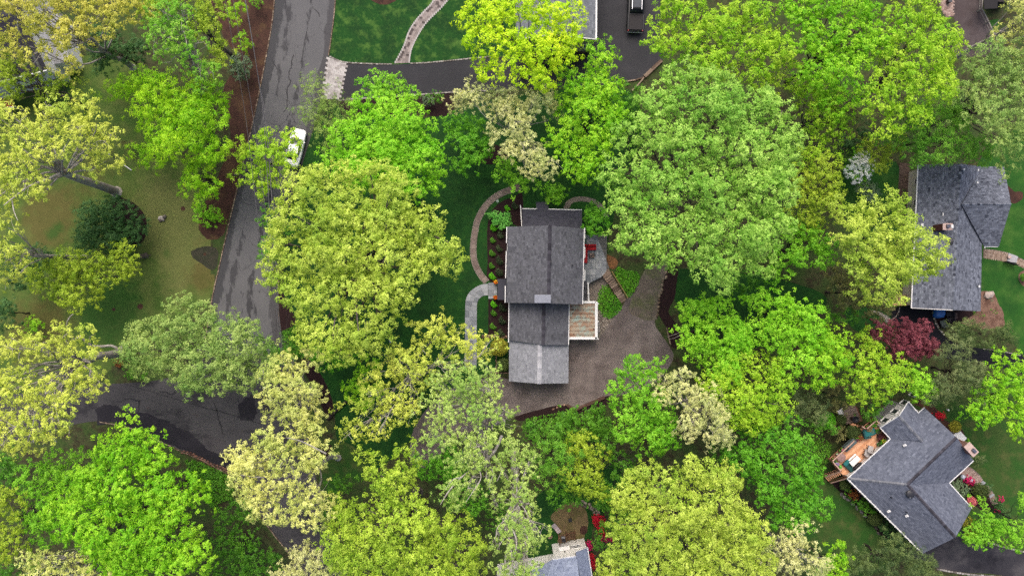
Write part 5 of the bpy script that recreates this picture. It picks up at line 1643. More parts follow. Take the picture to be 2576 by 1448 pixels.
roof_slope(hC, [k2, k0, k1], M['sh_blue'], seed=52)
gutter(hC, px3('B8', (588, 1150, EL), (1024, 1078, EL)), hangers=.8)
gutter(hC, px3('B8', (1214, 930, ze), (1306, 1520, ze)), hangers=.9)
gutter(hC, px3('B8', (1000, 1008, zt + .05), (1210, 934, ze + .05)), wd=.1)
def wall_pt(f, x, y, z):
    a = pt(f, x, y, z)
    t_ = (a - wl_).dot(dC)
    return wl_ + dC * t_
for (x, y, z, wd, ht) in ((1004, 902, 2.6, 1.0, .95), (640, 1105, 5.4, .85, .55)):
    c = wall_pt('B8', x, y, z)
    window(hC, (c.x, c.y), (dC.x, dC.y), (nC.x, nC.y), wd, ht, z, mullion=False)
c = wl_ - dC * 2.0 - nC * 1.2
window(hC, (c.x, c.y), (dC.x, dC.y), (nC.x, nC.y), 1.0, .9, 3.0, mullion=False)
c = wall_pt('B8', 790, 930, 2.2)
dr = MB().box((c.x + nC.x * .05, c.y + nC.y * .05, 1.9), (1.05, .1, 2.3), math.atan2(dC.y, dC.x), .02).build('door', M['white'], hC)
MB().box((c.x + nC.x * .11, c.y + nC.y * .11, 2.35), (.62, .03, .8), math.atan2(dC.y, dC.x)).build('pane', M['glass'], dr)
MB().box((c.x + nC.x * .3, c.y + nC.y * .3, 3.3), (1.3, .5, .08), math.atan2(dC.y, dC.x), .02).build('door_hood', M['white'], hC)
MB().box((c.x + nC.x * .1, c.y + nC.y * .1, 3.75), (.14, .14, .24), 0, .02).build('lamp', M['metal_dark'], hC)

# ------------------------------------------------------------------ house at the top edge
hT = empty('house', P(1440, 40), 'olive-walled house with a grey roof behind the yellow maple at the top edge', 'house', 'grey-roofed houses')
zt_, zr_ = 5.2, 7.4
t0, t1, t2, t3 = px3('C2', (522, 566, zt_), (528, -420, zt_), (-60, -420, zr_), (-60, 500, zr_))
roof_slope(hT, [t0, t1, t2, t3], M['sh_top'], seed=60)
t4, t5 = px3('C2', (-640, 566, zt_), (-640, -420, zt_))
roof_slope(hT, [t5, t4, t3, t2], M['sh_top'], seed=61)
gutter(hT, px3('C2', (522, 578, zt_), (530, -420, zt_)), wd=.2)
gutter(hT, px3('C2', (522, 572, zt_), (-60, 505, zr_)), wd=.1)
gutter(hT, px3('C2', (-640, 572, zt_), (-60, 505, zr_)), wd=.1)
fr, fl = pt('C2', 432, 772), pt('C2', -560, 772)
MB().prism([(fl.x, fl.y), (fr.x, fr.y), (fr.x, fr.y + 13), (fl.x, fl.y + 13)], 0, .9).build('foundation', layered('brown_stone', A(128, 104, 86), [(A(90, 70, 58), 3, .45, .62, 5, .8)]), hT)
wall_prism(hT, [fl + Vector((.04, -.03, 0)), fr + Vector((.04, -.03, 0)), fr + Vector((.04, 13, 0)), fl + Vector((.04, 13, 0))], .9, 5.1, M['sid_olive'])
MB().add([Vector((fl.x, fl.y - .03, 5.1)), Vector((fr.x, fr.y - .03, 5.1)), P(*t3) + Vector((0, -.1, -.2))], [(0, 1, 2)]).build('gable', M['sid_olive'], hT)
for x in (380, 160, -80, -320):
    a = pt('C2', x, 606, 2.9)
    window(hT, (a.x, fr.y - .05), (1, 0), (0, -1), .75, .95, 2.9, sash=False)
for i in range(5):
    a = pt('C2', 300 + i * 22, 770 + (8 if i < 4 else 0), 0)
    pass

# ------------------------------------------------------------------ house in the far upper left corner
hL = empty('house', P(60, 160), 'white house with a dark roof half hidden by golden oaks at the upper left', 'house', 'grey-roofed houses')
z0 = 5.8
f0, f1 = pt('C1', -420, 1290, 0), pt('C1', 1150, 905, 0)
dL = (f1 - f0).normalized(); nL = Vector((dL.y, -dL.x, 0))
wall_prism(hL, [f0, f1, f1 - nL * 11, f0 - nL * 11], 0, z0 - .1, M['sid_white'])
ev = [f0 + nL * .4 - dL * .5 + Vector((0, 0, z0)), f1 + nL * .4 + dL * .4 + Vector((0, 0, z0))]
rg = [f0 - nL * 5.5 - dL * .5 + Vector((0, 0, z0 + 2.6)), f1 - nL * 5.5 + dL * .4 + Vector((0, 0, z0 + 2.6))]
be = [f0 - nL * 11.4 - dL * .5 + Vector((0, 0, z0)), f1 - nL * 11.4 + dL * .4 + Vector((0, 0, z0))]
def back_px(p):
    k = (CAM_H - p.z) / CAM_H / PX
    return (p.x / k + CX, -p.y / k + CY, p.z)
roof_slope(hL, [back_px(ev[0]), back_px(ev[1]), back_px(rg[1]), back_px(rg[0])], M['sh_dark'], seed=70)
roof_slope(hL, [back_px(be[1]), back_px(be[0]), back_px(rg[0]), back_px(rg[1])], M['sh_dark'], seed=71)
gutter(hL, [back_px(ev[0]), back_px(ev[1])], wd=.14)
MB().add([f1 + Vector((0, 0, z0 - .1)), f1 - nL * 11 + Vector((0, 0, z0 - .1)), rg[1] - dL * .4 - Vector((0, 0, .2))], [(0, 1, 2)]).build('gable', M['sid_white'], hL)
LL = (f1 - f0).length
for k, (s, z, wd, ht) in enumerate(((.98, 1.5, .9, 1.1), (.86, 1.5, 1.0, 1.1), (.86, 4.2, 1.0, 1.1), (.74, 1.5, 1.4, 1.1), (.70, 4.2, 1.0, 1.1), (.60, 1.6, 1.2, 1.2), (.52, 4.2, 1.0, 1.1), (.36, 4.2, 1.0, 1.1))):
    c = f0 + dL * (LL * s - .6) + nL * .0
    window(hL, (c.x, c.y), (dL.x, dL.y), (nL.x, nL.y), wd, ht, z)
# lower white annexe at its right end and a red porch
an0 = f1 + dL * .0
anx = [f1 - nL * 1.2, f1 + dL * 1.9 - nL * 1.2, f1 + dL * 1.9 - nL * 7, f1 - nL * 7]
wall_prism(hL, anx, 0, 3.0, M['sid_white'], 'annexe_wall')
m = MB().slab([p + Vector((0, 0, 3.1)) for p in anx], .12); m.build('annexe_roof', plain('annexe_grey', A(190, 190, 194), .6), hL)
pr = empty('red_porch', pt('C1', 75, 1250), 'small red awning with white edges in front of the white house', 'awning')
c = pt('C1', 75, 1250, 2.5)
for s_ in (-1, 1):
    MB().slab([c + dL * (s_ * .75) + nL * .6 + Vector((0, 0, -.35)), c + nL * .6, c - nL * .6, c + dL * (s_ * .75) - nL * .6 + Vector((0, 0, -.35))], .05).build('awning_side', plain('awning_red', A(196, 36, 28), .6) if s_ < 0 else bpy.data.materials['awning_red'], pr)
m = MB()
for s_ in (-1, 1):
    edge_box(m, c + dL * (s_ * .8) + nL * .64 + Vector((0, 0, -.36)), c + nL * .64 + Vector((0, 0, .02)), .12, .1)
    edge_box(m, c + dL * (s_ * .8) - nL * .64 + Vector((0, 0, -.36)), c - nL * .64 + Vector((0, 0, .02)), .12, .1)
m.build('edging', M['white'], pr)
for s_ in (-1, 1):
    a = c + dL * (s_ * .72) + nL * .58
    MB().box((a.x, a.y, 1.05), (.1, .1, 2.1)).build('post', M['white'], pr)
# ================================================================== vehicles
def loft(secs, close=True):
    """secs: list of rings (lists of (x, y, z)), same count; returns verts, faces"""
    n = len(secs[0])
    vs = [p for s in secs for p in s]
    fs = []
    for i in range(len(secs) - 1):
        for k in range(n):
            fs.append((i * n + k, i * n + (k + 1) % n, (i + 1) * n + (k + 1) % n, (i + 1) * n + k))
    if close:
        fs.append(tuple(range(n - 1, -1, -1))); fs.append(tuple((len(secs) - 1) * n + k for k in range(n)))
    return vs, fs
def ring(y, w, z0, z1, e=.22, n=20, crown_=0.0):
    out = []
    for k in range(n):
        a = 2 * math.pi * k / n
        c, s = math.cos(a), math.sin(a)
        x = w * math.copysign(abs(c) ** e, c)
        zz = (z0 + z1) / 2 + (z1 - z0) / 2 * math.copysign(abs(s) ** e, s)
        if s > 0: zz += crown_ * (1 - (x / max(w, .01)) ** 2)
        out.append((x, y, zz))
    return out
M['car_white'] = plain('car_paint_white', A(252, 252, 252, 1.25), .22, spec=.6, var=.02, bump=0)
M['car_black'] = plain('car_paint_black', (.006, .007, .009, 1), .3, spec=.18, var=.05, bump=0)
M['car_glass'] = plain('car_glass', (.012, .016, .018, 1), .08, spec=.4, var=.05, bump=0)
M['tyre'] = plain('tyre_rubber', (.015, .015, .016, 1), .85)
M['rim'] = plain('wheel_rim', (.35, .35, .37, 1), .35, metal=.7)
M['lamp_red'] = plain('tail_lamp', A(190, 20, 24), .25)
M['lamp_clear'] = plain('head_lamp', A(210, 214, 220), .15)
M['chrome'] = plain('chrome', (.5, .5, .52, 1), .2, metal=.9)
def wheel(parent, x, y, r, wd):
    m = MB(); n = 20
    prof = [(r * .62, -wd / 2), (r * .95, -wd / 2), (r, -wd * .3), (r, wd * .3), (r * .95, wd / 2), (r * .62, wd / 2)]
    vs, fs = [], []
    for (rr_, xx) in prof:
        for k in range(n):
            a = 2 * math.pi * k / n
            vs.append((x + xx, y + rr_ * math.cos(a), r + rr_ * math.sin(a)))
    for j in range(len(prof) - 1):
        for k in range(n): fs.append((j * n + k, j * n + (k + 1) % n, (j + 1) * n + (k + 1) % n, (j + 1) * n + k))
    m.add(vs, fs, .5, True)
    wh = m.build('wheel', M['tyre'], parent, local=True)
    m = MB()
    for xx in (-wd * .4, wd * .4):
        vs = [(x + xx, y + r * .63 * math.cos(2 * math.pi * k / n), r + r * .63 * math.sin(2 * math.pi * k / n)) for k in range(n)]
        m.add(vs, [tuple(range(n))])
    m.build('rim', M['rim'], wh, local=True)
# white saloon parked nose up the road
car = empty('parked_car', (0, 0, 0), 'white saloon car parked on the road edge, half under leafy branches', 'car')
body = [(-2.33, .60, .42, .66), (-2.28, .76, .30, .82), (-2.05, .86, .24, .92), (-1.4, .90, .20, .96), (-.4, .91, .19, .96), (.6, .91, .19, .95), (1.25, .90, .20, .93), (1.85, .87, .24, .84), (2.2, .78, .28, .74), (2.33, .58, .36, .62)]
MB().add(*loft([ring(y, w_, z0_, z1_, .30, 24, .03) for y, w_, z0_, z1_ in body]), .5, True).build('body', M['car_white'], car, local=True)
gl = [(-1.55, .62, .9, .96), (-1.0, .72, .9, 1.36), (-.5, .735, .9, 1.44), (.15, .73, .9, 1.44), (.55, .70, .9, 1.30), (1.15, .66, .9, .97)]
MB().add(*loft([ring(y, w_, z0_, z1_, .45, 24, .02) for y, w_, z0_, z1_ in gl]), .5, True).build('windows', M['car_glass'], car, local=True)
rf = [(-1.02, .58, 1.30, 1.395), (-.55, .62, 1.36, 1.475), (-.05, .62, 1.37, 1.48), (.28, .60, 1.34, 1.44)]
MB().add(*loft([ring(y, w_, z0_, z1_, .4, 20, .015) for y, w_, z0_, z1_ in rf]), .5, True).build('roof', M['car_white'], car, local=True)
for s_ in (-1, 1):
    MB().tube([(s_ * .60, .26, 1.43), (s_ * .70, .75, 1.2), (s_ * .76, 1.2, .97)], .035, .045).build('windscreen_pillar', M['car_white'], car, local=True)
    MB().tube([(s_ * .58, -1.0, 1.38), (s_ * .66, -1.3, 1.15), (s_ * .70, -1.6, .97)], .07, .08).build('rear_pillar', M['car_white'], car, local=True)
    MB().tube([(s_ * .735, -.3, 1.42), (s_ * .78, -.32, .98)], .025).build('door_pillar', M['car_black'], car, local=True)
    MB().box((s_ * .99, .82, 1.0), (.2, .12, .14), 0, .03).build('mirror', M['car_white'], car, local=True)
    MB().box((s_ * .62, 2.16, .66), (.32, .2, .12), s_ * -.5, .03).build('headlight', M['lamp_clear'], car, local=True)
    MB().box((s_ * .64, -2.22, .74), (.3, .14, .14), s_ * .35, .03).build('tail_light', M['lamp_red'], car, local=True)
    for dy in (.45, -.55):
        MB().box((s_ * .925, dy, .86), (.03, .2, .035), 0, .01).build('door_handle', M['car_white'], car, local=True)
    for y in (1.42, -1.42): wheel(car, s_ * .80, y, .33, .22)
MB().box((0, -1.92, .985), (1.1, .015, .01)).build('boot_seam', M['black'], car, local=True)
_p, _q = P(*q1('C3', 560, 1180), .8), P(*q1('C3', 770, 275), .8)
car.location = ((_p.x + _q.x) / 2, (_p.y + _q.y) / 2, Z4 + .003)
car.rotation_euler.z = math.atan2((_q - _p).y, (_q - _p).x) - math.pi / 2
# black pickup
tk = empty('pickup_truck', (0, 0, 0), 'black pickup truck with a dark grey bed cover on the upper driveway', 'pickup truck')
body = [(-2.9, .86, .50, .95), (-2.86, .95, .45, 1.08), (-1.5, .99, .40, 1.12), (0, 1.0, .38, 1.12), (1.2, 1.0, .38, 1.14), (1.9, .98, .4, 1.14), (2.6, .94, .45, 1.05), (2.9, .84, .52, .92)]
MB().add(*loft([ring(y, w_, z0_, z1_, .22, 24, .02) for y, w_, z0_, z1_ in body]), .5, True).build('body', M['car_black'], tk, local=True)
gl = [(-.82, .82, 1.05, 1.2), (-.66, .80, 1.05, 1.72), (-.3, .79, 1.05, 1.80), (.7, .78, 1.05, 1.80), (1.1, .76, 1.05, 1.62), (1.65, .74, 1.05, 1.16)]
MB().add(*loft([ring(y, w_, z0_, z1_, .32, 24, .02) for y, w_, z0_, z1_ in gl]), .5, True).build('windows', M['car_glass'], tk, local=True)
rf = [(-.66, .70, 1.66, 1.80), (-.4, .73, 1.74, 1.85), (.4, .73, 1.74, 1.86), (.85, .70, 1.68, 1.80)]
MB().add(*loft([ring(y, w_, z0_, z1_, .3, 20, .02) for y, w_, z0_, z1_ in rf]), .5, True).build('roof', M['car_black'], tk, local=True)
MB().box((0, .15, 1.885), (.98, .98, .02), 0, .008).build('roof_glass', plain('roof_glass', (.03, .035, .045, 1), .25, spec=.12, var=.4, sc=2, bump=0), tk, local=True)
for s_ in (-1, 1):
    MB().box((s_ * .58, .1, 1.875), (.05, 1.35, .05), 0, .015).build('roof_rail', M['chrome'], tk, local=True)
MB().box((0, -1.86, 1.145), (1.66, 1.86, .06), 0, .02).build('bed_cover', plain('bed_cover', A(70, 67, 68), .9, spec=.1), tk, local=True)
for s_ in (-1, 1):
    MB().box((s_ * .915, -1.86, 1.15), (.12, 1.9, .06), 0, .02).build('bed_rail', M['car_black'], tk, local=True)
    MB().box((s_ * .86, -2.84, .92), (.16, .16, .34), 0, .03).build('tail_light', M['lamp_red'], tk, local=True)
    MB().box((s_ * 1.12, 1.0, 1.2), (.26, .16, .2), 0, .04).build('mirror', M['car_black'], tk, local=True)
    MB().box((s_ * .7, 2.84, .86), (.34, .14, .18), 0, .03).build('headlight', M['lamp_clear'], tk, local=True)
    for y in (1.75, -1.75): wheel(tk, s_ * .86, y, .4, .27)
MB().box((0, -2.92, .58), (1.8, .16, .16), 0, .04).build('bumper', M['chrome'], tk, local=True)
MB().box((0, -2.895, .9), (1.4, .03, .34), 0, .02).build('tailgate', M['car_black'], tk, local=True)
_p, _q = P(*q1('C2', 1090, 470), 1.0), P(*q1('C2', 1112, -260), 1.0)
tk.location = ((_p.x + _q.x) / 2, (_p.y + _q.y) / 2, Z4 + .006)
tk.rotation_euler.z = math.atan2((_q - _p).y, (_q - _p).x) - math.pi / 2

# ================================================================== around the central house
Z_P = PATIO_Z + .022
M['sofa_red'] = plain('red_cushion', A(214, 22, 34), .8, var=.1, sc=5)
M['wicker'] = plain('wicker_frame', A(70, 52, 44), .8)
sofa = empty('corner_sofa', pt('B1', 1690, 900, 0) + Vector((0, 0, Z_P)), 'bright red L-shaped corner sofa on the bluestone patio', 'sofa')
def pbox(f, x0, y0, x1, y1, z0, z1, bev=.05, name='seat', mat=None, parent=None):
    a, b = pt(f, x0, y0, z1), pt(f, x1, y1, z1)
    return MB().box(((a.x + b.x) / 2, (a.y + b.y) / 2, (z0 + z1) / 2), (abs(b.x - a.x), abs(b.y - a.y), z1 - z0), 0, bev).build(name, mat, parent)
for (x0, x1) in ((1648, 1688), (1690, 1750), (1752, 1810)):
    pbox('B1', x0, 838, x1, 896, Z_P + .16, Z_P + .42, .05, 'seat', M['sofa_red'], sofa)
    pbox('B1', x0, 815, x1, 840, Z_P + .16, Z_P + .72, .05, 'back_cushion', M['sofa_red'], sofa)
for (y0, y1) in ((898, 955), (957, 1015), (1017, 1074)):
    pbox('B1', 1634, y0, 1690, y1, Z_P + .16, Z_P + .42, .05, 'seat', M['sofa_red'], sofa)
pbox('B1', 1650, 814, 1808, 892, Z_P, Z_P + .16, .02, 'frame', M['wicker'], sofa)
pbox('B1', 1634, 900, 1688, 1072, Z_P, Z_P + .16, .02, 'frame', M['wicker'], sofa)
fp_ = empty('fire_pit', pt('B1', 1752, 970, 0) + Vector((0, 0, Z_P)), 'small square fire pit table with stones in front of the red sofa', 'fire pit')
pbox('B1', 1718, 936, 1788, 1004, Z_P, Z_P + .36, .03, 'base', plain('fire_pit_base', A(96, 84, 78), .7), fp_)
m = MB(); rr = random.Random(5)
for i in range(34):
    a = pt('B1', 1726 + rr.random() * 54, 944 + rr.random() * 52, Z_P + .37)
    m.stone(a, .06, .05, .04, rr.random() * 3, rr.random(), i)
m.build('ember_stone', tinted('ember_stone', A(50, 34, 30), A(220, 190, 176), nsc=9), fp_, kind='stuff')

# flower pots at the front door
M['terracotta'] = plain('terracotta', A(150, 92, 66), .8)
M['petal_orange'] = tinted('orange_petal', A(232, 84, 14), A(255, 130, 20), nst=.1)
M['petal_yellow'] = tinted('yellow_petal', A(244, 196, 20), A(255, 226, 60), nst=.1)
def flower_pot(p, r, label, petals, pot_mat=None, group=None, h=.38, n=46, leafy='ball_lime'):
    root = empty('flower_pot', p, label, 'flower pot', group)
    MB().lathe((0, 0, 0), [(r * .55, 0), (r * .75, h * .8), (r * .82, h * .82), (r * .82, h), (r * .7, h), (r * .6, h * .85), (0, h * .85)], 16).build('pot', pot_mat or M['terracotta'], root, local=True)
    rng = random.Random(hash_(label) % 9999)
    lf = MB()
    for i in range(60):
        a = rng.uniform(0, 6.28); d = r * math.sqrt(rng.random()) * .95
        c = Vector((d * math.cos(a), d * math.sin(a), h + .1 + .22 * (1 - (d / r) ** 2) * rng.random()))
        u = Vector((rng.gauss(0, 1), rng.gauss(0, 1), .6)).normalized() * .07
        v = Vector((-u.y, u.x, .02)) * .5
        lf.add([c - u, c + v, c + u, c - v], [(0, 1, 2, 3)], rng.random())
    lf.build('foliage', SP[leafy]['mat'], root, local=True)
    for k, (mat) in enumerate(petals):
        fl = MB()
        for i in range(n // len(petals)):
            a = rng.uniform(0, 6.28); d = r * math.sqrt(rng.random()) * .9
            a2 = a * .5 + k * math.pi if len(petals) > 1 else a
            c = Vector((d * math.cos(a2), d * math.sin(a2), h + .2 + .18 * (1 - (d / r) ** 2)))
            for j in range(3):
                u = Vector((rng.gauss(0, 1), rng.gauss(0, 1), .5)).normalized() * .06
                v = Vector((-u.y, u.x, .01)) * .8
                fl.add([c - u, c + v, c + u, c - v], [(0, 1, 2, 3)], rng.random())
        fl.build('blossom', mat, root, local=True)
    return root

# timber steps down from the patio
M['old_timber'] = tinted('weathered_timber', A(112, 90, 76), A(186, 162, 140), nsc=5, nst=.25)
st = empty('timber_steps', pt('A12', 770, 710), 'weathered timber garden steps with a yellow handrail below the patio', 'steps')
L0, L1 = q1('A12', 690, 640), q1('A12', 826, 836)
R0, R1 = q1('A12', 738, 600), q1('A12', 866, 812)
n_ = 13
for i in range(n_):
    t_ = (i + .5) / n_
    z = PATIO_Z * (1 - t_) * .97 + .06
    jl, jr = random.uniform(-1.4, 1.4), random.uniform(-1.4, 1.4)
    a = P(L0[0] + (L1[0] - L0[0]) * t_ + jl, L0[1] + (L1[1] - L0[1]) * t_, z); b = P(R0[0] + (R1[0] - R0[0]) * t_ + jr, R0[1] + (R1[1] - R0[1]) * t_, z)
    c = (a + b) / 2; d = b - a
    MB().box((c.x, c.y, z - .07), (d.length, .27 + random.uniform(-.02, .03), .16), math.atan2(d.y, d.x) + random.gauss(0, .02), .015, random.random()).build('step', M['old_timber'], st)
m = MB()
base_l = [P(*L0, PATIO_Z - .1), P(*R0, PATIO_Z - .1), P(*R1, .05), P(*L1, .05)]
m.slab([p - Vector((0, 0, .1)) for p in base_l], .05).build('riser_soil', M['mulch_brown'], st)
m = MB().slab([pt('B1', 1880, 1225, .92), pt('B1', 1980, 1150, .92), pt('B1', 2010, 1200, .92), pt('B1', 1925, 1290, .92)], .12); m.build('top_step', M['old_timber'], st)
ha, hb = pt('A12', 752, 594, PATIO_Z + .85), pt('A12', 876, 800, .95)
MB().tube([ha, hb], .045).build('handrail', plain('yellow_timber', A(196, 168, 104), .7), st)
MB().tube([ha - Vector((0, 0, .4)), hb - Vector((0, 0, .4))], .03).build('lower_rail', bpy.data.materials['yellow_timber'], st)
for t_ in (.02, .33, .66, .98):
    c = ha.lerp(hb, t_); MB().box((c.x, c.y, c.z - .5), (.09, .09, 1.0)).build('post', bpy.data.materials['yellow_timber'], st)

# low walls: every stone its own object
def stone_row(name, label, pts, f, mat, r=(.2, .14, .12), step=.42, rows=1, seed=0, jit=.05, group=None, zs=0.0):
    rr = random.Random(seed)
    pp = W(f, smooth(pts, 10))
    L = [0]
    for a, b in zip(pp, pp[1:]): L.append(L[-1] + (b - a).length)
    root = empty(name, pp[len(pp) // 2], label, 'stone edging' if rows == 1 else 'wall', group)
    for rw in range(rows):
        s = step * .5 * (rw % 2) + step * .3
        while s < L[-1]:
            k = 0
            while k < len(L) - 2 and L[k + 1] < s: k += 1
            t_ = (s - L[k]) / max(L[k + 1] - L[k], 1e-6)
            p = pp[k].lerp(pp[k + 1], t_); d = (pp[k + 1] - pp[k]).normalized()
            nrm = Vector((-d.y, d.x, 0))
            off = (rw - (rows - 1) / 2) * r[1] * 1.75
            c = p + nrm * (off + rr.gauss(0, jit))
            q_ = rr.uniform(.75, 1.2)
            MB().stone((c.x, c.y, r[2] * .55 + zs), r[0] * q_, r[1] * rr.uniform(.85, 1.15), r[2], math.atan2(d.y, d.x) + rr.gauss(0, .25), rr.random(), rr.randrange(9999), .16).build('stone', mat, root)
            s += step * q_
    return root
M['warm_stone'] = tinted('warm_wall_stone', A(150, 118, 96), A(206, 174, 150), nsc=7)
stone_row('dry_stone_wall', 'pale dry stone wall curving beside the tan oval yard', [(1070, 110), (1140, 135), (1220, 180), (1300, 235), (1360, 285), (1410, 320)], 'B8', M['stone_wall'], (.26, .2, .2), .42, 2, 3, .05)
stone_row('stone_edging', 'cream block edging between the black driveway and the blue cover', [(660, 912), (664, 1000), (685, 1080), (735, 1195), (790, 1265), (835, 1312)], 'B4', M['granite'], (.2, .13, .14), .36, 1, 4, .02)
stone_row('stone_edging', 'line of rough boulders between the gravel drive and the dark mulch', [(1170, 600), (1135, 700), (1122, 760), (1105, 830), (1098, 900), (1090, 950)], 'A12', tinted('drive_boulder', A(120, 100, 84), A(176, 156, 132), nsc=7), (.24, .17, .14), .5, 1, 5, .08)
stone_row('garden_wall', 'low warm stone wall across the end of the front mulch bed', [(225, 738), (330, 738), (460, 742), (600, 748)], 'B2', M['warm_stone'], (.17, .11, .2), .3, 2, 6, .015)
stone_row('garden_wall', 'low warm stone wall running down beside the round dark shrub at the garage', [(432, 1015), (430, 1100), (428, 1180), (440, 1236)], 'B2', M['warm_stone'], (.17, .11, .18), .3, 1, 7, .015)
stone_row('garden_wall', 'low warm stone wall meeting the garage corner above the gravel', [(330, 1226), (440, 1240), (530, 1244), (604, 1246)], 'B2', M['warm_stone'], (.17, .12, .18), .3, 1, 8, .015)
stone_row('stepping_path', 'curving line of grey stepping stones along the lower right house bed', [(205, 225), (240, 265), (290, 310), (340, 360), (395, 410), (440, 450), (490, 500), (530, 545)], 'B7', tinted('step_grey', A(128, 122, 116), A(170, 164, 156), nsc=7), (.3, .22, .05), .62, 1, 9, .05)
stone_row('stepping_path', 'faint line of brown stepping stones below the grey ones, farther down the same bed', [(545, 570), (600, 620), (650, 680), (700, 750)], 'B7', tinted('step_brown', A(84, 78, 66), A(110, 104, 92), nsc=7), (.28, .2, .05), .66, 1, 10, .05)
stone_row('brick_edging', 'reddish brick edging at the road junction corner beside the green ground cover', [(1370, 510), (1450, 530), (1530, 570), (1600, 610), (1690, 640), (1740, 690)], 'A20', tinted('edging_brick', A(112, 74, 62), A(164, 122, 104), nsc=7), (.2, .12, .1), .4, 2, 11, .03)
stone_row('stone_edging', 'pinkish stones edging the mulch south of the gravel drive', [(300, 190), (360, 165), (400, 155), (430, 175)], 'A22', M['warm_stone'], (.2, .14, .1), .5, 1, 12, .06)
# timber edgings
def log_edge(name, label, f, pts, wd, h, mat, n=1):
    root = empty(name, pt(f, *pts[0]), label, 'timber edging')
    pp = W(f, pts, h / 2)
    for i, (a, b) in enumerate(zip(pp, pp[1:])):
        m_ = max(1, int((b - a).length / 2.4))
        for k in range(m_):
            for row in range(n):
                c0_, c1_ = a.lerp(b, k / m_), a.lerp(b, (k + 1) / m_ - .008)
                d = (b - a).normalized(); s = Vector((-d.y, d.x, 0)) * (row - (n - 1) / 2) * wd * 1.05
                mb = MB(); edge_box(mb, c0_ + s, c1_ + s, wd, h); mb.t = [random.random()] * len(mb.t); mb.build('sleeper', mat, root)
    return root
log_edge('timber_edging', 'weathered timber retaining edge along the lower end of the black upper driveway', 'C2', [(1470, 878), (1330, 1010), (1222, 1112)], .2, .35, M['old_timber'], 2)
log_edge('timber_edging', 'thin timber edge where the black upper driveway meets the green maple', 'C2', [(1222, 1118), (1090, 1160), (960, 1180)], .14, .2, M['old_timber'])
log_edge('timber_edging', 'dark timber edge running on from the driveway corner beneath the pale tree', 'C2', [(1216, 1124), (1130, 1230), (1040, 1320)], .16, .25, M['old_timber'])
log_edge('timber_edging', 'brown timber edging with a bend at the south rim of the gravel drive', 'A22', [(415, 160), (475, 196), (560, 160), (700, 100)], .16, .3, tinted('brown_sleeper', A(96, 70, 60), A(130, 98, 84), nsc=6), 2)
log_edge('timber_edging', 'thin timber edge between gravel drive and dark mulch by the forked bare stems', 'A12', [(1165, 1020), (1180, 1090), (1195, 1150)], .12, .25, M['old_timber'])
log_edge('timber_edging', 'short timber edge under the yellow-green maple beside the pickup truck', 'C2', [(1672, 100), (1680, 160), (1690, 230)], .14, .3, M['old_timber'])
fw = empty('white_fence', pt('C5', 600, 160), 'thin white rail fence along the brown driveway at the upper right corner', 'fence')
pp = W('C5', [(574, -60), (566, 95), (640, 240), (700, 375), (762, 486)], .95)
for a, b in zip(pp, pp[1:]):
    mb = MB(); edge_box(mb, a, b, .12, .1); mb.build('top_rail', M['granite'], fw)
    mb = MB(); edge_box(mb, a - Vector((0, 0, .5)), b - Vector((0, 0, .5)), .06, .08); mb.build('lower_rail', M['granite'], fw)
    n_ = max(1, int((b - a).length / 2.2))
    for k in range(n_):
        c = a.lerp(b, k / n_); MB().box((c.x, c.y, .5), (.12, .12, 1.0)).build('post', M['granite'], fw)
mb = MB(); edge_box(mb, pt('C5', 578, 48, .95), pt('C5', 650, 2, .95), .1, .1); mb.build('top_rail', M['granite'], fw)
shd = empty('garden_shed', pt('C5', 690, 60), 'dark flat-roofed shed just inside the white fence corner', 'shed')
wall_prism(shd, W('C5', [(590, -60), (760, -60), (760, 96), (600, 92)]), 0, 2.2, plain('shed_wall', A(50, 40, 38), .8))
MB().slab(W('C5', [(584, -60), (740, -60), (736, 92), (592, 100)], 2.35), .12).build('roof', plain('shed_roof', A(40, 36, 38), .9), shd)
o = empty('bin', pt('C5', 223, 5), 'small dark grey lidded bin on the pavers at the top right', 'bin')
pbox('C5', 206, -14, 240, 20, 0, .7, .03, 'body', M['metal_dark'], o); pbox('C5', 203, -16, 243, 23, .7, .76, .02, 'lid', plain('bin_lid', A(74, 76, 84), .5), o)

# ================================================================== right house odds and ends
bl = empty('covered_table', pt('B4', 785, 975), 'table under a bright blue tarpaulin by the black driveway', 'covered table')
rr = random.Random(4)
def drape(f, pts, z, mat, parent, name, drop=.55):
    top = [pt(f, x, y, z) for x, y in pts]
    c = sum(top, Vector()) / len(top)
    n = len(top)
    mid_ = [c.lerp(p, .55) + Vector((0, 0, rr.uniform(.0, .07))) for p in top]
    out = [p + (p - c).normalized() * .1 + Vector((0, 0, -drop + rr.uniform(-.06, .06))) for p in top]
    vs = [c + Vector((0, 0, .06))] + mid_ + top + out
    fs = [(0, 1 + i, 1 + (i + 1) % n) for i in range(n)]
    fs += [(1 + i, 1 + n + i, 1 + n + (i + 1) % n, 1 + (i + 1) % n) for i in range(n)]
    fs += [(1 + n + i, 1 + 2 * n + i, 1 + 2 * n + (i + 1) % n, 1 + n + (i + 1) % n) for i in range(n)]
    return MB().add(vs, fs, .5, True).build(name, mat, parent)
drape('B4', [(712, 915), (780, 912), (862, 916), (856, 985), (835, 1035), (765, 1044), (708, 1030), (716, 970)], .8, plain('blue_tarp', A(42, 122, 216), .45, spec=.5, var=.15, sc=3, bump=.5), bl, 'cover')
for (x, y) in ((730, 930), (840, 930), (825, 1010), (730, 1015)):
    a = pt('B4', x, y); MB().box((a.x, a.y, .38), (.06, .06, .76)).build('leg', M['metal_dark'], bl)
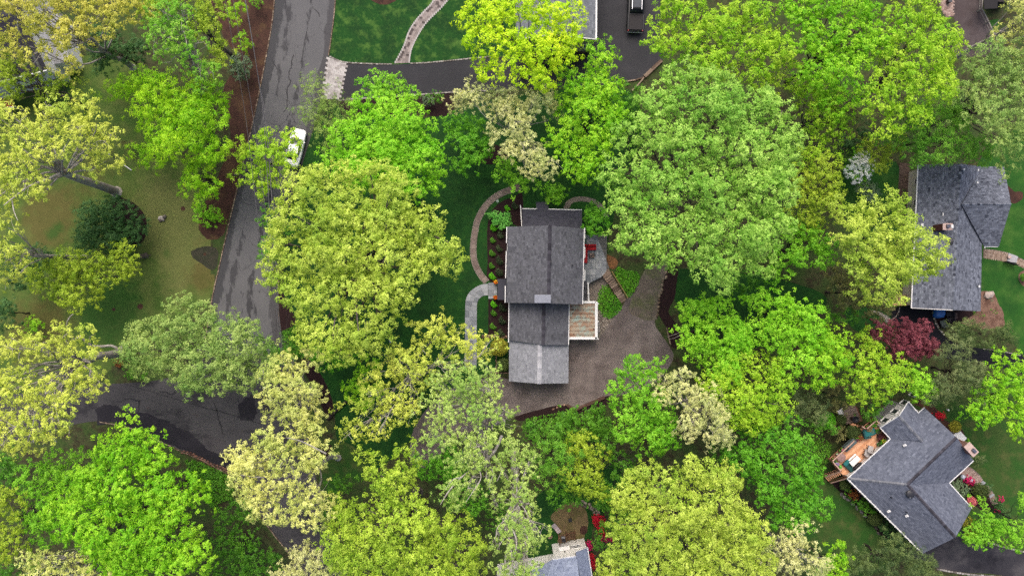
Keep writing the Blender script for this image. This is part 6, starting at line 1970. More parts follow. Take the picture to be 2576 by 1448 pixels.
def garden_chair(p, rz, label, mat, frame, group=None, s=1.0):
    r = empty('garden_chair', p, label, 'chair', group)
    r.rotation_euler.z = rz
    MB().box((0, .02, .42), (.54 * s, .54 * s, .1), 0, .035).build('seat', mat, r, local=True)
    MB().box((0, -.28 * s, .68), (.54 * s, .1, .52), 0, .035, rx=.18).build('backrest', mat, r, local=True)
    for sx in (-1, 1):
        MB().box((sx * .29 * s, 0, .58), (.05, .56 * s, .04), 0, .01).build('armrest', frame, r, local=True)
        for sy in (-1, 1):
            MB().box((sx * .27 * s, sy * .24 * s, .2), (.045, .045, .4)).build('leg', frame, r, local=True)
    return r
M['chair_dark'] = plain('dark_cushion', A(58, 54, 64), .8)
garden_chair(pt('B4', 925, 1002, .5) * 1 - Vector((0, 0, .5)), R(100), 'dark padded garden chair nearest the roof edge, beside the blue tarpaulin', M['chair_dark'], M['black'], 'dark garden chairs', 1.25)
garden_chair(pt('B4', 925, 1068, .5) - Vector((0, 0, .5)), R(60), 'dark padded garden chair just below the first, nearer the spruce', M['chair_dark'], M['black'], 'dark garden chairs', 1.2)
garden_chair(pt('B4', 828, 1130, .5) - Vector((0, 0, .5)), R(20), 'grey-green cushioned garden chair below the blue tarpaulin', plain('sage_cushion', A(98, 110, 108), .8), M['black'], None, 1.3)
o = empty('stone_bench', pt('B4', 1020, 1020), 'brownish flagged strip beside the dark garden chairs', 'bench')
for k in range(4):
    pbox('B4', 998, 965 + k * 24, 1044, 965 + k * 24 + 21, .3, .42, .02, 'slab', tinted('bench_slab', A(104, 84, 80), A(128, 104, 98)) if k == 0 else bpy.data.materials['bench_slab'], o)
pbox('B4', 1004, 970, 1038, 1050, 0, .3, .02, 'base', M['stone_wall'], o)
rl = empty('step_railing', pt('B4', 1900, 200), 'black iron railing beside the pale stone step on the brick walk', 'railing')
ra, rb2 = pt('B4', 1818, 172, .95), pt('B4', 1990, 228, .95)
for z in (0, -.35, -.7):
    mb = MB(); edge_box(mb, ra + Vector((0, 0, z)), rb2 + Vector((0, 0, z)), .07, .05); mb.build('rail', M['black'], rl)
for k in range(14):
    c = ra.lerp(rb2, k / 13); MB().box((c.x, c.y, .5), (.045, .045, .95)).build('baluster', M['black'], rl)
o = MB().box(pt('B4', 1845, 108, .3), (.4, .34, .3), .3, .08).build('stone_pot', M['concrete_pink'])
tag(o, 'small pink stone block standing on the pale step of the brick walk', 'ornament'); o.location.z -= .05
o = MB().stone(pt('B4', 1545, 692, .2), .75, .5, .3, .3, .6, 5).build('boulder', plain('pink_boulder', A(206, 186, 174), .8))
tag(o, 'broad pale pink boulder in the bark bed of the right house', 'boulder')

# ================================================================== deck of the lower right house
DZ = 2.4
M['deck'] = tinted('orange_deck', A(214, 150, 106, 1.6), A(238, 182, 142, 1.6), nsc=3, nst=.14)
M['deck_rail'] = plain('pinkish_rail', A(228, 186, 162), .6)
M['deck_dark'] = tinted('deck_baluster', A(116, 78, 60), A(150, 104, 82), nsc=5)
dk = empty('deck', pt('B5', 700, 850), 'large orange-tan timber deck with stairs, on the upper left side of the lower right house', 'deck')
dpoly = [pt('B5', x, y, DZ) for x, y in ((222, 1030), (580, 700), (660, 590), (770, 510), (930, 372), (990, 440), (1060, 530), (1205, 705), (1140, 770), (520, 1285), (440, 1275), (360, 1195))]
d2 = [(p.x, p.y) for p in dpoly]
MB().slab([p - Vector((0, 0, .03)) for p in dpoly], .2).build('joist_frame', M['deck_dark'], dk)
u = (pt('B5', 930, 372, DZ) - pt('B5', 222, 1030, DZ)); u.z = 0; u.normalize()
v = Vector((-u.y, u.x, 0))
if v.y > 0: v = -v
o0 = dpoly[0]
def conv_clip(rect, poly):
    """clip the polygon by a convex window and keep the pieces"""
    return clip_poly(poly, rect)
lo_v = min((p - o0).dot(v) for p in dpoly); hi_v = max((p - o0).dot(v) for p in dpoly)
lo_u = min((p - o0).dot(u) for p in dpoly); hi_u = max((p - o0).dot(u) for p in dpoly)
k = lo_v; dp = d2 if area2(d2) > 0 else d2[::-1]
rr = random.Random(3)
while k < hi_v:
    rect = [o0 + u * lo_u + v * k, o0 + u * hi_u + v * k, o0 + u * hi_u + v * (k + .138), o0 + u * lo_u + v * (k + .138)]
    r2 = [(p.x, p.y) for p in rect]
    if area2(r2) < 0: r2 = r2[::-1]
    c = clip_poly(dp, r2)
    if len(c) > 2 and abs(area2(c)) > .02:
        MB().slab([Vector((p[0], p[1], DZ + rr.uniform(0, .003))) for p in c], .028, rr.random()).build('deck_board', M['deck'], dk)
    k += .145
def railing(parent, pts, h=.95, sp_=.14, rail=None, bal=None, post=1.8, wd=.13):
    for a, b in zip(pts, pts[1:]):
        up = Vector((0, 0, h))
        mb = MB(); edge_box(mb, a + up, b + up, wd, .06); mb.build('top_rail', rail, parent)
        mb = MB(); edge_box(mb, a + up * .12, b + up * .12, .06, .06); mb.build('bottom_rail', bal, parent)
        L_ = (b - a).length
        n = int(L_ / sp_)
        for i in range(1, n):
            c = a.lerp(b, i / n)
            MB().box((c.x, c.y, c.z + h * .55), (.04, .04, h * .85), math.atan2((b - a).y, (b - a).x), 0, random.random()).build('baluster', bal, parent)
        n = max(1, int(L_ / post))
        for i in range(n + 1):
            c = a.lerp(b, i / n)
            MB().box((c.x, c.y, c.z + h / 2 - .4), (.1, .1, h + .9), math.atan2((b - a).y, (b - a).x), .01).build('post', bal, parent)
railing(dk, [pt('B5', 366, 1190, DZ), pt('B5', 228, 1030, DZ), pt('B5', 578, 705, DZ)], rail=M['deck_rail'], bal=M['deck_dark'])
railing(dk, [pt('B5', 775, 515, DZ), pt('B5', 928, 380, DZ), pt('B5', 980, 440, DZ)], rail=M['deck_rail'], bal=M['deck_dark'])
railing(dk, [pt('B5', 695, 470, DZ), pt('B5', 755, 515, DZ)], rail=M['deck_rail'], bal=M['deck_dark'])
# stairs
sa, sb = (pt('B5', 355, 1195, DZ), pt('B5', 432, 1280, DZ)), (pt('B5', 112, 1282, .2), pt('B5', 205, 1378, .2))
n_ = 8
for i in range(n_):
    t0, t1 = i / n_, (i + .82) / n_
    z = DZ - (DZ - .15) * (i + 1) / (n_ + 1)
    q_ = [sa[0].lerp(sb[0], t0), sa[1].lerp(sb[1], t0), sa[1].lerp(sb[1], t1), sa[0].lerp(sb[0], t1)]
    MB().slab([Vector((p.x, p.y, z)) for p in q_], .05, random.random()).build('stair_tread', M['deck'], dk)
railing(dk, [sa[0], sb[0]], rail=M['deck_rail'], bal=M['deck_dark'], sp_=.22)
railing(dk, [pt('B5', 470, 1300, DZ), sb[1]], rail=M['deck_rail'], bal=M['deck_dark'], sp_=.22)
railing(dk, [pt('B5', 470, 1300, DZ), pt('B5', 520, 1345, DZ)], rail=M['deck_rail'], bal=M['deck_dark'])
for i in range(3):
    t0 = i * 38
    z = DZ - .2 * (i + 1)
    MB().slab([pt('B5', 672 - t0, 535 - t0 * .42, z), pt('B5', 712 - t0, 500 - t0 * .42, z), pt('B5', 690 - t0, 475 - t0 * .42, z), pt('B5', 645 - t0, 505 - t0 * .42, z)], .05).build('stair_tread', M['deck'], dk)
# old grey deck beyond
gd = empty('old_deck', pt('B5', 600, 320), 'older grey weathered deck of wide boards just above the orange deck', 'deck')
M['grey_board'] = tinted('grey_weathered_board', A(140, 118, 104), A(190, 170, 156), nsc=6, nst=.22)
GZ = .7
for i in range(16):
    t0, t1 = i / 16, (i + .88) / 16
    a0, a1 = pt('B5', 455, 190, GZ), pt('B5', 640, 150, GZ)
    b0, b1 = pt('B5', 500, 470, GZ), pt('B5', 742, 405, GZ)
    MB().slab([a0.lerp(b0, t0), a1.lerp(b1, t0), a1.lerp(b1, t1), a0.lerp(b0, t1)], .04, random.random()).build('deck_board', M['grey_board'], gd)
MB().prism([(p.x, p.y) for p in (pt('B5', 470, 200), pt('B5', 635, 165), pt('B5', 730, 400), pt('B5', 510, 455))], 0, GZ - .05).build('base', M['deck_dark'], gd)
o = empty('planter', pt('B5', 630, 378, GZ) , 'dark round planter on the old grey deck', 'planter')
MB().lathe((0, 0, 0), [(.28, 0), (.36, .4), (.4, .42), (.4, .46), (.32, .46), (.3, .4), (0, .38)], 16).build('pot', M['metal_dark'], o, local=True)
MB().stone((-.3, .1, .2), .28, .22, .25, 0, .3, 3).build('soil', M['mulch'], o, local=True)
garden_chair(pt('B5', 428, 278, .5) - Vector((0, 0, .5)), R(-60), 'white plastic garden chair beside the old grey deck', M['white'], M['white'], None, 1.5)
# furniture
def at(x, y, z=DZ + .004, h=.4):
    p = pt('B5', x, y, z + h); p.z = z
    return p
M['teal'] = plain('teal_cushion', A(28, 124, 122), .75, var=.15, sc=4, bump=.3)
M['teal_dark'] = plain('teal_cover', A(16, 84, 82), .7, var=.15, sc=4, bump=.3)
HB = math.atan2(u.y, u.x)
r = empty('armchair', at(828, 615), 'teal cushioned swivel armchair on the orange deck', 'armchair'); r.rotation_euler.z = HB - .5
MB().lathe((0, 0, 0), [(.3, 0), (.32, .1), (.1, .14), (.1, .3), (.4, .32)], 14).build('base', M['metal_dark'], r, local=True)
MB().box((.06, 0, .42), (.82, .8, .2), 0, .09).build('seat', M['teal'], r, local=True)
MB().box((-.42, 0, .66), (.24, .96, .56), 0, .1).build('backrest', M['teal_dark'], r, local=True)
for s_ in (-1, 1): MB().box((0, s_ * .5, .56), (.8, .18, .26), 0, .07).build('armrest', M['teal_dark'], r, local=True)
r = empty('ottoman', at(928, 588), 'square teal ottoman with tan pattern next to the teal armchair', 'ottoman'); r.rotation_euler.z = HB - .35
MB().box((0, 0, .22), (.72, .78, .4), 0, .08).build('cushion', M['teal'], r, local=True)
MB().box((0, 0, .425), (.34, .38, .02), 0, .008).build('motif', plain('tan_motif', A(96, 130, 108), .8), r, local=True)
for sx in (-1, 1):
    for sy in (-1, 1): MB().box((sx * .26, sy * .28, .02), (.06, .06, .06)).build('leg', M['metal_dark'], r, local=True)
r = empty('chaise', at(552, 1138), 'dark teal covered lounger at the stair end of the orange deck', 'lounger'); r.rotation_euler.z = HB - R(88)
MB().box((.12, 0, .34), (1.3, .82, .3), 0, .13).build('seat', M['teal_dark'], r, local=True)
MB().box((-.58, 0, .55), (.5, .84, .4), 0, .15).build('headrest', M['teal'], r, local=True)
for sx in (-.6, .6):
    for sy in (-.3, .3): MB().box((sx, sy, .1), (.06, .06, .2)).build('leg', M['metal_dark'], r, local=True)
r = empty('covered_bench', at(552, 795), 'grey covered bench against the deck railing with a black pillow', 'bench'); r.rotation_euler.z = HB
MB().box((0, 0, .36), (1.75, .72, .62), 0, .12).build('cover', plain('grey_cover', A(100, 112, 112), .7, var=.18, sc=4, bump=.4), r, local=True)
MB().box((0, .3, .72), (1.6, .24, .3), 0, .1).build('backrest', plain('grey_cover_back', A(84, 98, 98), .7), r, local=True)
MB().stone((-.5, -.05, .7), .3, .18, .1, .3, .2, 4).build('pillow', M['black'], r, local=True)
r = empty('round_table', at(425, 1002, h=.72), 'round pinkish-brown table on the orange deck', 'table')
MB().lathe((0, 0, 0), [(.26, 0), (.24, .04), (.05, .06), (.05, .68), (.5, .70), (.52, .715), (.5, .73), (0, .73)], 28).build('tabletop', plain('table_mosaic', A(176, 140, 132), .6, var=.14, sc=9), r, local=True)
m = MB()
for k in range(3):
    m.box((.25 * math.cos(k * 2.1), .25 * math.sin(k * 2.1), .735), (.5, .02, .012), k * 2.1)
m.build('inlay', plain('table_inlay', A(140, 108, 104), .6), r, local=True)
r = empty('serving_table', at(640, 1052, h=.85), 'rectangular white-topped table by the house wall on the orange deck', 'table'); r.rotation_euler.z = HB
MB().box((0, -.04, .84), (1.3, .68, .08), 0, .03).build('tabletop', M['white'], r, local=True)
MB().box((0, .42, .66), (1.3, .22, .06), 0, .03).build('side_shelf', M['sid_grey'], r, local=True)
for sx in (-.58, .58):
    for sy in (-.28, .28): MB().box((sx, sy, .4), (.06, .06, .8)).build('leg', M['sid_grey'], r, local=True)
r = empty('barbecue', at(672, 1140), 'dark charcoal barbecue beside the teal lounger by the house wall', 'barbecue'); r.rotation_euler.z = HB
MB().box((0, 0, .62), (.95, .5, .4), 0, .08).build('hood', plain('bbq_dark', A(50, 44, 50), .5), r, local=True)
MB().box((0, 0, .3), (.8, .42, .36), 0, .02).build('cabinet', M['black'], r, local=True)
for s_ in (-1, 1): MB().box((s_ * .55, 0, .6), (.2, .44, .04), 0, .01).build('side_shelf', M['metal_dark'], r, local=True)
M['pale_cushion'] = plain('pale_cushion', A(214, 206, 202), .8, var=.08)
ch1 = garden_chair(at(888, 862), HB - R(58), 'pale cushioned deck chair nearest the black urn, by the house wall', M['pale_cushion'], M['metal_dark'], 'pale deck chairs', 1.3)
ch2 = copy_tree(ch1); ch2.location = at(838, 922); ch2['label'] = 'pale cushioned deck chair nearer the white-topped table, by the house wall'
M['pot_black'] = plain('pot_black', A(34, 30, 32), .6)
M['pot_rust'] = plain('pot_rust', A(140, 80, 58), .7)
PT = tinted
flower_pot(at(330, 1095, h=.2), .3, 'pot of pale purple flowers in the corner of the orange deck', [PT('purple_petal', A(170, 130, 196), A(206, 176, 226))], M['pot_rust'], 'deck pots')
flower_pot(at(282, 1042, h=.2), .32, 'leafy green pot right in the outer corner of the orange deck', [SP['ball_dark']['mat']], M['pot_rust'], 'deck pots')
flower_pot(at(382, 1140, h=.2), .24, 'small green pot at the head of the deck stairs', [SP['lace']['mat']], M['pot_rust'], 'deck pots')
flower_pot(at(716, 678, h=.2), .34, 'pot of red-brown leaves next to the round dark topiary', [PT('rust_leaf', A(140, 62, 44), A(178, 98, 66))], M['pot_rust'], 'deck pots')
flower_pot(at(652, 706, h=.2), .2, 'small dark purple pot between the grey covered bench and the topiary', [PT('plum_leaf', A(96, 50, 70), A(130, 80, 96))], M['pot_black'], 'deck pots')
flower_pot(at(428, 862, h=.2), .24, 'pot of pink flowers on the deck railing line left of the grey bench', [PT('pink_petal', A(214, 110, 140), A(236, 160, 180))], M['pot_rust'], 'deck pots')
flower_pot(at(396, 896, h=.2), .17, 'small green pot just left of the pink flower pot', [SP['ball_dark']['mat']], M['pot_rust'], 'deck pots', .25)
flower_pot(at(350, 940, h=.2), .14, 'tiny pale pot by the railing above the round table', [PT('white_petal', A(226, 216, 210), A(250, 246, 240))], M['concrete_pink'], 'deck pots', .22, 20)
flower_pot(at(848, 530, h=.3), .46, 'wide pot of mixed green and orange leaves behind the teal armchair', [PT('copper_leaf', A(150, 100, 66), A(190, 140, 96))], M['pot_black'], 'deck pots', .4)
flower_pot(at(930, 425, h=.3), .5, 'big bright green pot plant in the top corner of the orange deck', [SP['ball_green']['mat']], M['pot_rust'], 'deck pots', .4)
flower_pot(at(880, 478, h=.2), .24, 'empty-looking black pot behind the teal ottoman', [SP['topiary']['mat']], M['pot_black'], 'deck pots', .4, 12)
flower_pot(at(950, 480, h=.2), .24, 'dark blue-grey pot beside the sunroom corner', [SP['ball_dark']['mat']], plain('pot_slate', A(70, 76, 92), .5), 'deck pots', .4, 12)
flower_pot(at(990, 565, h=.2), .3, 'dark leafy pot right of the teal ottoman, at the house wall', [SP['ball_dark']['mat']], M['pot_black'], 'deck pots', .4)
flower_pot(at(1075, 738, h=.4), .42, 'large black urn with yellow-green leaves by the deck corner of the house', [SP['topiary_gold']['mat']], M['pot_black'], 'deck pots', .75)
flower_pot(at(1048, 665, h=.3), .5, 'dark maroon leafed plant pot beside the black urn', [PT('maroon_leaf', A(84, 42, 40), A(120, 66, 58))], M['pot_black'], 'deck pots', .5, 90, 'redmaple')
flower_pot(at(1015, 780, h=.2), .26, 'grey stone pot nearest the two pale deck chairs', [SP['ball_dark']['mat']], M['metal_grey'], 'deck pots', .3)
for (x, y, lb) in ((975, 1270, 'white ornamental ball on a post beside the roof corner and magenta azaleas'), (1090, 1320, 'white ornamental ball standing among the magenta azaleas')):
    p = pt('B6', x, y, 1.0); p.z = 0
    r = empty('garden_ornament', p, lb, 'ornament', 'white garden ornaments')
    MB().cyl((0, 0, 0), .05, .9, 10).build('post', M['metal_grey'], r, local=True)
    m = MB(); m.lathe((0, 0, .88), [(0, 0), (.14, .03), (.26, .14), (.29, .28), (.24, .42), (.1, .5), (0, .52)], 16); m.build('ball', plain('ornament_' + str(x), A(206, 212, 226), .5), r, local=True)

# ================================================================== bottom house yard
bs_ = empty('wooden_steps', pt('B8', 800, 760), 'brown wooden landing and steps at the white clapboard house', 'steps')
LZ = 1.2
for i in range(7):
    a0, a1, b0, b1 = pt('B8', 690, 720, LZ), pt('B8', 835, 690, LZ), pt('B8', 712, 862, LZ), pt('B8', 850, 838, LZ)
    t0, t1 = i / 7, (i + .9) / 7
    MB().slab([a0.lerp(a1, t0), a0.lerp(a1, t1), b0.lerp(b1, t1), b0.lerp(b1, t0)], .06, random.random()).build('board', tinted('brown_board', A(96, 72, 54), A(136, 106, 80), nsc=5) if i == 0 else bpy.data.materials['brown_board'], bs_)
for i in range(5):
    z = LZ - .2 * (i + 1)
    x0 = 846 + i * 29
    MB().slab([pt('B8', x0, 702 - i * 7, z), pt('B8', x0 + 24, 696 - i * 7, z), pt('B8', x0 + 34, 800 - i * 6, z), pt('B8', x0 + 8, 808 - i * 6, z)], .06, random.random()).build('stair_tread', bpy.data.materials['brown_board'], bs_)
for (x, y) in ((692, 722), (838, 692), (714, 850), (985, 662), (990, 770)):
    a = pt('B8', x, y, 1.0); MB().box((a.x, a.y, 1.0), (.1, .1, 2.0 if x < 900 else 1.2)).build('post', M['deck_dark'], bs_)
mb = MB(); edge_box(mb, pt('B8', 838, 690, 2.0), pt('B8', 986, 660, 1.1), .09, .07); mb.build('handrail', M['deck_dark'], bs_)
o = empty('door_mat', pt('B8', 785, 810, LZ + .07), 'dark grey mat on the brown wooden landing', 'mat')
MB().slab([pt('B8', 748, 788, LZ + .02), pt('B8', 818, 776, LZ + .02), pt('B8', 828, 838, LZ + .02), pt('B8', 760, 850, LZ + .02)], .03).build('mat', M['metal_dark'], o)
o = empty('grill', pt('B8', 780, 760, LZ), 'grey lidded grill on the brown wooden landing of the white house', 'grill')
pbox('B8', 745, 742, 815, 782, LZ + .5, LZ + .85, .06, 'lid', plain('grill_grey', A(128, 126, 130), .4), o); pbox('B8', 752, 748, 808, 778, LZ + .02, LZ + .5, .02, 'cabinet', M['black'], o)
r = empty('deck_chair', pt('B8', 652, 578), 'white striped folding sun lounger on the grass by the tan oval yard', 'lounger'); r.rotation_euler.z = R(-52)
fab = plain('pale_fabric', A(218, 204, 206), .8, var=.08)
MB().box((.25, 0, .32), (.85, .55, .05), 0, .02).build('seat', fab, r, local=True)
MB().box((-.42, 0, .5), (.7, .55, .05), 0, .02, ry=.55).build('backrest', fab, r, local=True)
m = MB()
for k in range(3): m.box((-.05 + k * .3, 0, .35), (.05, .54, .01))
m.build('stripe', plain('stripe_pink', A(170, 120, 130), .8), r, local=True)
for sx in (-.4, .5):
    for sy in (-.26, .26): MB().box((sx, sy, .16), (.04, .04, .32)).build('leg', M['chrome'], r, local=True)
r = empty('drain_box', pt('B8', 901, 437), 'small black square box in the middle of the tan oval yard', 'box')
MB().box((0, 0, .12), (.42, .42, .24), .1, .02).build('body', M['metal_dark'], r, local=True); MB().box((0, 0, .25), (.34, .34, .03), .1, .01).build('lid', M['black'], r, local=True)
o = MB().stone(pt('B8', 545, 745, .15), .3, .26, .2, 0, .5, 8).build('boulder', plain('bottom_stone', A(160, 134, 112), .8)); tag(o, 'small tan boulder under the oak at the white house wall', 'boulder')

# ================================================================== left lawn
o = empty('plastic_pipe', pt('A00', 955, 1258), 'long white plastic pipe lying on the left lawn', 'pipe')
MB().tube([pt('A00', 920, 1234, .06), pt('A00', 992, 1284, .06)], .06, n=10).build('tube', M['white'], o)
pp = (pt('A00', 918, 1233, .06), pt('A00', 922, 1236, .06)); MB().tube(pp, .085, n=10).build('socket', M['white'], o)
r = empty('rock_pile', pt('A10', 1222, 200), 'mottled rock lying in dry leaves on the left lawn', 'rock')
for i, (x, y, a, b, t_) in enumerate(((1215, 195, .42, .32, .9), (1240, 188, .3, .22, .3), (1208, 214, .28, .2, .15), (1232, 212, .22, .18, .6))):
    MB().stone(pt('A10', x, y, .14), a, b, .28, i, t_, i + 20).build('stone', tinted('lawn_rock', A(92, 78, 72), A(226, 216, 206), nsc=6, nst=.35) if i == 0 else bpy.data.materials['lawn_rock'], r)
r = empty('tree_stump', pt('A10', 1082, 482), 'grey leaning stump at the edge of the yellow-green shrub on the left lawn', 'stump')
m = MB(); m.tube([pt('A10', 1100, 478, .0), pt('A10', 1080, 482, .55), pt('A10', 1052, 486, 1.1)], .34, .26, 12); m.build('trunk', BK['grey'], r)
for k, (x, y) in enumerate(((1140, 476), (1108, 456), (1125, 500))):
    MB().tube([pt('A10', 1100, 478, .1), pt('A10', x, y, .03)], .14, .04, 6).build('root', BK['grey'], r)
for i, (x, y, lb) in enumerate(((822, 1163, 'small white ball lying in the mossy grass, upper of the scraps near the white pipe'), (862, 1186, 'dark clod lying in the mossy grass near the white pipe'))):
    o = MB().stone(pt('A00', x, y, .07), .12, .1, .09, 0, .5, i + 3).build('lawn_scrap', M['white'] if i == 0 else M['black']); tag(o, lb, 'scrap')

# ================================================================== poles and wires
pole = empty('utility_pole', P(742, 1122), 'tall utility pole with a white street lamp arm hidden among the pale oaks', 'utility pole')
MB().tube([P(742, 1122, -.1), P(742, 1122) + Vector((0, 0, 9.5))], .16, .11, 12).build('pole', BK['dark'], pole)
tp = P(742, 1122) + Vector((0, 0, 9.0))
lm = P(676, 1139, 8.6)
MB().tube([tp - Vector((0, 0, .5)), tp.lerp(lm, .5) + Vector((0, 0, .3)), lm], .05).build('lamp_arm', M['white'], pole)
d_ = (tp - lm); d_.z = 0; d_.normalize()
MB().box(lm, (.9, .36, .16), math.atan2(d_.y, d_.x), .06).build('lamp_head', M['white'], pole)
MB().box(tp, (2.2, .12, .14), math.atan2(d_.y, d_.x) + .9, .01).build('crossarm', BK['dark'], pole)
M['wire'] = plain('wire', A(110, 108, 112), .6)
def wire(label, pts, r):
    o = MB().tube(smooth(pts, 8), r, n=5).build('power_line', M['wire'])
    return tag(o, label, 'wire', 'overhead wires along the road')
wire('thickest overhead cable, nearest the road', [P(*q1('C4', 232, -60), 8.5), P(*q1('C4', 340, 560), 7.9), P(*q1('C4', 420, 1040), 7.7), P(*q1('C4', 492, 1460), 7.8), P(688, 560, 8.0), P(705, 830, 8.3), P(735, 1110, 9.2)], .045)
wire('second cable twisted close beside the thickest road cable', [P(*q1('C4', 238, -60), 8.7), P(*q1('C4', 352, 620), 8.1), P(*q1('C4', 410, 1000), 7.9), P(*q1('C4', 470, 1460), 8.0), P(680, 560, 8.2), P(700, 830, 8.5), P(737, 1114, 9.3)], .035)
wire('thin wire running down through the two lime mulch shrubs', [P(*q1('C4', 90, -60), 8.5), P(*q1('C4', 210, 660), 8.0), P(*q1('C4', 345, 1460), 8.0), P(690, 700, 8.2), P(744, 1122, 9.0)], .022)
wire('thinnest wire, farthest left over the brown mulch strip', [P(*q1('C4', -10, -60), 8.5), P(*q1('C4', 110, 620), 8.0), P(*q1('C4', 255, 1460), 8.0), P(668, 700, 8.2), P(746, 1124, 9.1)], .022)
r = empty('mailbox', pt('C7', 130, 119), 'small white post box standing on the dark road edge below the blue-green tree', 'post box')
MB().box((0, 0, .5), (.1, .1, 1.0)).build('post', M['white'], r, local=True); MB().box((0, .02, 1.08), (.3, .5, .28), .3, .09).build('box', M['white'], r, local=True); MB().box((.16, .1, 1.2), (.02, .1, .12), .3).build('flag', M['lamp_red'], r, local=True)
r = empty('marker_post', pt('C7', 150, 187), 'short white marker post just below the white post box', 'post')
MB().cyl((0, 0, 0), .09, .7, 10).build('post', M['white'], r, local=True); MB().cyl((0, 0, .7), .14, .08, 10).build('cap', M['white'], r, local=True)
r = empty('manhole_cover', pt('C7', 180, 410), 'round iron manhole cover at the junction under the pale oaks', 'manhole cover')
MB().cyl((0, 0, Z5), .36, .02, 20).build('cover', M['metal_dark'], r, local=True); MB().cyl((0, 0, Z5 + .018), .24, .01, 20).build('inner_ring', plain('iron_ring', A(92, 90, 92), .5), r, local=True)
o = MB().box(pt('B1', 448, 222, .05), (.3, .34, .05), .4, .02).build('garden_tile', plain('sage_tile', A(176, 196, 180), .7)); tag(o, 'pale green flat tile lying between the curved path and the mulch bed', 'tile')
o = MB().box(pt('A11', 1017, 1122, .05), (.36, .44, .05), .5, .02).build('paper_sheet', plain('grey_tile', A(168, 180, 184), .7)); tag(o, 'pale grey flat tile lying on the dark lawn under the big oak', 'tile')
o = MB().cyl(pt('B6', 738, 224, .02), .12, .3, 12).build('garden_light', M['white']); tag(o, 'small white garden light on the grass above the red bush', 'garden light')
flower_pot(pt('B1', 424, 1338, .5) - Vector((0, 0, .4)), .28, 'pot of orange and yellow flowers, upper one at the front landing', [M['petal_orange'], M['petal_orange'], M['petal_yellow']], None, 'front door flower pots', .4, 90)
flower_pot(pt('B2', 418, 202, .5) - Vector((0, 0, .4)), .28, 'pot of deep orange flowers, lower one at the front landing', [M['petal_orange'], M['petal_orange']], None, 'front door flower pots', .4, 90)
# loose pebbles
rr = random.Random(9)
pb = MB()
pol = q('A12', (650, 890), (690, 900), (745, 955), (720, 1010), (660, 1090), (600, 1110), (640, 1000))
xs = [p[0] for p in pol]; ys_ = [p[1] for p in pol]
c_ = 0
while c_ < 700:
    p = (rr.uniform(min(xs), max(xs)), rr.uniform(min(ys_), max(ys_)))
    if inside(p, pol):
        s_ = rr.uniform(.04, .11); pb.stone(P(p[0], p[1], .03), s_, s_ * .75, s_ * .6, rr.random() * 3, rr.random(), c_)
        c_ += 1
o = pb.build('pebbles', tinted('river_pebble', A(120, 104, 94), A(214, 200, 184), nsc=9), kind='stuff'); tag(o, 'pale river pebbles spread beside the white-framed rusty roof', 'pebbles')
# dead bare shrub
r = empty('bare_shrub', pt('A22', 790, 545), 'leafless bush of thin grey radiating branches among dark green trees', 'bush')
m = MB(); rg_ = random.Random(12)
for i in range(16):
    a = i * .4 + rg_.uniform(-.2, .2); L_ = rg_.uniform(1.6, 3.2)
    p1 = Vector((L_ * .4 * math.cos(a), L_ * .4 * math.sin(a), 1.5 + rg_.random())); p2 = Vector((L_ * math.cos(a + .2), L_ * math.sin(a + .2), 2.2 + rg_.random()))
    m.tube([(0, 0, 0), p1, p2], .07, .02, 5)
    for k in range(3):
        e = p1.lerp(p2, .3 + .3 * k); m.tube([e, e + Vector((rg_.gauss(0, .5), rg_.gauss(0, .5), .5))], .02, .008, 4)
m.build('branches', BK['grey'], r, local=True)
r = empty('fallen_log', pt('A21', 640, 200), 'long dark fallen log lying on the lawn corner beside the pale oak', 'log')
MB().tube([pt('A21', 540, 270, .2), pt('A21', 600, 205, .22), pt('A21', 690, 125, .2)], .24, .16, 10).build('trunk', BK['dark'], r)
r = empty('forked_stems', pt('A12', 1190, 1090), 'two pale bare forked stems leaning from the mulch over the gravel edge', 'stems')
for (x0, y0, x1, y1) in ((1300, 1040, 1170, 1090), (1270, 1078, 1190, 1108)):
    MB().tube([pt('A12', x0, y0, 2.0), pt('A12', (x0 + x1) / 2, (y0 + y1) / 2 + 6, 1.8), pt('A12', x1, y1, 1.4)], .05, .02).build('stem', BK['white'], r)
MB().tube([pt('A12', 1310, 1036, 0), pt('A12', 1300, 1040, 2.0)], .08, .06).build('stem', BK['white'], r)
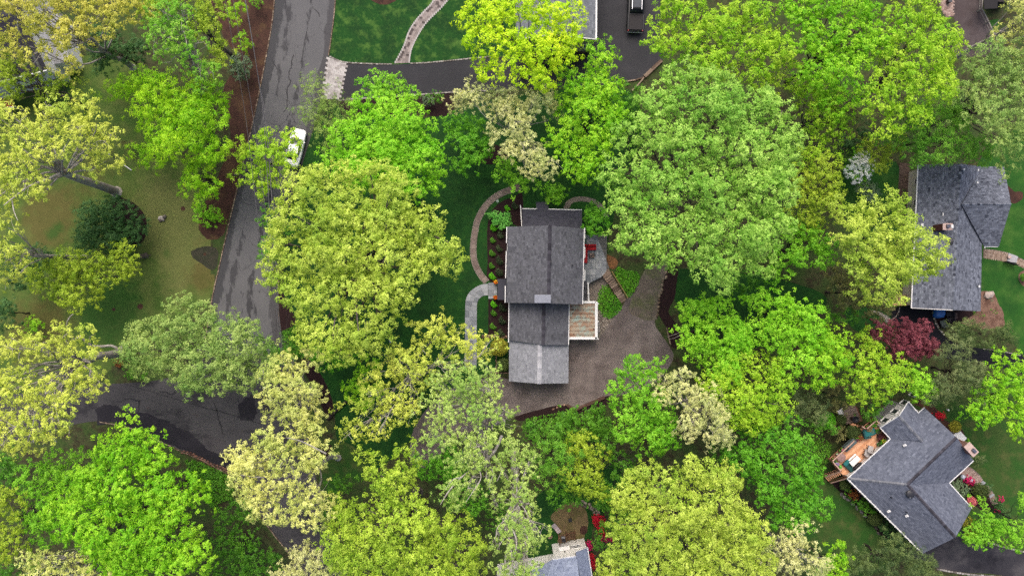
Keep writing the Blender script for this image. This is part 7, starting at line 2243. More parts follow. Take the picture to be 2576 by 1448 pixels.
# ================================================================== the trees, one row each
OAK, MPL = 'spring oaks', 'spring maples'
T = [
 # name, species, height, crown ellipses (plan px), label, options
 ('oak_tree', 'oak_gold', 19, [(40, 50, 95, 75), (150, 50, 95, 75), (255, 50, 80, 65), (340, 30, 60, 45), (30, 120, 50, 30), (110, 150, 60, 25), (210, 120, 60, 45), (185, 175, 35, 30)], 'golden-leaved oak over the dark roof in the upper left corner', dict(group=OAK)),
 ('evergreen_tree', 'evergreen', 7, [(270, 105, 50, 45), (330, 130, 45, 40), (250, 150, 35, 35)], 'dark evergreen in shade beside the golden oak', {}),
 ('birch_tree', 'birch_lime', 17, [(440, 45, 75, 60), (470, 120, 70, 55), (430, 90, 40, 50), (520, 180, 45, 35)], 'lime birch with white limbs at the top, left of the road', dict(base=(505, 232))),
 ('birch_tree', 'olive', 15, [(400, 20, 60, 40), (540, 60, 45, 60), (560, 150, 30, 50)], 'olive-green thin tree above the lime birch at the top edge', {}),
 ('oak_tree', 'olive', 14, [(60, 205, 80, 45), (40, 170, 50, 30), (140, 225, 60, 40), (20, 240, 40, 25)], 'thin green oak directly in front of the white walled house', dict(group=OAK, dens=.62)),
 ('cypress_tree', 'cypress', 12, [(330, 225, 66, 34), (410, 235, 100, 48), (510, 250, 72, 52), (420, 290, 90, 50), (500, 310, 84, 70), (460, 360, 70, 48), (530, 370, 40, 50)], 'broad feathery lime tree on the left lawn', {}),
 ('cypress_tree', 'cypress', 6, [(378, 383, 50, 34)], 'small feathery lime tree at the lower left of the broad lime one', {}),
 ('cypress_tree', 'cypress', 8, [(500, 460, 56, 50), (515, 415, 45, 30)], 'feathery lime tree just below the broad one, next to the mulch strip', {}),
 ('oak_tree', 'oak_thin', 19, [(60, 320, 95, 50), (190, 300, 90, 55), (250, 330, 55, 50), (130, 390, 90, 50), (230, 390, 55, 45), (60, 440, 80, 55), (110, 470, 40, 40), (25, 500, 40, 50)], 'pale yellow oak with a thick leaning dark trunk on the left lawn', dict(base=(293, 482), r0=.52, bole=.62, group=OAK)),
 ('oak_tree', 'oak_thin', 18, [(25, 590, 55, 45), (15, 680, 40, 55), (40, 640, 40, 40)], 'pale oak at the left edge, level with the dark rhododendron', dict(group=OAK)),
 ('evergreen_tree', 'evergreen', 6, [(105, 650, 50, 40), (60, 690, 50, 40)], 'dark green bush between the left edge oak and the yellow-green shrub', {}),
 ('shade_tree', 'olive', 9, [(280, 660, 62, 46), (210, 690, 80, 52), (130, 700, 50, 40), (200, 745, 55, 38)], 'yellow-green low tree below the dark rhododendron', {}),
 ('evergreen_tree', 'evergreen', 6, [(10, 790, 30, 40)], 'dark small evergreen at the left edge above the white-limbed oak', {}),
 ('oak_tree', 'oak_thin', 20, [(70, 880, 85, 60), (170, 860, 70, 45), (240, 910, 60, 45), (60, 970, 80, 60), (170, 980, 80, 60), (240, 960, 45, 35), (110, 1070, 90, 60), (30, 1090, 50, 60), (170, 1050, 45, 35)], 'big yellow oak with twisting white limbs over the left road', dict(base=(312, 880), r0=.5, bole=.5, group=OAK)),
 ('shade_tree', 'bluegreen', 14, [(480, 810, 90, 70), (400, 870, 85, 60), (560, 850, 95, 75), (600, 920, 75, 70), (510, 920, 100, 70), (360, 900, 50, 45), (640, 860, 40, 60)], 'blue-green tree spreading over the road junction', dict(base=(540, 838))),
 ('maple_tree', 'maple', 17, [(330, 1120, 70, 65), (400, 1150, 60, 50), (260, 1210, 80, 60), (360, 1230, 110, 80), (470, 1240, 70, 60), (200, 1290, 90, 60), (310, 1330, 130, 80), (430, 1340, 100, 70), (350, 1410, 120, 55), (480, 1400, 60, 50)], 'big lime maple in the lower left corner', dict(group=MPL)),
 ('maple_tree', 'maple_mid', 12, [(190, 1180, 95, 50), (110, 1210, 60, 60), (130, 1300, 60, 60)], 'mid green maple between the big lime maple and the twisting oak', dict(group=MPL)),
 ('oak_tree', 'olive', 15, [(25, 1270, 50, 60), (30, 1370, 50, 55)], 'olive oak at the left edge near the lower corner', dict(group=OAK)),
 ('oak_tree', 'oak_pale', 17, [(120, 1410, 60, 40), (210, 1425, 70, 40), (300, 1430, 55, 28)], 'pale cream oak at the bottom edge beneath the big lime maple', dict(group=OAK)),
 ('shade_tree', 'understory', 6, [(595, 1300, 45, 40), (580, 1370, 70, 60), (640, 1420, 60, 50), (560, 1440, 60, 30)], 'low dark green tree right of the big lime maple at the bottom', {}),
 ('shade_tree', 'understory', 5, [(40, 1180, 50, 50), (60, 1450, 60, 30), (20, 1440, 40, 40)], 'low dark green bush at the left edge under the oaks', {}),
 ('oak_tree', 'oak_pale', 17, [(745, 910, 65, 40), (710, 930, 45, 40), (750, 980, 70, 60), (770, 1040, 55, 45), (700, 1030, 40, 30)], 'pale yellow oak left of the lawn corner, the upper of two by the road', dict(group=OAK, base=(800, 985))),
 ('oak_tree', 'oak_pale', 19, [(650, 1130, 60, 50), (690, 1110, 60, 40), (770, 1090, 50, 45), (650, 1210, 65, 60), (740, 1180, 70, 60), (800, 1150, 45, 40), (710, 1260, 70, 60), (790, 1270, 55, 60), (640, 1160, 40, 40)], 'pale yellow oak over the junction, the lower and larger of two', dict(group=OAK, base=(850, 1150))),
 ('oak_tree', 'oak_cream', 14, [(770, 1400, 60, 40), (740, 1440, 50, 30), (820, 1430, 40, 40)], 'small cream oak at the bottom edge beside the brick road edge', dict(group=OAK)),
 ('shade_tree', 'maple_olive', 8, [(650, 380, 60, 55), (640, 450, 50, 45), (712, 425, 52, 50), (708, 362, 46, 36)], 'yellow-lime small tree leaning over the road by the white car', dict(base=(590, 440))),
 ('willow_tree', 'willow', 6, [(800, 225, 58, 40), (795, 280, 55, 45), (840, 320, 60, 40), (870, 270, 30, 40), (840, 365, 40, 30)], 'wispy grey-green willow at the road edge above the white car', dict(base=(842, 300))),
 ('maple_tree', 'maple_mid', 9, [(965, 215, 62, 30), (1000, 240, 55, 30)], 'small bright green maple overlapping the black driveway', dict(group=MPL)),
 ('linden_tree', 'linden', 13, [(960, 270, 80, 40), (1010, 320, 90, 60), (900, 340, 70, 60), (860, 410, 60, 50), (970, 390, 110, 70), (1060, 400, 58, 60), (1050, 460, 58, 36), (930, 440, 70, 40)], 'round bright green linden right of the white car', {}),
 ('oak_tree', 'oak', 19, [(790, 470, 80, 50), (920, 450, 80, 40), (990, 480, 60, 50), (750, 550, 80, 60), (860, 540, 100, 60), (980, 560, 90, 60), (1060, 570, 60, 50), (740, 640, 70, 60), (850, 640, 110, 70), (980, 650, 100, 70), (1080, 640, 65, 55),
    (1130, 640, 38, 55), (770, 740, 60, 50), (870, 740, 100, 60), (980, 740, 80, 50), (820, 830, 70, 50), (920, 830, 80, 55), (860, 880, 70, 32), (690, 690, 40, 36)], 'giant yellow-green oak filling the lawn left of the central house', dict(group=OAK, base=(945, 700), r0=.55, maxl=40)),
 ('shade_tree', 'understory', 6, [(700, 560, 40, 40), (690, 630, 36, 34), (720, 870, 50, 30)], 'dark green undergrowth tree at the road edge under the giant oak', {}),
 ('shade_tree', 'maple_deep', 6, [(830, 890, 60, 36), (710, 900, 40, 24)], 'green bush beneath the lower edge of the giant oak', {}),
 ('maple_tree', 'maple_yellow', 17, [(1220, 50, 70, 55), (1310, 40, 95, 50), (1400, 60, 65, 60), (1250, 125, 80, 55), (1350, 130, 80, 55), (1420, 125, 48, 50), (1290, 195, 62, 40), (1350, 200, 50, 40)], 'brilliant yellow maple at the top centre in front of the grey roof', dict(group=MPL)),
 ('maple_tree', 'maple', 13, [(1516, 150, 38, 38), (1450, 222, 56, 44), (1520, 220, 52, 55), (1480, 290, 75, 50), (1530, 310, 40, 50), (1430, 350, 55, 50), (1490, 380, 55, 45), (1470, 430, 52, 36)], 'lime maple between the brilliant yellow maple and the big pale tree', dict(group=MPL)),
 ('shrub_tree', 'maple_mid', 4, [(1397, 478, 30, 26)], 'small lime tree alone on the grass above the central house chimney', dict(group=MPL)),
 ('oak_tree', 'oak_cream', 12, [(1180, 245, 48, 36), (1240, 260, 40, 30), (1290, 270, 60, 45), (1370, 260, 46, 36), (1280, 330, 60, 45), (1330, 390, 60, 42), (1350, 430, 50, 32), (1300, 370, 40, 40)], 'cream-flowered oak below the brilliant yellow maple', dict(group=OAK)),
 ('shade_tree', 'maple_deep', 7, [(1165, 325, 55, 40), (1190, 370, 46, 40), (1180, 410, 36, 26)], 'dark green tree right of the linden, above the dark lawn', {}),
 ('shade_tree', 'maple_mid', 6, [(1275, 430, 40, 32), (1310, 462, 34, 22)], 'green bush at the tip of the curved stepping path', {}),
 ('tulip_tree', 'tulip', 21, [(1720, 190, 60, 40), (1790, 220, 60, 45), (1690, 270, 90, 60), (1810, 290, 90, 60), (1920, 270, 60, 60), (1620, 350, 80, 50), (1730, 370, 100, 65), (1850, 390, 100, 70), (1950, 370, 52, 70), (1580, 440, 70, 50),
    (1680, 470, 100, 65), (1800, 490, 110, 70), (1920, 480, 75, 70), (1580, 530, 60, 45), (1620, 590, 90, 55), (1740, 590, 100, 60), (1850, 590, 90, 60), (1940, 560, 52, 50), (1680, 650, 80, 32), (1800, 680, 70, 50), (1900, 650, 52, 42)],
    'huge pale green tulip tree right of the central house', dict(base=(1700, 500), r0=.55, maxl=40)),
 ('maple_tree', 'maple_olive', 16, [(1672, 35, 38, 40), (1720, 60, 60, 50), (1648, 94, 30, 28), (1690, 130, 60, 40), (1790, 100, 75, 65), (1880, 60, 75, 55), (1770, 170, 70, 40), (1870, 140, 80, 55), (1940, 130, 60, 55), (1900, 195, 70, 38)], 'yellow-olive maple reaching over the pickup truck', dict(group=MPL)),
 ('maple_tree', 'maple', 17, [(2030, 40, 70, 50), (2130, 40, 85, 55), (2050, 120, 75, 50), (2150, 120, 72, 55), (2090, 190, 75, 48), (2110, 250, 62, 40), (2040, 200, 40, 40)], 'vivid green maple right of centre at the top edge', dict(group=MPL)),
 ('maple_tree', 'maple_olive', 18, [(2290, 60, 75, 60), (2360, 110, 48, 70), (2240, 130, 65, 55), (2310, 170, 85, 60), (2240, 220, 75, 50), (2330, 240, 62, 50), (2190, 270, 60, 40), (2260, 300, 70, 32), (2210, 330, 45, 24)], 'tall olive-lime maple beside the brown corner driveway', dict(group=MPL)),
 ('oak_tree', 'bluegreen', 17, [(2460, 160, 68, 45), (2530, 170, 55, 60), (2430, 230, 50, 50), (2520, 260, 65, 60), (2450, 300, 62, 40), (2520, 340, 60, 50), (2560, 400, 36, 40)], 'grey-green dense oak at the right edge above the brown-grey roof', dict(group=OAK)),
 ('oak_tree', 'oak_pale', 17, [(2545, 30, 48, 50), (2545, 110, 42, 50)], 'pale oak in the upper right corner behind the white fence', dict(group=OAK)),
 ('shade_tree', 'feather', 11, [(2310, 290, 75, 45), (2380, 300, 70, 50), (2290, 340, 70, 40), (2370, 370, 90, 42), (2450, 380, 70, 36), (2320, 395, 50, 22)], 'dark feathery tree overhanging the top of the brown-grey roof', {}),
 ('shade_tree', 'maple_olive', 13, [(2050, 270, 52, 55), (2000, 230, 40, 50), (2075, 330, 50, 55), (2060, 390, 50, 40)], 'olive slender tree on the upper right flank of the tulip tree', {}),
 ('shade_tree', 'olive', 12, [(2030, 440, 55, 50), (2070, 480, 45, 55), (2010, 520, 50, 45), (2040, 560, 42, 30)], 'yellow-olive round tree on the right flank of the tulip tree', {}),
 ('shade_tree', 'brownish', 11, [(2110, 320, 40, 36), (2090, 280, 36, 40)], 'brownish small tree between the olive trees at the upper right', {}),
 ('shade_tree', 'olive', 6, [(2200, 375, 46, 30), (2225, 410, 36, 26)], 'low olive tree just right of the white dogwood', {}),
 ('dogwood_tree', 'dogwood', 5, [(2163, 425, 36, 32)], 'white flowering dogwood at the upper right', dict(dens=1.5)),
 ('shade_tree', 'maple_mid', 4.2, [(2150, 400, 32, 30), (2168, 440, 28, 22)], 'green bush directly beneath the white dogwood', {}),
 ('shade_tree', 'evergreen', 4, [(2175, 340, 26, 26)], 'dark round bush above the white dogwood', {}),
 ('shade_tree', 'evergreen', 4, [(2140, 370, 24, 30)], 'dark bush left of the white dogwood in shade', {}),
 ('shade_tree', 'grey_shrub', 3.4, [(2185, 480, 32, 24)], 'grey-green bush below the white dogwood', {}),
 ('oak_tree', 'oak', 18, [(2150, 530, 65, 40), (2220, 520, 40, 34), (2130, 590, 60, 50), (2220, 590, 75, 50), (2290, 620, 52, 40), (2170, 660, 70, 50), (2260, 670, 75, 50), (2330, 660, 42, 40), (2220, 730, 60, 42)], 'pale yellow oak overlapping the left side of the brown-grey roof', dict(group=OAK, base=(2140, 650))),
 ('shade_tree', 'brownish', 9, [(2110, 700, 52, 40), (2140, 740, 56, 50), (2180, 770, 60, 30)], 'brown-olive tree below the pale oak at the right house', {}),
 ('maple_tree', 'maple_mid', 11, [(2020, 590, 60, 45), (2050, 630, 50, 40), (1980, 650, 55, 34), (1950, 690, 34, 22)], 'bright green maple tucked between the tulip tree and the pale right oak', dict(group=MPL)),
 ('shade_tree', 'linden', 12, [(1730, 780, 55, 36), (1800, 800, 65, 45), (1740, 850, 55, 50), (1810, 870, 70, 55), (1860, 840, 45, 40), (1820, 930, 55, 40)], 'soft green tree at the end of the dark mulch, right of the gravel drive', {}),
 ('linden_tree', 'linden', 13, [(1930, 760, 55, 34), (2000, 780, 60, 50), (1960, 820, 62, 50), (2030, 850, 52, 45), (2000, 900, 52, 40)], 'green linden left of the red maple, below the dark lawn', {}),
 ('maple_tree', 'maple', 12, [(2070, 850, 46, 45), (2080, 910, 50, 50), (2050, 950, 45, 32)], 'lime maple just left of the olive tree by the red maple', dict(group=MPL)),
 ('maple_tree', 'maple_olive', 13, [(1880, 930, 65, 45), (1940, 950, 55, 50), (1850, 1000, 70, 50), (1930, 1020, 62, 45), (1880, 1050, 52, 28), (1800, 970, 40, 40)], 'yellow-lime maple in the middle of the right-hand woods', dict(group=MPL)),
 ('shade_tree', 'maple_olive', 10, [(2180, 880, 62, 45), (2150, 940, 62, 48), (2230, 940, 55, 50), (2190, 990, 52, 28)], 'yellow-olive tree between the red maple and the orange deck', {}),
 ('japanese_maple', 'redmaple', 5, [(2285, 835, 55, 38), (2310, 870, 45, 36), (2270, 860, 46, 34), (2222, 832, 24, 28)], 'dark red Japanese maple beside the black driveway', {}),
 ('spruce_tree', 'spruce', 5, [(2430, 830, 46, 26), (2490, 845, 55, 32), (2540, 850, 26, 24)], 'dark spread spruce right of the black driveway', {}),
 ('spruce_tree', 'yew', 8, [(2400, 880, 45, 36), (2430, 940, 58, 50), (2390, 970, 40, 36), (2460, 985, 34, 24)], 'grey-green spruce right of the red maple', {}),
 ('shade_tree', 'linden', 6, [(2300, 955, 38, 34), (2320, 985, 30, 22)], 'small fresh green tree below the red maple', {}),
 ('maple_tree', 'maple', 9, [(2530, 930, 42, 45), (2500, 985, 52, 50), (2555, 1010, 40, 50), (2470, 1035, 45, 36), (2560, 1070, 26, 32)], 'lime maple at the right edge above the lower right house lawn', dict(group=MPL)),
 ('maple_tree', 'maple_mid', 12, [(1610, 930, 55, 38), (1570, 985, 48, 46), (1630, 1010, 62, 50), (1580, 1060, 52, 45), (1650, 1080, 62, 45), (1630, 1120, 46, 26)], 'bright green round maple below the gravel drive', dict(group=MPL)),
 ('oak_tree', 'oak_cream', 14, [(1700, 960, 50, 36), (1750, 1000, 62, 45), (1790, 1060, 52, 50), (1730, 1070, 42, 36), (1810, 1100, 38, 30), (1670, 990, 30, 26)], 'cream-flowered oak right of the bright round maple', dict(group=OAK)),
 ('shade_tree', 'feather', 9, [(1370, 1090, 48, 48), (1400, 1140, 52, 45), (1380, 1190, 42, 40)], 'feathery green tree south of the gravel drive, left one', {}),
 ('shade_tree', 'olive', 10, [(1470, 1130, 50, 52), (1460, 1190, 55, 45), (1490, 1220, 38, 36)], 'yellow-olive tree south of the gravel drive, between two darker ones', {}),
 ('shade_tree', 'understory', 7, [(1440, 1065, 45, 36), (1500, 1060, 40, 45), (1520, 1110, 30, 45), (1430, 1235, 50, 34), (1500, 1260, 30, 30)], 'dark green undergrowth tree hugging the timber-edged gravel rim', {}),
 ('oak_tree', 'oak', 19, [(1640, 1215, 70, 50), (1590, 1250, 60, 50), (1750, 1180, 75, 40), (1800, 1210, 60, 50), (1700, 1270, 90, 60), (1620, 1320, 90, 60), (1800, 1290, 90, 60), (1870, 1330, 60, 50), (1720, 1360, 110, 60), (1840, 1390, 80, 50), (1600, 1410, 80, 50), (1720, 1430, 100, 40), (1900, 1420, 50, 40), (1540, 1430, 36, 28)],
    'giant yellow-green oak at the bottom, right of the white clapboard house', dict(group=OAK, r0=.5, maxl=40)),
 ('shade_tree', 'maple_deep', 12, [(1900, 1090, 65, 45), (1980, 1110, 62, 50), (1930, 1170, 75, 52), (2010, 1190, 52, 60), (1940, 1240, 60, 48), (1990, 1290, 55, 50), (2040, 1250, 32, 45), (1860, 1140, 40, 40)], 'large deep green tree left of the orange deck stairs', {}),
 ('shade_tree', 'understory', 6, [(1545, 1210, 40, 45), (1570, 1170, 34, 30), (1545, 1300, 34, 50), (1520, 1340, 30, 40)], 'dark green bush between the tan oval yard and the giant bottom oak', {}),
 ('oak_tree', 'oak_cream', 13, [(1990, 1360, 62, 45), (1970, 1420, 62, 42), (2040, 1410, 42, 45)], 'pale mottled oak at the bottom edge right of the giant oak', dict(group=OAK)),
 ('maple_tree', 'maple', 8, [(2090, 1400, 40, 40), (2085, 1440, 48, 28)], 'lime maple at the bottom edge left of the dark spruce', dict(group=MPL)),
 ('spruce_tree', 'spruce', 8, [(2250, 1380, 55, 36), (2190, 1410, 70, 40), (2290, 1420, 60, 40), (2340, 1440, 40, 24), (2140, 1440, 45, 26)], 'dark spruce at the bottom edge against the lower right house', {}),
 ('oak_tree', 'oak_deep', 18, [(980, 1195, 62, 50), (935, 1150, 40, 30), (1030, 1140, 45, 40), (1010, 1240, 60, 34), (880, 1280, 62, 45), (960, 1310, 75, 55), (870, 1350, 62, 55), (1060, 1290, 70, 55), (1020, 1370, 90, 55), (1130, 1330, 60, 52), (930, 1410, 100, 50), (1090, 1410, 85, 50), (1180, 1370, 42, 50), (1160, 1430, 50, 36)],
    'deep yellow-green oak with rounded clumps at the bottom left of centre', dict(group=OAK, r0=.5, maxl=36)),
 ('oak_tree', 'oak_thin', 15, [(1090, 840, 55, 40), (1140, 860, 45, 40), (1030, 890, 60, 50), (960, 940, 60, 42), (1060, 940, 60, 45), (940, 1000, 46, 36), (1010, 1010, 62, 50), (890, 1060, 45, 40), (950, 1070, 42, 34), (1200, 880, 45, 40)], 'soft yellow oak over the front lawn, left of the garage', dict(group=OAK, base=(1060, 930))),
 ('birch_tree', 'birch', 20, [(1150, 950, 70, 50), (1210, 960, 60, 60), (1120, 1020, 62, 45), (1230, 1030, 70, 52), (1280, 1100, 52, 60), (1170, 1090, 62, 45), (1110, 1100, 42, 36), (1220, 1160, 80, 50), (1160, 1220, 55, 42), (1260, 1240, 62, 50)], 'pale birch with long white branches below the garage', dict(base=(1262, 1060))),
 ('birch_tree', 'birch', 22, [(1320, 1180, 36, 60), (1310, 1260, 50, 50), (1330, 1330, 52, 50), (1280, 1340, 50, 50), (1300, 1400, 62, 45), (1340, 1430, 40, 30)], 'tall birch with a straight pale trunk above the white clapboard house', dict(base=(1291, 1140), bole=.85)),
 ('shade_tree', 'maple_deep', 6, [(1140, 1180, 45, 50), (1180, 1260, 45, 40), (1080, 1170, 34, 30)], 'vivid green bush seen through the birch branches', {}),
 ('shade_tree', 'maple', 6, [(905, 985, 45, 42), (930, 930, 34, 30)], 'green small tree under the soft yellow oak at the lawn corner', dict(group=MPL)),
 ('shade_tree', 'understory', 5, [(830, 1290, 30, 40), (1250, 1300, 40, 40), (870, 1220, 40, 30)], 'dark low growth under the bottom oaks', {}),
 ('maple_tree', 'maple_mid', 6, [(2470, 1290, 32, 34), (2490, 1330, 45, 40), (2460, 1340, 36, 30), (2525, 1350, 26, 24)], 'bright green small maple by the lower right driveway', dict(group=MPL)),
 ('maple_tree', 'maple_mid', 7, [(2560, 1260, 26, 22), (2565, 1340, 28, 34)], 'green maple cut by the right edge near the lower driveway', dict(group=MPL)),
 ('shade_tree', 'yew', 6, [(2010, 1000, 42, 34), (2040, 1035, 40, 34), (1990, 1045, 30, 30)], 'grey-green yew left of the old grey deck', {}),
 ('shade_tree', 'brownish', 5, [(2110, 1010, 28, 24), (2095, 980, 26, 20)], 'dull olive bush above the old grey deck', {}),
 ('shade_tree', 'understory', 5, [(2220, 1010, 34, 22), (2190, 1040, 30, 18)], 'green bush in front of the sunroom windows', {}),
 ('shade_tree', 'yew', 5, [(2355, 1005, 26, 22), (2330, 1000, 22, 22), (2410, 1000, 30, 22)], 'drooping grey-green yew behind the lower right roof corner', {}),
 ('shade_tree', 'understory', 7, [(1880, 720, 40, 30), (1900, 850, 45, 30), (2100, 790, 30, 30)], 'shaded undergrowth tree around the dark back lawn', {}),
 ('shade_tree', 'understory', 6, [(1880, 1060, 40, 30), (2070, 1070, 34, 30), (1830, 1130, 36, 26)], 'dark undergrowth tree beneath the yellow-lime maple', {}),
 ('shade_tree', 'understory', 5, [(1580, 270, 30, 40), (1600, 240, 30, 26), (1560, 480, 36, 30), (1610, 330, 30, 40)], 'shaded undergrowth bush between lime maple and tulip tree', {}),
 ('shade_tree', 'maple_deep', 5, [(1496, 545, 30, 30), (1492, 575, 28, 22)], 'green bushy shrub at the upper corner of the patio', {}),
]
LT = {}
for (nm, sp_, H_, el, lb, op) in T:
    LT[lb] = tree(nm, sp_, H_, el, lb, **op)

def L_(key): return next(v for k, v in LT.items() if key in k)
t_ = L_('pale birch with long')
limb(t_, [(1262, 1096), (1240, 1140), (1200, 1170), (1160, 1200), (1128, 1236), (1108, 1268)], 14, 20.5, .17, .03)
limb(t_, [(1200, 1170), (1210, 1200), (1190, 1235), (1172, 1262)], 17.5, 20.5, .07, .02)
limb(t_, [(1258, 1050), (1246, 1020), (1222, 992), (1208, 975)], 12, 20, .13, .03)
limb(t_, [(1240, 1140), (1262, 1175), (1250, 1210)], 16, 20, .08, .02)
limb(t_, [(1160, 1200), (1140, 1205), (1120, 1230)], 19, 20.6, .05, .015)
t_ = L_('twisting white limbs')
limb(t_, [(306, 884), (283, 870), (253, 871), (232, 868), (217, 860), (203, 846), (187, 853), (176, 838), (168, 816), (174, 800), (183, 790)], 9, 15, .16, .05)
limb(t_, [(232, 868), (225, 850), (240, 838)], 12, 15, .06, .02)
limb(t_, [(140, 960), (110, 945), (70, 930), (48, 905), (52, 880)], 15, 19, .14, .04)
limb(t_, [(140, 1110), (120, 1075), (95, 1050), (88, 1010), (100, 985)], 15, 19.5, .13, .04)
limb(t_, [(70, 1110), (82, 1070), (88, 1040)], 18, 20, .06, .02)
t_ = L_('thick leaning dark trunk')
limb(t_, [(150, 436), (120, 450), (70, 470), (30, 500), (10, 516)], 15, 18, .14, .04)
limb(t_, [(230, 350), (240, 330), (243, 312)], 16, 18.6, .07, .02)
limb(t_, [(30, 500), (35, 530), (45, 555)], 16.5, 18, .08, .02)
t_ = L_('lime birch with white')
limb(t_, [(510, 216), (513, 187), (505, 157), (490, 120), (478, 85), (466, 55), (457, 27)], 9, 16.5, .14, .03)
limb(t_, [(505, 157), (470, 125), (440, 118), (415, 125)], 12, 16.5, .09, .02)
limb(t_, [(478, 85), (462, 70), (470, 110)], 14, 16.6, .05, .02)
t_ = L_('tall birch with a straight')
limb(t_, [(1289, 1330), (1300, 1360), (1296, 1390)], 21, 22, .09, .02)
limb(t_, [(1290, 1240), (1310, 1262), (1330, 1300)], 17, 21.5, .08, .02)
t_ = L_('golden-leaved oak over the dark')
limb(t_, [(110, 190), (82, 135), (66, 110), (48, 78), (44, 55)], 12, 19, .16, .05)
t_ = L_('giant yellow-green oak filling')
limb(t_, [(912, 668), (925, 663), (934, 655), (932, 640)], 17, 19, .16, .08, 'grey')
limb(t_, [(862, 680), (860, 655), (868, 645)], 17, 19, .1, .05, 'grey')
t_ = L_('cream-flowered oak right of')
limb(t_, [(1690, 985), (1715, 1015), (1730, 1025), (1760, 1040)], 11, 13.8, .08, .02)
t_ = L_('lower and larger of two')
limb(t_, [(820, 1140), (760, 1110), (720, 1100)], 16, 18.5, .09, .03)
limb(t_, [(796, 1140), (806, 1158), (824, 1164)], 12, 16, .08, .03)

# ---- shrubs
tree('lime_shrub', 'cypress', 3.0, [(594, 35, 24, 30)], 'bright lime shrub at the top of the brown mulch strip', group='mulch strip shrubs', cat='shrub', scale=.7, zl=.1)
tree('lime_shrub', 'cypress', 2.6, [(613, 103, 18, 26)], 'bright lime shrub just below the top one on the brown mulch strip', group='mulch strip shrubs', cat='shrub', scale=.7, zl=.1)
tree('lime_shrub', 'maple_mid', 2.6, [(646, -2, 26, 16)], 'green shrub cut by the top edge next to the road', group='mulch strip shrubs', cat='shrub', scale=.7, zl=.1)
tree('grey_shrub', 'grey_shrub', 2.6, [(605, 168, 30, 32)], 'blue-green round shrub on the brown mulch strip', group='mulch strip shrubs', cat='shrub', scale=.9, zl=.1)
tree('green_shrub', 'linden', 2.4, [(518, 545, 28, 26), (505, 525, 20, 16)], 'green shrub at the lower end of the mulch strip beside the road', cat='shrub', scale=.7, zl=.1)
tree('green_shrub', 'maple', 1.2, [(556, 551, 10, 10)], 'tiny lime shrub between the green shrub and the road', cat='shrub', scale=.5, zl=.1)
tree('rhododendron', 'evergreen', 5, [(270, 545, 80, 50), (250, 590, 62, 40), (310, 580, 44, 45), (210, 600, 30, 30)], 'wide dark green rhododendron dome on the left lawn', cat='shrub', scale=1.1, zl=.1)
tree('lime_shrub', 'maple', 2.4, [(85, 815, 26, 24)], 'small bright lime shrub under the twisting white-limbed oak', cat='shrub', scale=.7, zl=.1)
tree('lace_maple', 'lace', 1.8, [(1256, 551, 22, 20), (1270, 545, 14, 10), (1240, 543, 14, 8), (1264, 566, 12, 10), (1272, 558, 12, 12), (1248, 560, 10, 8)], 'pale lacy spreading shrub in the front mulch bed', cat='shrub', zl=.15)
G1, G2 = 'round lime front shrubs', 'dark round front shrubs'
for (f, a, b, r_, lb) in (
    ('B1', 591, 312, 45, 'lime round shrub topmost in the front bed'), ('B1', 400, 582, 54, 'lime round shrub just below the lacy shrub'), ('B1', 385, 1250, 53, 'lime shrub just above the upper orange flower pot'),
    ('B2', 402, 292, 52, 'lime shrub just below the lower orange flower pot')):
    ball('ball_lime', f, a, b, r_, lb, G1)
for (f, a, b, r_, lb) in (
    ('B1', 388, 756, 43, 'neat green ball shrub, first below the lacy shrub'), ('B1', 381, 933, 47, 'neat green ball shrub, middle of three above the entrance'), ('B1', 374, 1108, 45, 'neat green ball shrub, last before the entrance'),
    ('B2', 402, 415, 45, 'neat green ball shrub, upper of two below the entrance'), ('B2', 392, 597, 48, 'neat green ball shrub at the end of the bed by the low wall')):
    ball('ball_green', f, a, b, r_, lb, 'neat green ball shrubs')
for (f, a, b, r_, lb) in (
    ('B1', 697, 276, 56, 'dark round shrub at the top by the white side rail'), ('B1', 498, 682, 58, 'dark round shrub against the house, first below the lacy shrub'), ('B1', 478, 862, 54, 'dark round shrub against the house, second below the lacy shrub'),
    ('B1', 482, 1030, 60, 'dark round shrub against the house, third below the lacy shrub'), ('B1', 482, 1195, 60, 'dark round shrub against the house just above the portico roof'),
    ('B2', 522, 338, 62, 'dark round shrub just below the portico roof'), ('B2', 523, 515, 58, 'dark round shrub in the middle of the lower front bed'), ('B2', 505, 683, 58, 'dark round shrub at the low wall end of the front bed')):
    ball('ball_dark', f, a, b, r_, lb, G2)
ball('topiary_gold', 'B2', 470, 890, 118, 'large yellow-green clipped shrub below the low wall by the garage', None, 2.6)
ball('topiary', 'B2', 528, 1130, 90, 'dark green clipped shrub against the pale garage roof', None, 1.8)
tree('grey_shrub', 'grey_shrub', 1.6, [(1076, 252, 16, 14)], 'grey-blue small conifer in the bed under the black driveway', cat='shrub', scale=.6, zl=.1)
tree('green_shrub', 'understory', 1.8, [(1100, 245, 22, 12), (1050, 258, 16, 10)], 'dark low shrubs along the lower edge of the black driveway', cat='shrub', scale=.6, zl=.1)
ball('topiary', 'B5', 585, 585, 112, 'big dark round topiary standing at the orange deck edge', None, 3.2)
ball('topiary', 'B5', 408, 385, 82, 'olive round topiary beside the old grey deck', None, 2.2)
ball('ball_lime', 'B5', 190, 405, 130, 'bright green round bush at the far left of the old grey deck', None, 2.6)
tree('green_shrub', 'brownish', 2.4, [(2106, 1086, 22, 22), (2090, 1070, 16, 14)], 'dull green loose shrub left of the dark round topiary', cat='shrub', scale=.7, zl=.1)
ball('topiary', 'B7', 250, 122, 66, 'round olive topiary at the foot of the orange deck stairs', None, 1.8)
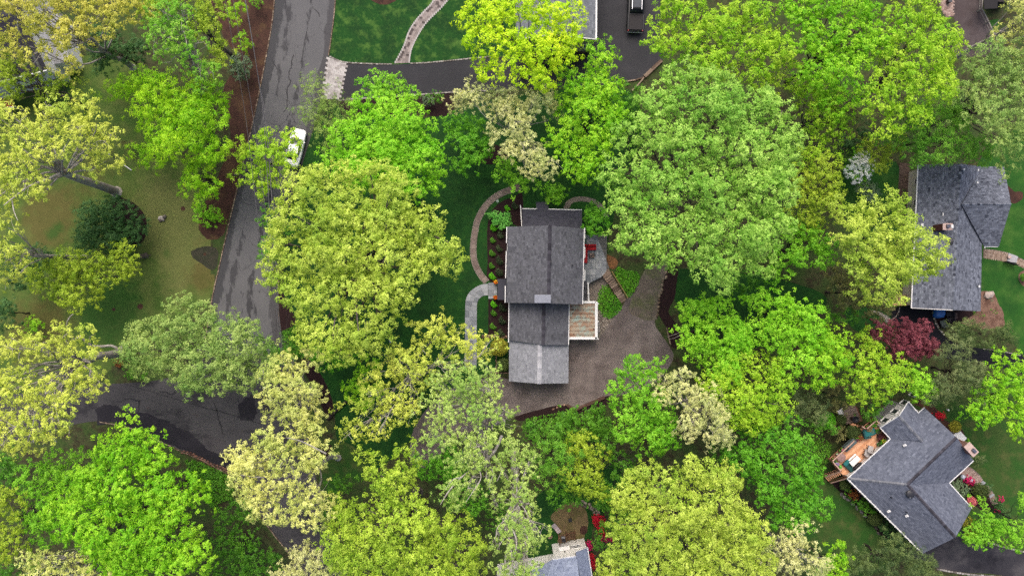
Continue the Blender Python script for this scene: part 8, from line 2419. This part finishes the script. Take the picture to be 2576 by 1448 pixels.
tree('rust_shrub', 'rust_shrub', 1.2, [(2151, 1242, 14, 11)], 'rust-orange shrub under the white gutter near the deck stairs', cat='shrub', scale=1, zl=.1)
tree('green_shrub', 'understory', 1.5, [(2160, 1262, 22, 16), (2178, 1278, 22, 14), (2136, 1240, 14, 12)], 'dark green shrub cluster along the lower right house wall', cat='shrub', scale=.7, zl=.1)
ball('topiary', 'B7', 650, 562, 88, 'wide olive clipped shrub halfway along the lower right house wall', None, 1.8)
tree('green_shrub', 'evergreen', 1.6, [(2225, 1322, 20, 16), (2250, 1345, 22, 20), (2262, 1362, 20, 14)], 'dark shrubs near the low end of the lower right house wall', cat='shrub', scale=.7, zl=.1)
tree('azalea', 'azalea_red', 1.7, [(2368, 1046, 11, 10)], 'brilliant red round bush beside the upper corner of the lower right roof', cat='shrub', zl=.1)
ball('topiary_gold', 'B6', 846, 486, 88, 'golden-olive round bush next to the white storage box', None, 2.2)
tree('azalea', 'azalea_red', 1.0, [(2406, 1086, 8, 5)], 'small red bush squeezed between golden bush and white storage box', cat='shrub', zl=.1)
tree('green_shrub', 'maple_mid', .8, [(2430, 1111, 8, 5)], 'tiny lime shrub between the white storage box and the pink chimney', cat='shrub', scale=.5, zl=.1)
tree('green_shrub', 'yew', 2.0, [(2455, 1150, 18, 14), (2468, 1160, 12, 8)], 'loose grey-green shrub below the pink chimney', cat='shrub', scale=.6, zl=.1)
tree('azalea', 'azalea_magenta', 1.1, [(2428, 1204, 9, 8), (2440, 1210, 9, 6), (2449, 1210, 5, 5)], 'magenta azalea between the roof corner and the brick walk', cat='shrub', zl=.1)
tree('rust_shrub', 'rust_shrub', .9, [(2440, 1218, 10, 5)], 'rusty low shrub below the magenta azalea at the brick walk', cat='shrub', zl=.1)
tree('grey_shrub', 'grey_shrub', 1.5, [(2411, 1218, 14, 16), (2420, 1232, 18, 12), (2400, 1228, 12, 12)], 'grey-green shrub in the inner roof corner of the lower right house', cat='shrub', scale=.8, zl=.1)
ball('topiary', 'B7', 2015, 202, 98, 'large dark round shrub beside the curving brick walk', None, 2.2)
ball('azalea_pink', 'B7', 1895, 335, 64, 'pink flowering azalea touching the lower right roof edge', None, 1.5, 'azalea')
for (a, b, r_, lb) in ((2040, 300, 40, 'magenta azalea below the large dark round shrub'), (2262, 292, 36, 'magenta azalea on the lawn side of the curving walk'), (2290, 466, 32, 'dark magenta azalea farthest down beside the bright green maple')):
    tree('azalea', 'azalea_magenta', 1.1, [(a, b, r_, r_ * .75)], lb, cat='shrub', zl=.1, fr='B7', group='magenta azaleas')
tree('green_shrub', 'topiary_gold', 2.2, [(2440, 1325, 18, 22), (2450, 1350, 20, 14)], 'yellow-tinged bush at the corner of the lower right driveway', cat='shrub', scale=1.2, zl=.1)
tree('green_shrub', 'evergreen', 1.6, [(2490, 1225, 14, 12)], 'dark soft shrub on the lawn edge of the pink brick walk', cat='shrub', scale=.7, zl=.1)
tree('green_shrub', 'evergreen', 1.5, [(2518, 1268, 14, 18), (2525, 1290, 12, 14)], 'dark shrub between the two magenta azaleas on the lawn side', cat='shrub', scale=.7, zl=.1)
for (el, spn, lb) in (([(1500, 1308, 12, 10), (1512, 1306, 9, 9)], 'azalea_red', 'red azalea uppermost beside the tan oval yard'), ([(1508, 1330, 9, 10), (1516, 1334, 6, 8)], 'azalea_red', 'coral red azalea, second beside the tan oval yard'),
                      ([(1524, 1352, 14, 10), (1536, 1350, 8, 8)], 'azalea_magenta', 'crimson azalea at the edge of the giant bottom oak'), ([(1480, 1372, 8, 10)], 'azalea_magenta', 'crimson azalea at the corner of the white house'),
                      ([(1490, 1402, 8, 12), (1492, 1420, 6, 10)], 'azalea_red', 'crimson azalea along the pale blue roof edge')):
    tree('azalea', spn, 1.3, el, lb, cat='shrub', zl=.1, group='red azaleas at the white house')
ball('ball_green', 'B4', 2075, 420, 60, 'small shrub in the ring bed at the right edge', None, 1.0)
for (a, b, r_, lb) in ((1620, 935, 40, 'small lime plant in the bark bed of the right house'), (1455, 975, 42, 'dark green plant in the bark bed by the roof corner'), (1350, 965, 38, 'yellow-green plant tucked under the right house roof edge'), (1575, 748, 30, 'grey-green plant beside the pale pink boulder')):
    tree('green_shrub', 'grey_shrub' if b == 748 else 'understory', .7, [(a, b, r_, r_ * .8)], lb, cat='shrub', scale=.5, zl=.1, fr='B4')
for (a, b, r_, lb) in ((215, 412, 24, 'small green plant in the pebbly side bed, topmost of three'), (192, 585, 28, 'small green plant in the pebbly side bed, middle of three'), (200, 715, 42, 'green plant in the pebbly side bed, lowest and largest of three')):
    tree('green_shrub', 'understory', .7, [(a, b, r_, r_ * .8)], lb, cat='shrub', scale=.5, zl=.1, fr='B3')
tree('rust_shrub', 'rust_shrub', 1.0, [(300, 908, 14, 12), (312, 900, 8, 8)], 'rust-brown shrub at the foot of the dark trunk by the junction', cat='shrub', zl=.1)
tree('green_shrub', 'understory', 1.4, [(330, 940, 24, 12), (360, 945, 16, 8)], 'green shrub along the verge below the rust-brown one', cat='shrub', scale=.7, zl=.1)
tree('brown_shrub', 'brownish', 2.4, [(318, 360, 16, 16), (316, 378, 12, 10)], 'thin brownish shrub beside the small feathery lime tree', cat='shrub', scale=.6, zl=.1)

# ---- ground cover
cover('ground_cover', q('A12', (680, 700), (720, 698), (760, 760), (800, 800), (832, 850), (820, 890), (780, 930), (735, 955), (690, 940), (655, 890), (640, 830), (650, 760)), 'maple_deep', 'glossy green ground cover left of the timber steps', seed=1, per=150, leaf=.09)
cover('ground_cover', q('A12', (800, 560), (860, 590), (940, 600), (968, 640), (950, 700), (900, 780), (878, 800), (830, 730), (790, 660), (770, 620)), 'maple_deep', 'glossy green ground cover right of the timber steps', seed=2, per=150, leaf=.09)
cover('ground_cover', q('A20', (1400, 560), (1500, 580), (1680, 660), (1760, 720), (1770, 860), (1640, 900), (1700, 1000), (1560, 900), (1480, 700), (1420, 620)), 'understory', 'dark ivy bank below the brick edging at the junction', seed=3, h=.5, per=110, leaf=.12)
cover('ground_cover', q('A23', (330, 440), (420, 400), (480, 470), (470, 560), (400, 640), (340, 560)), 'feather', 'dark green ground cover left of the orange deck', seed=4, h=.35, per=90, leaf=.1)
cover('ground_cover', q('A11', (180, 1060), (300, 1000), (330, 1120), (400, 1220), (300, 1250), (200, 1180)), 'understory', 'dark green ground cover under the giant oak by the road', seed=5, h=.4, per=70, leaf=.12)
cover('ground_cover', q('A22', (100, 260), (420, 200), (480, 230), (700, 150), (690, 420), (400, 500), (120, 420)), 'understory', 'green undergrowth carpet south of the timber-edged gravel', seed=6, h=.5, per=40, leaf=.14)
print('leaf sprays', STAT['q'])
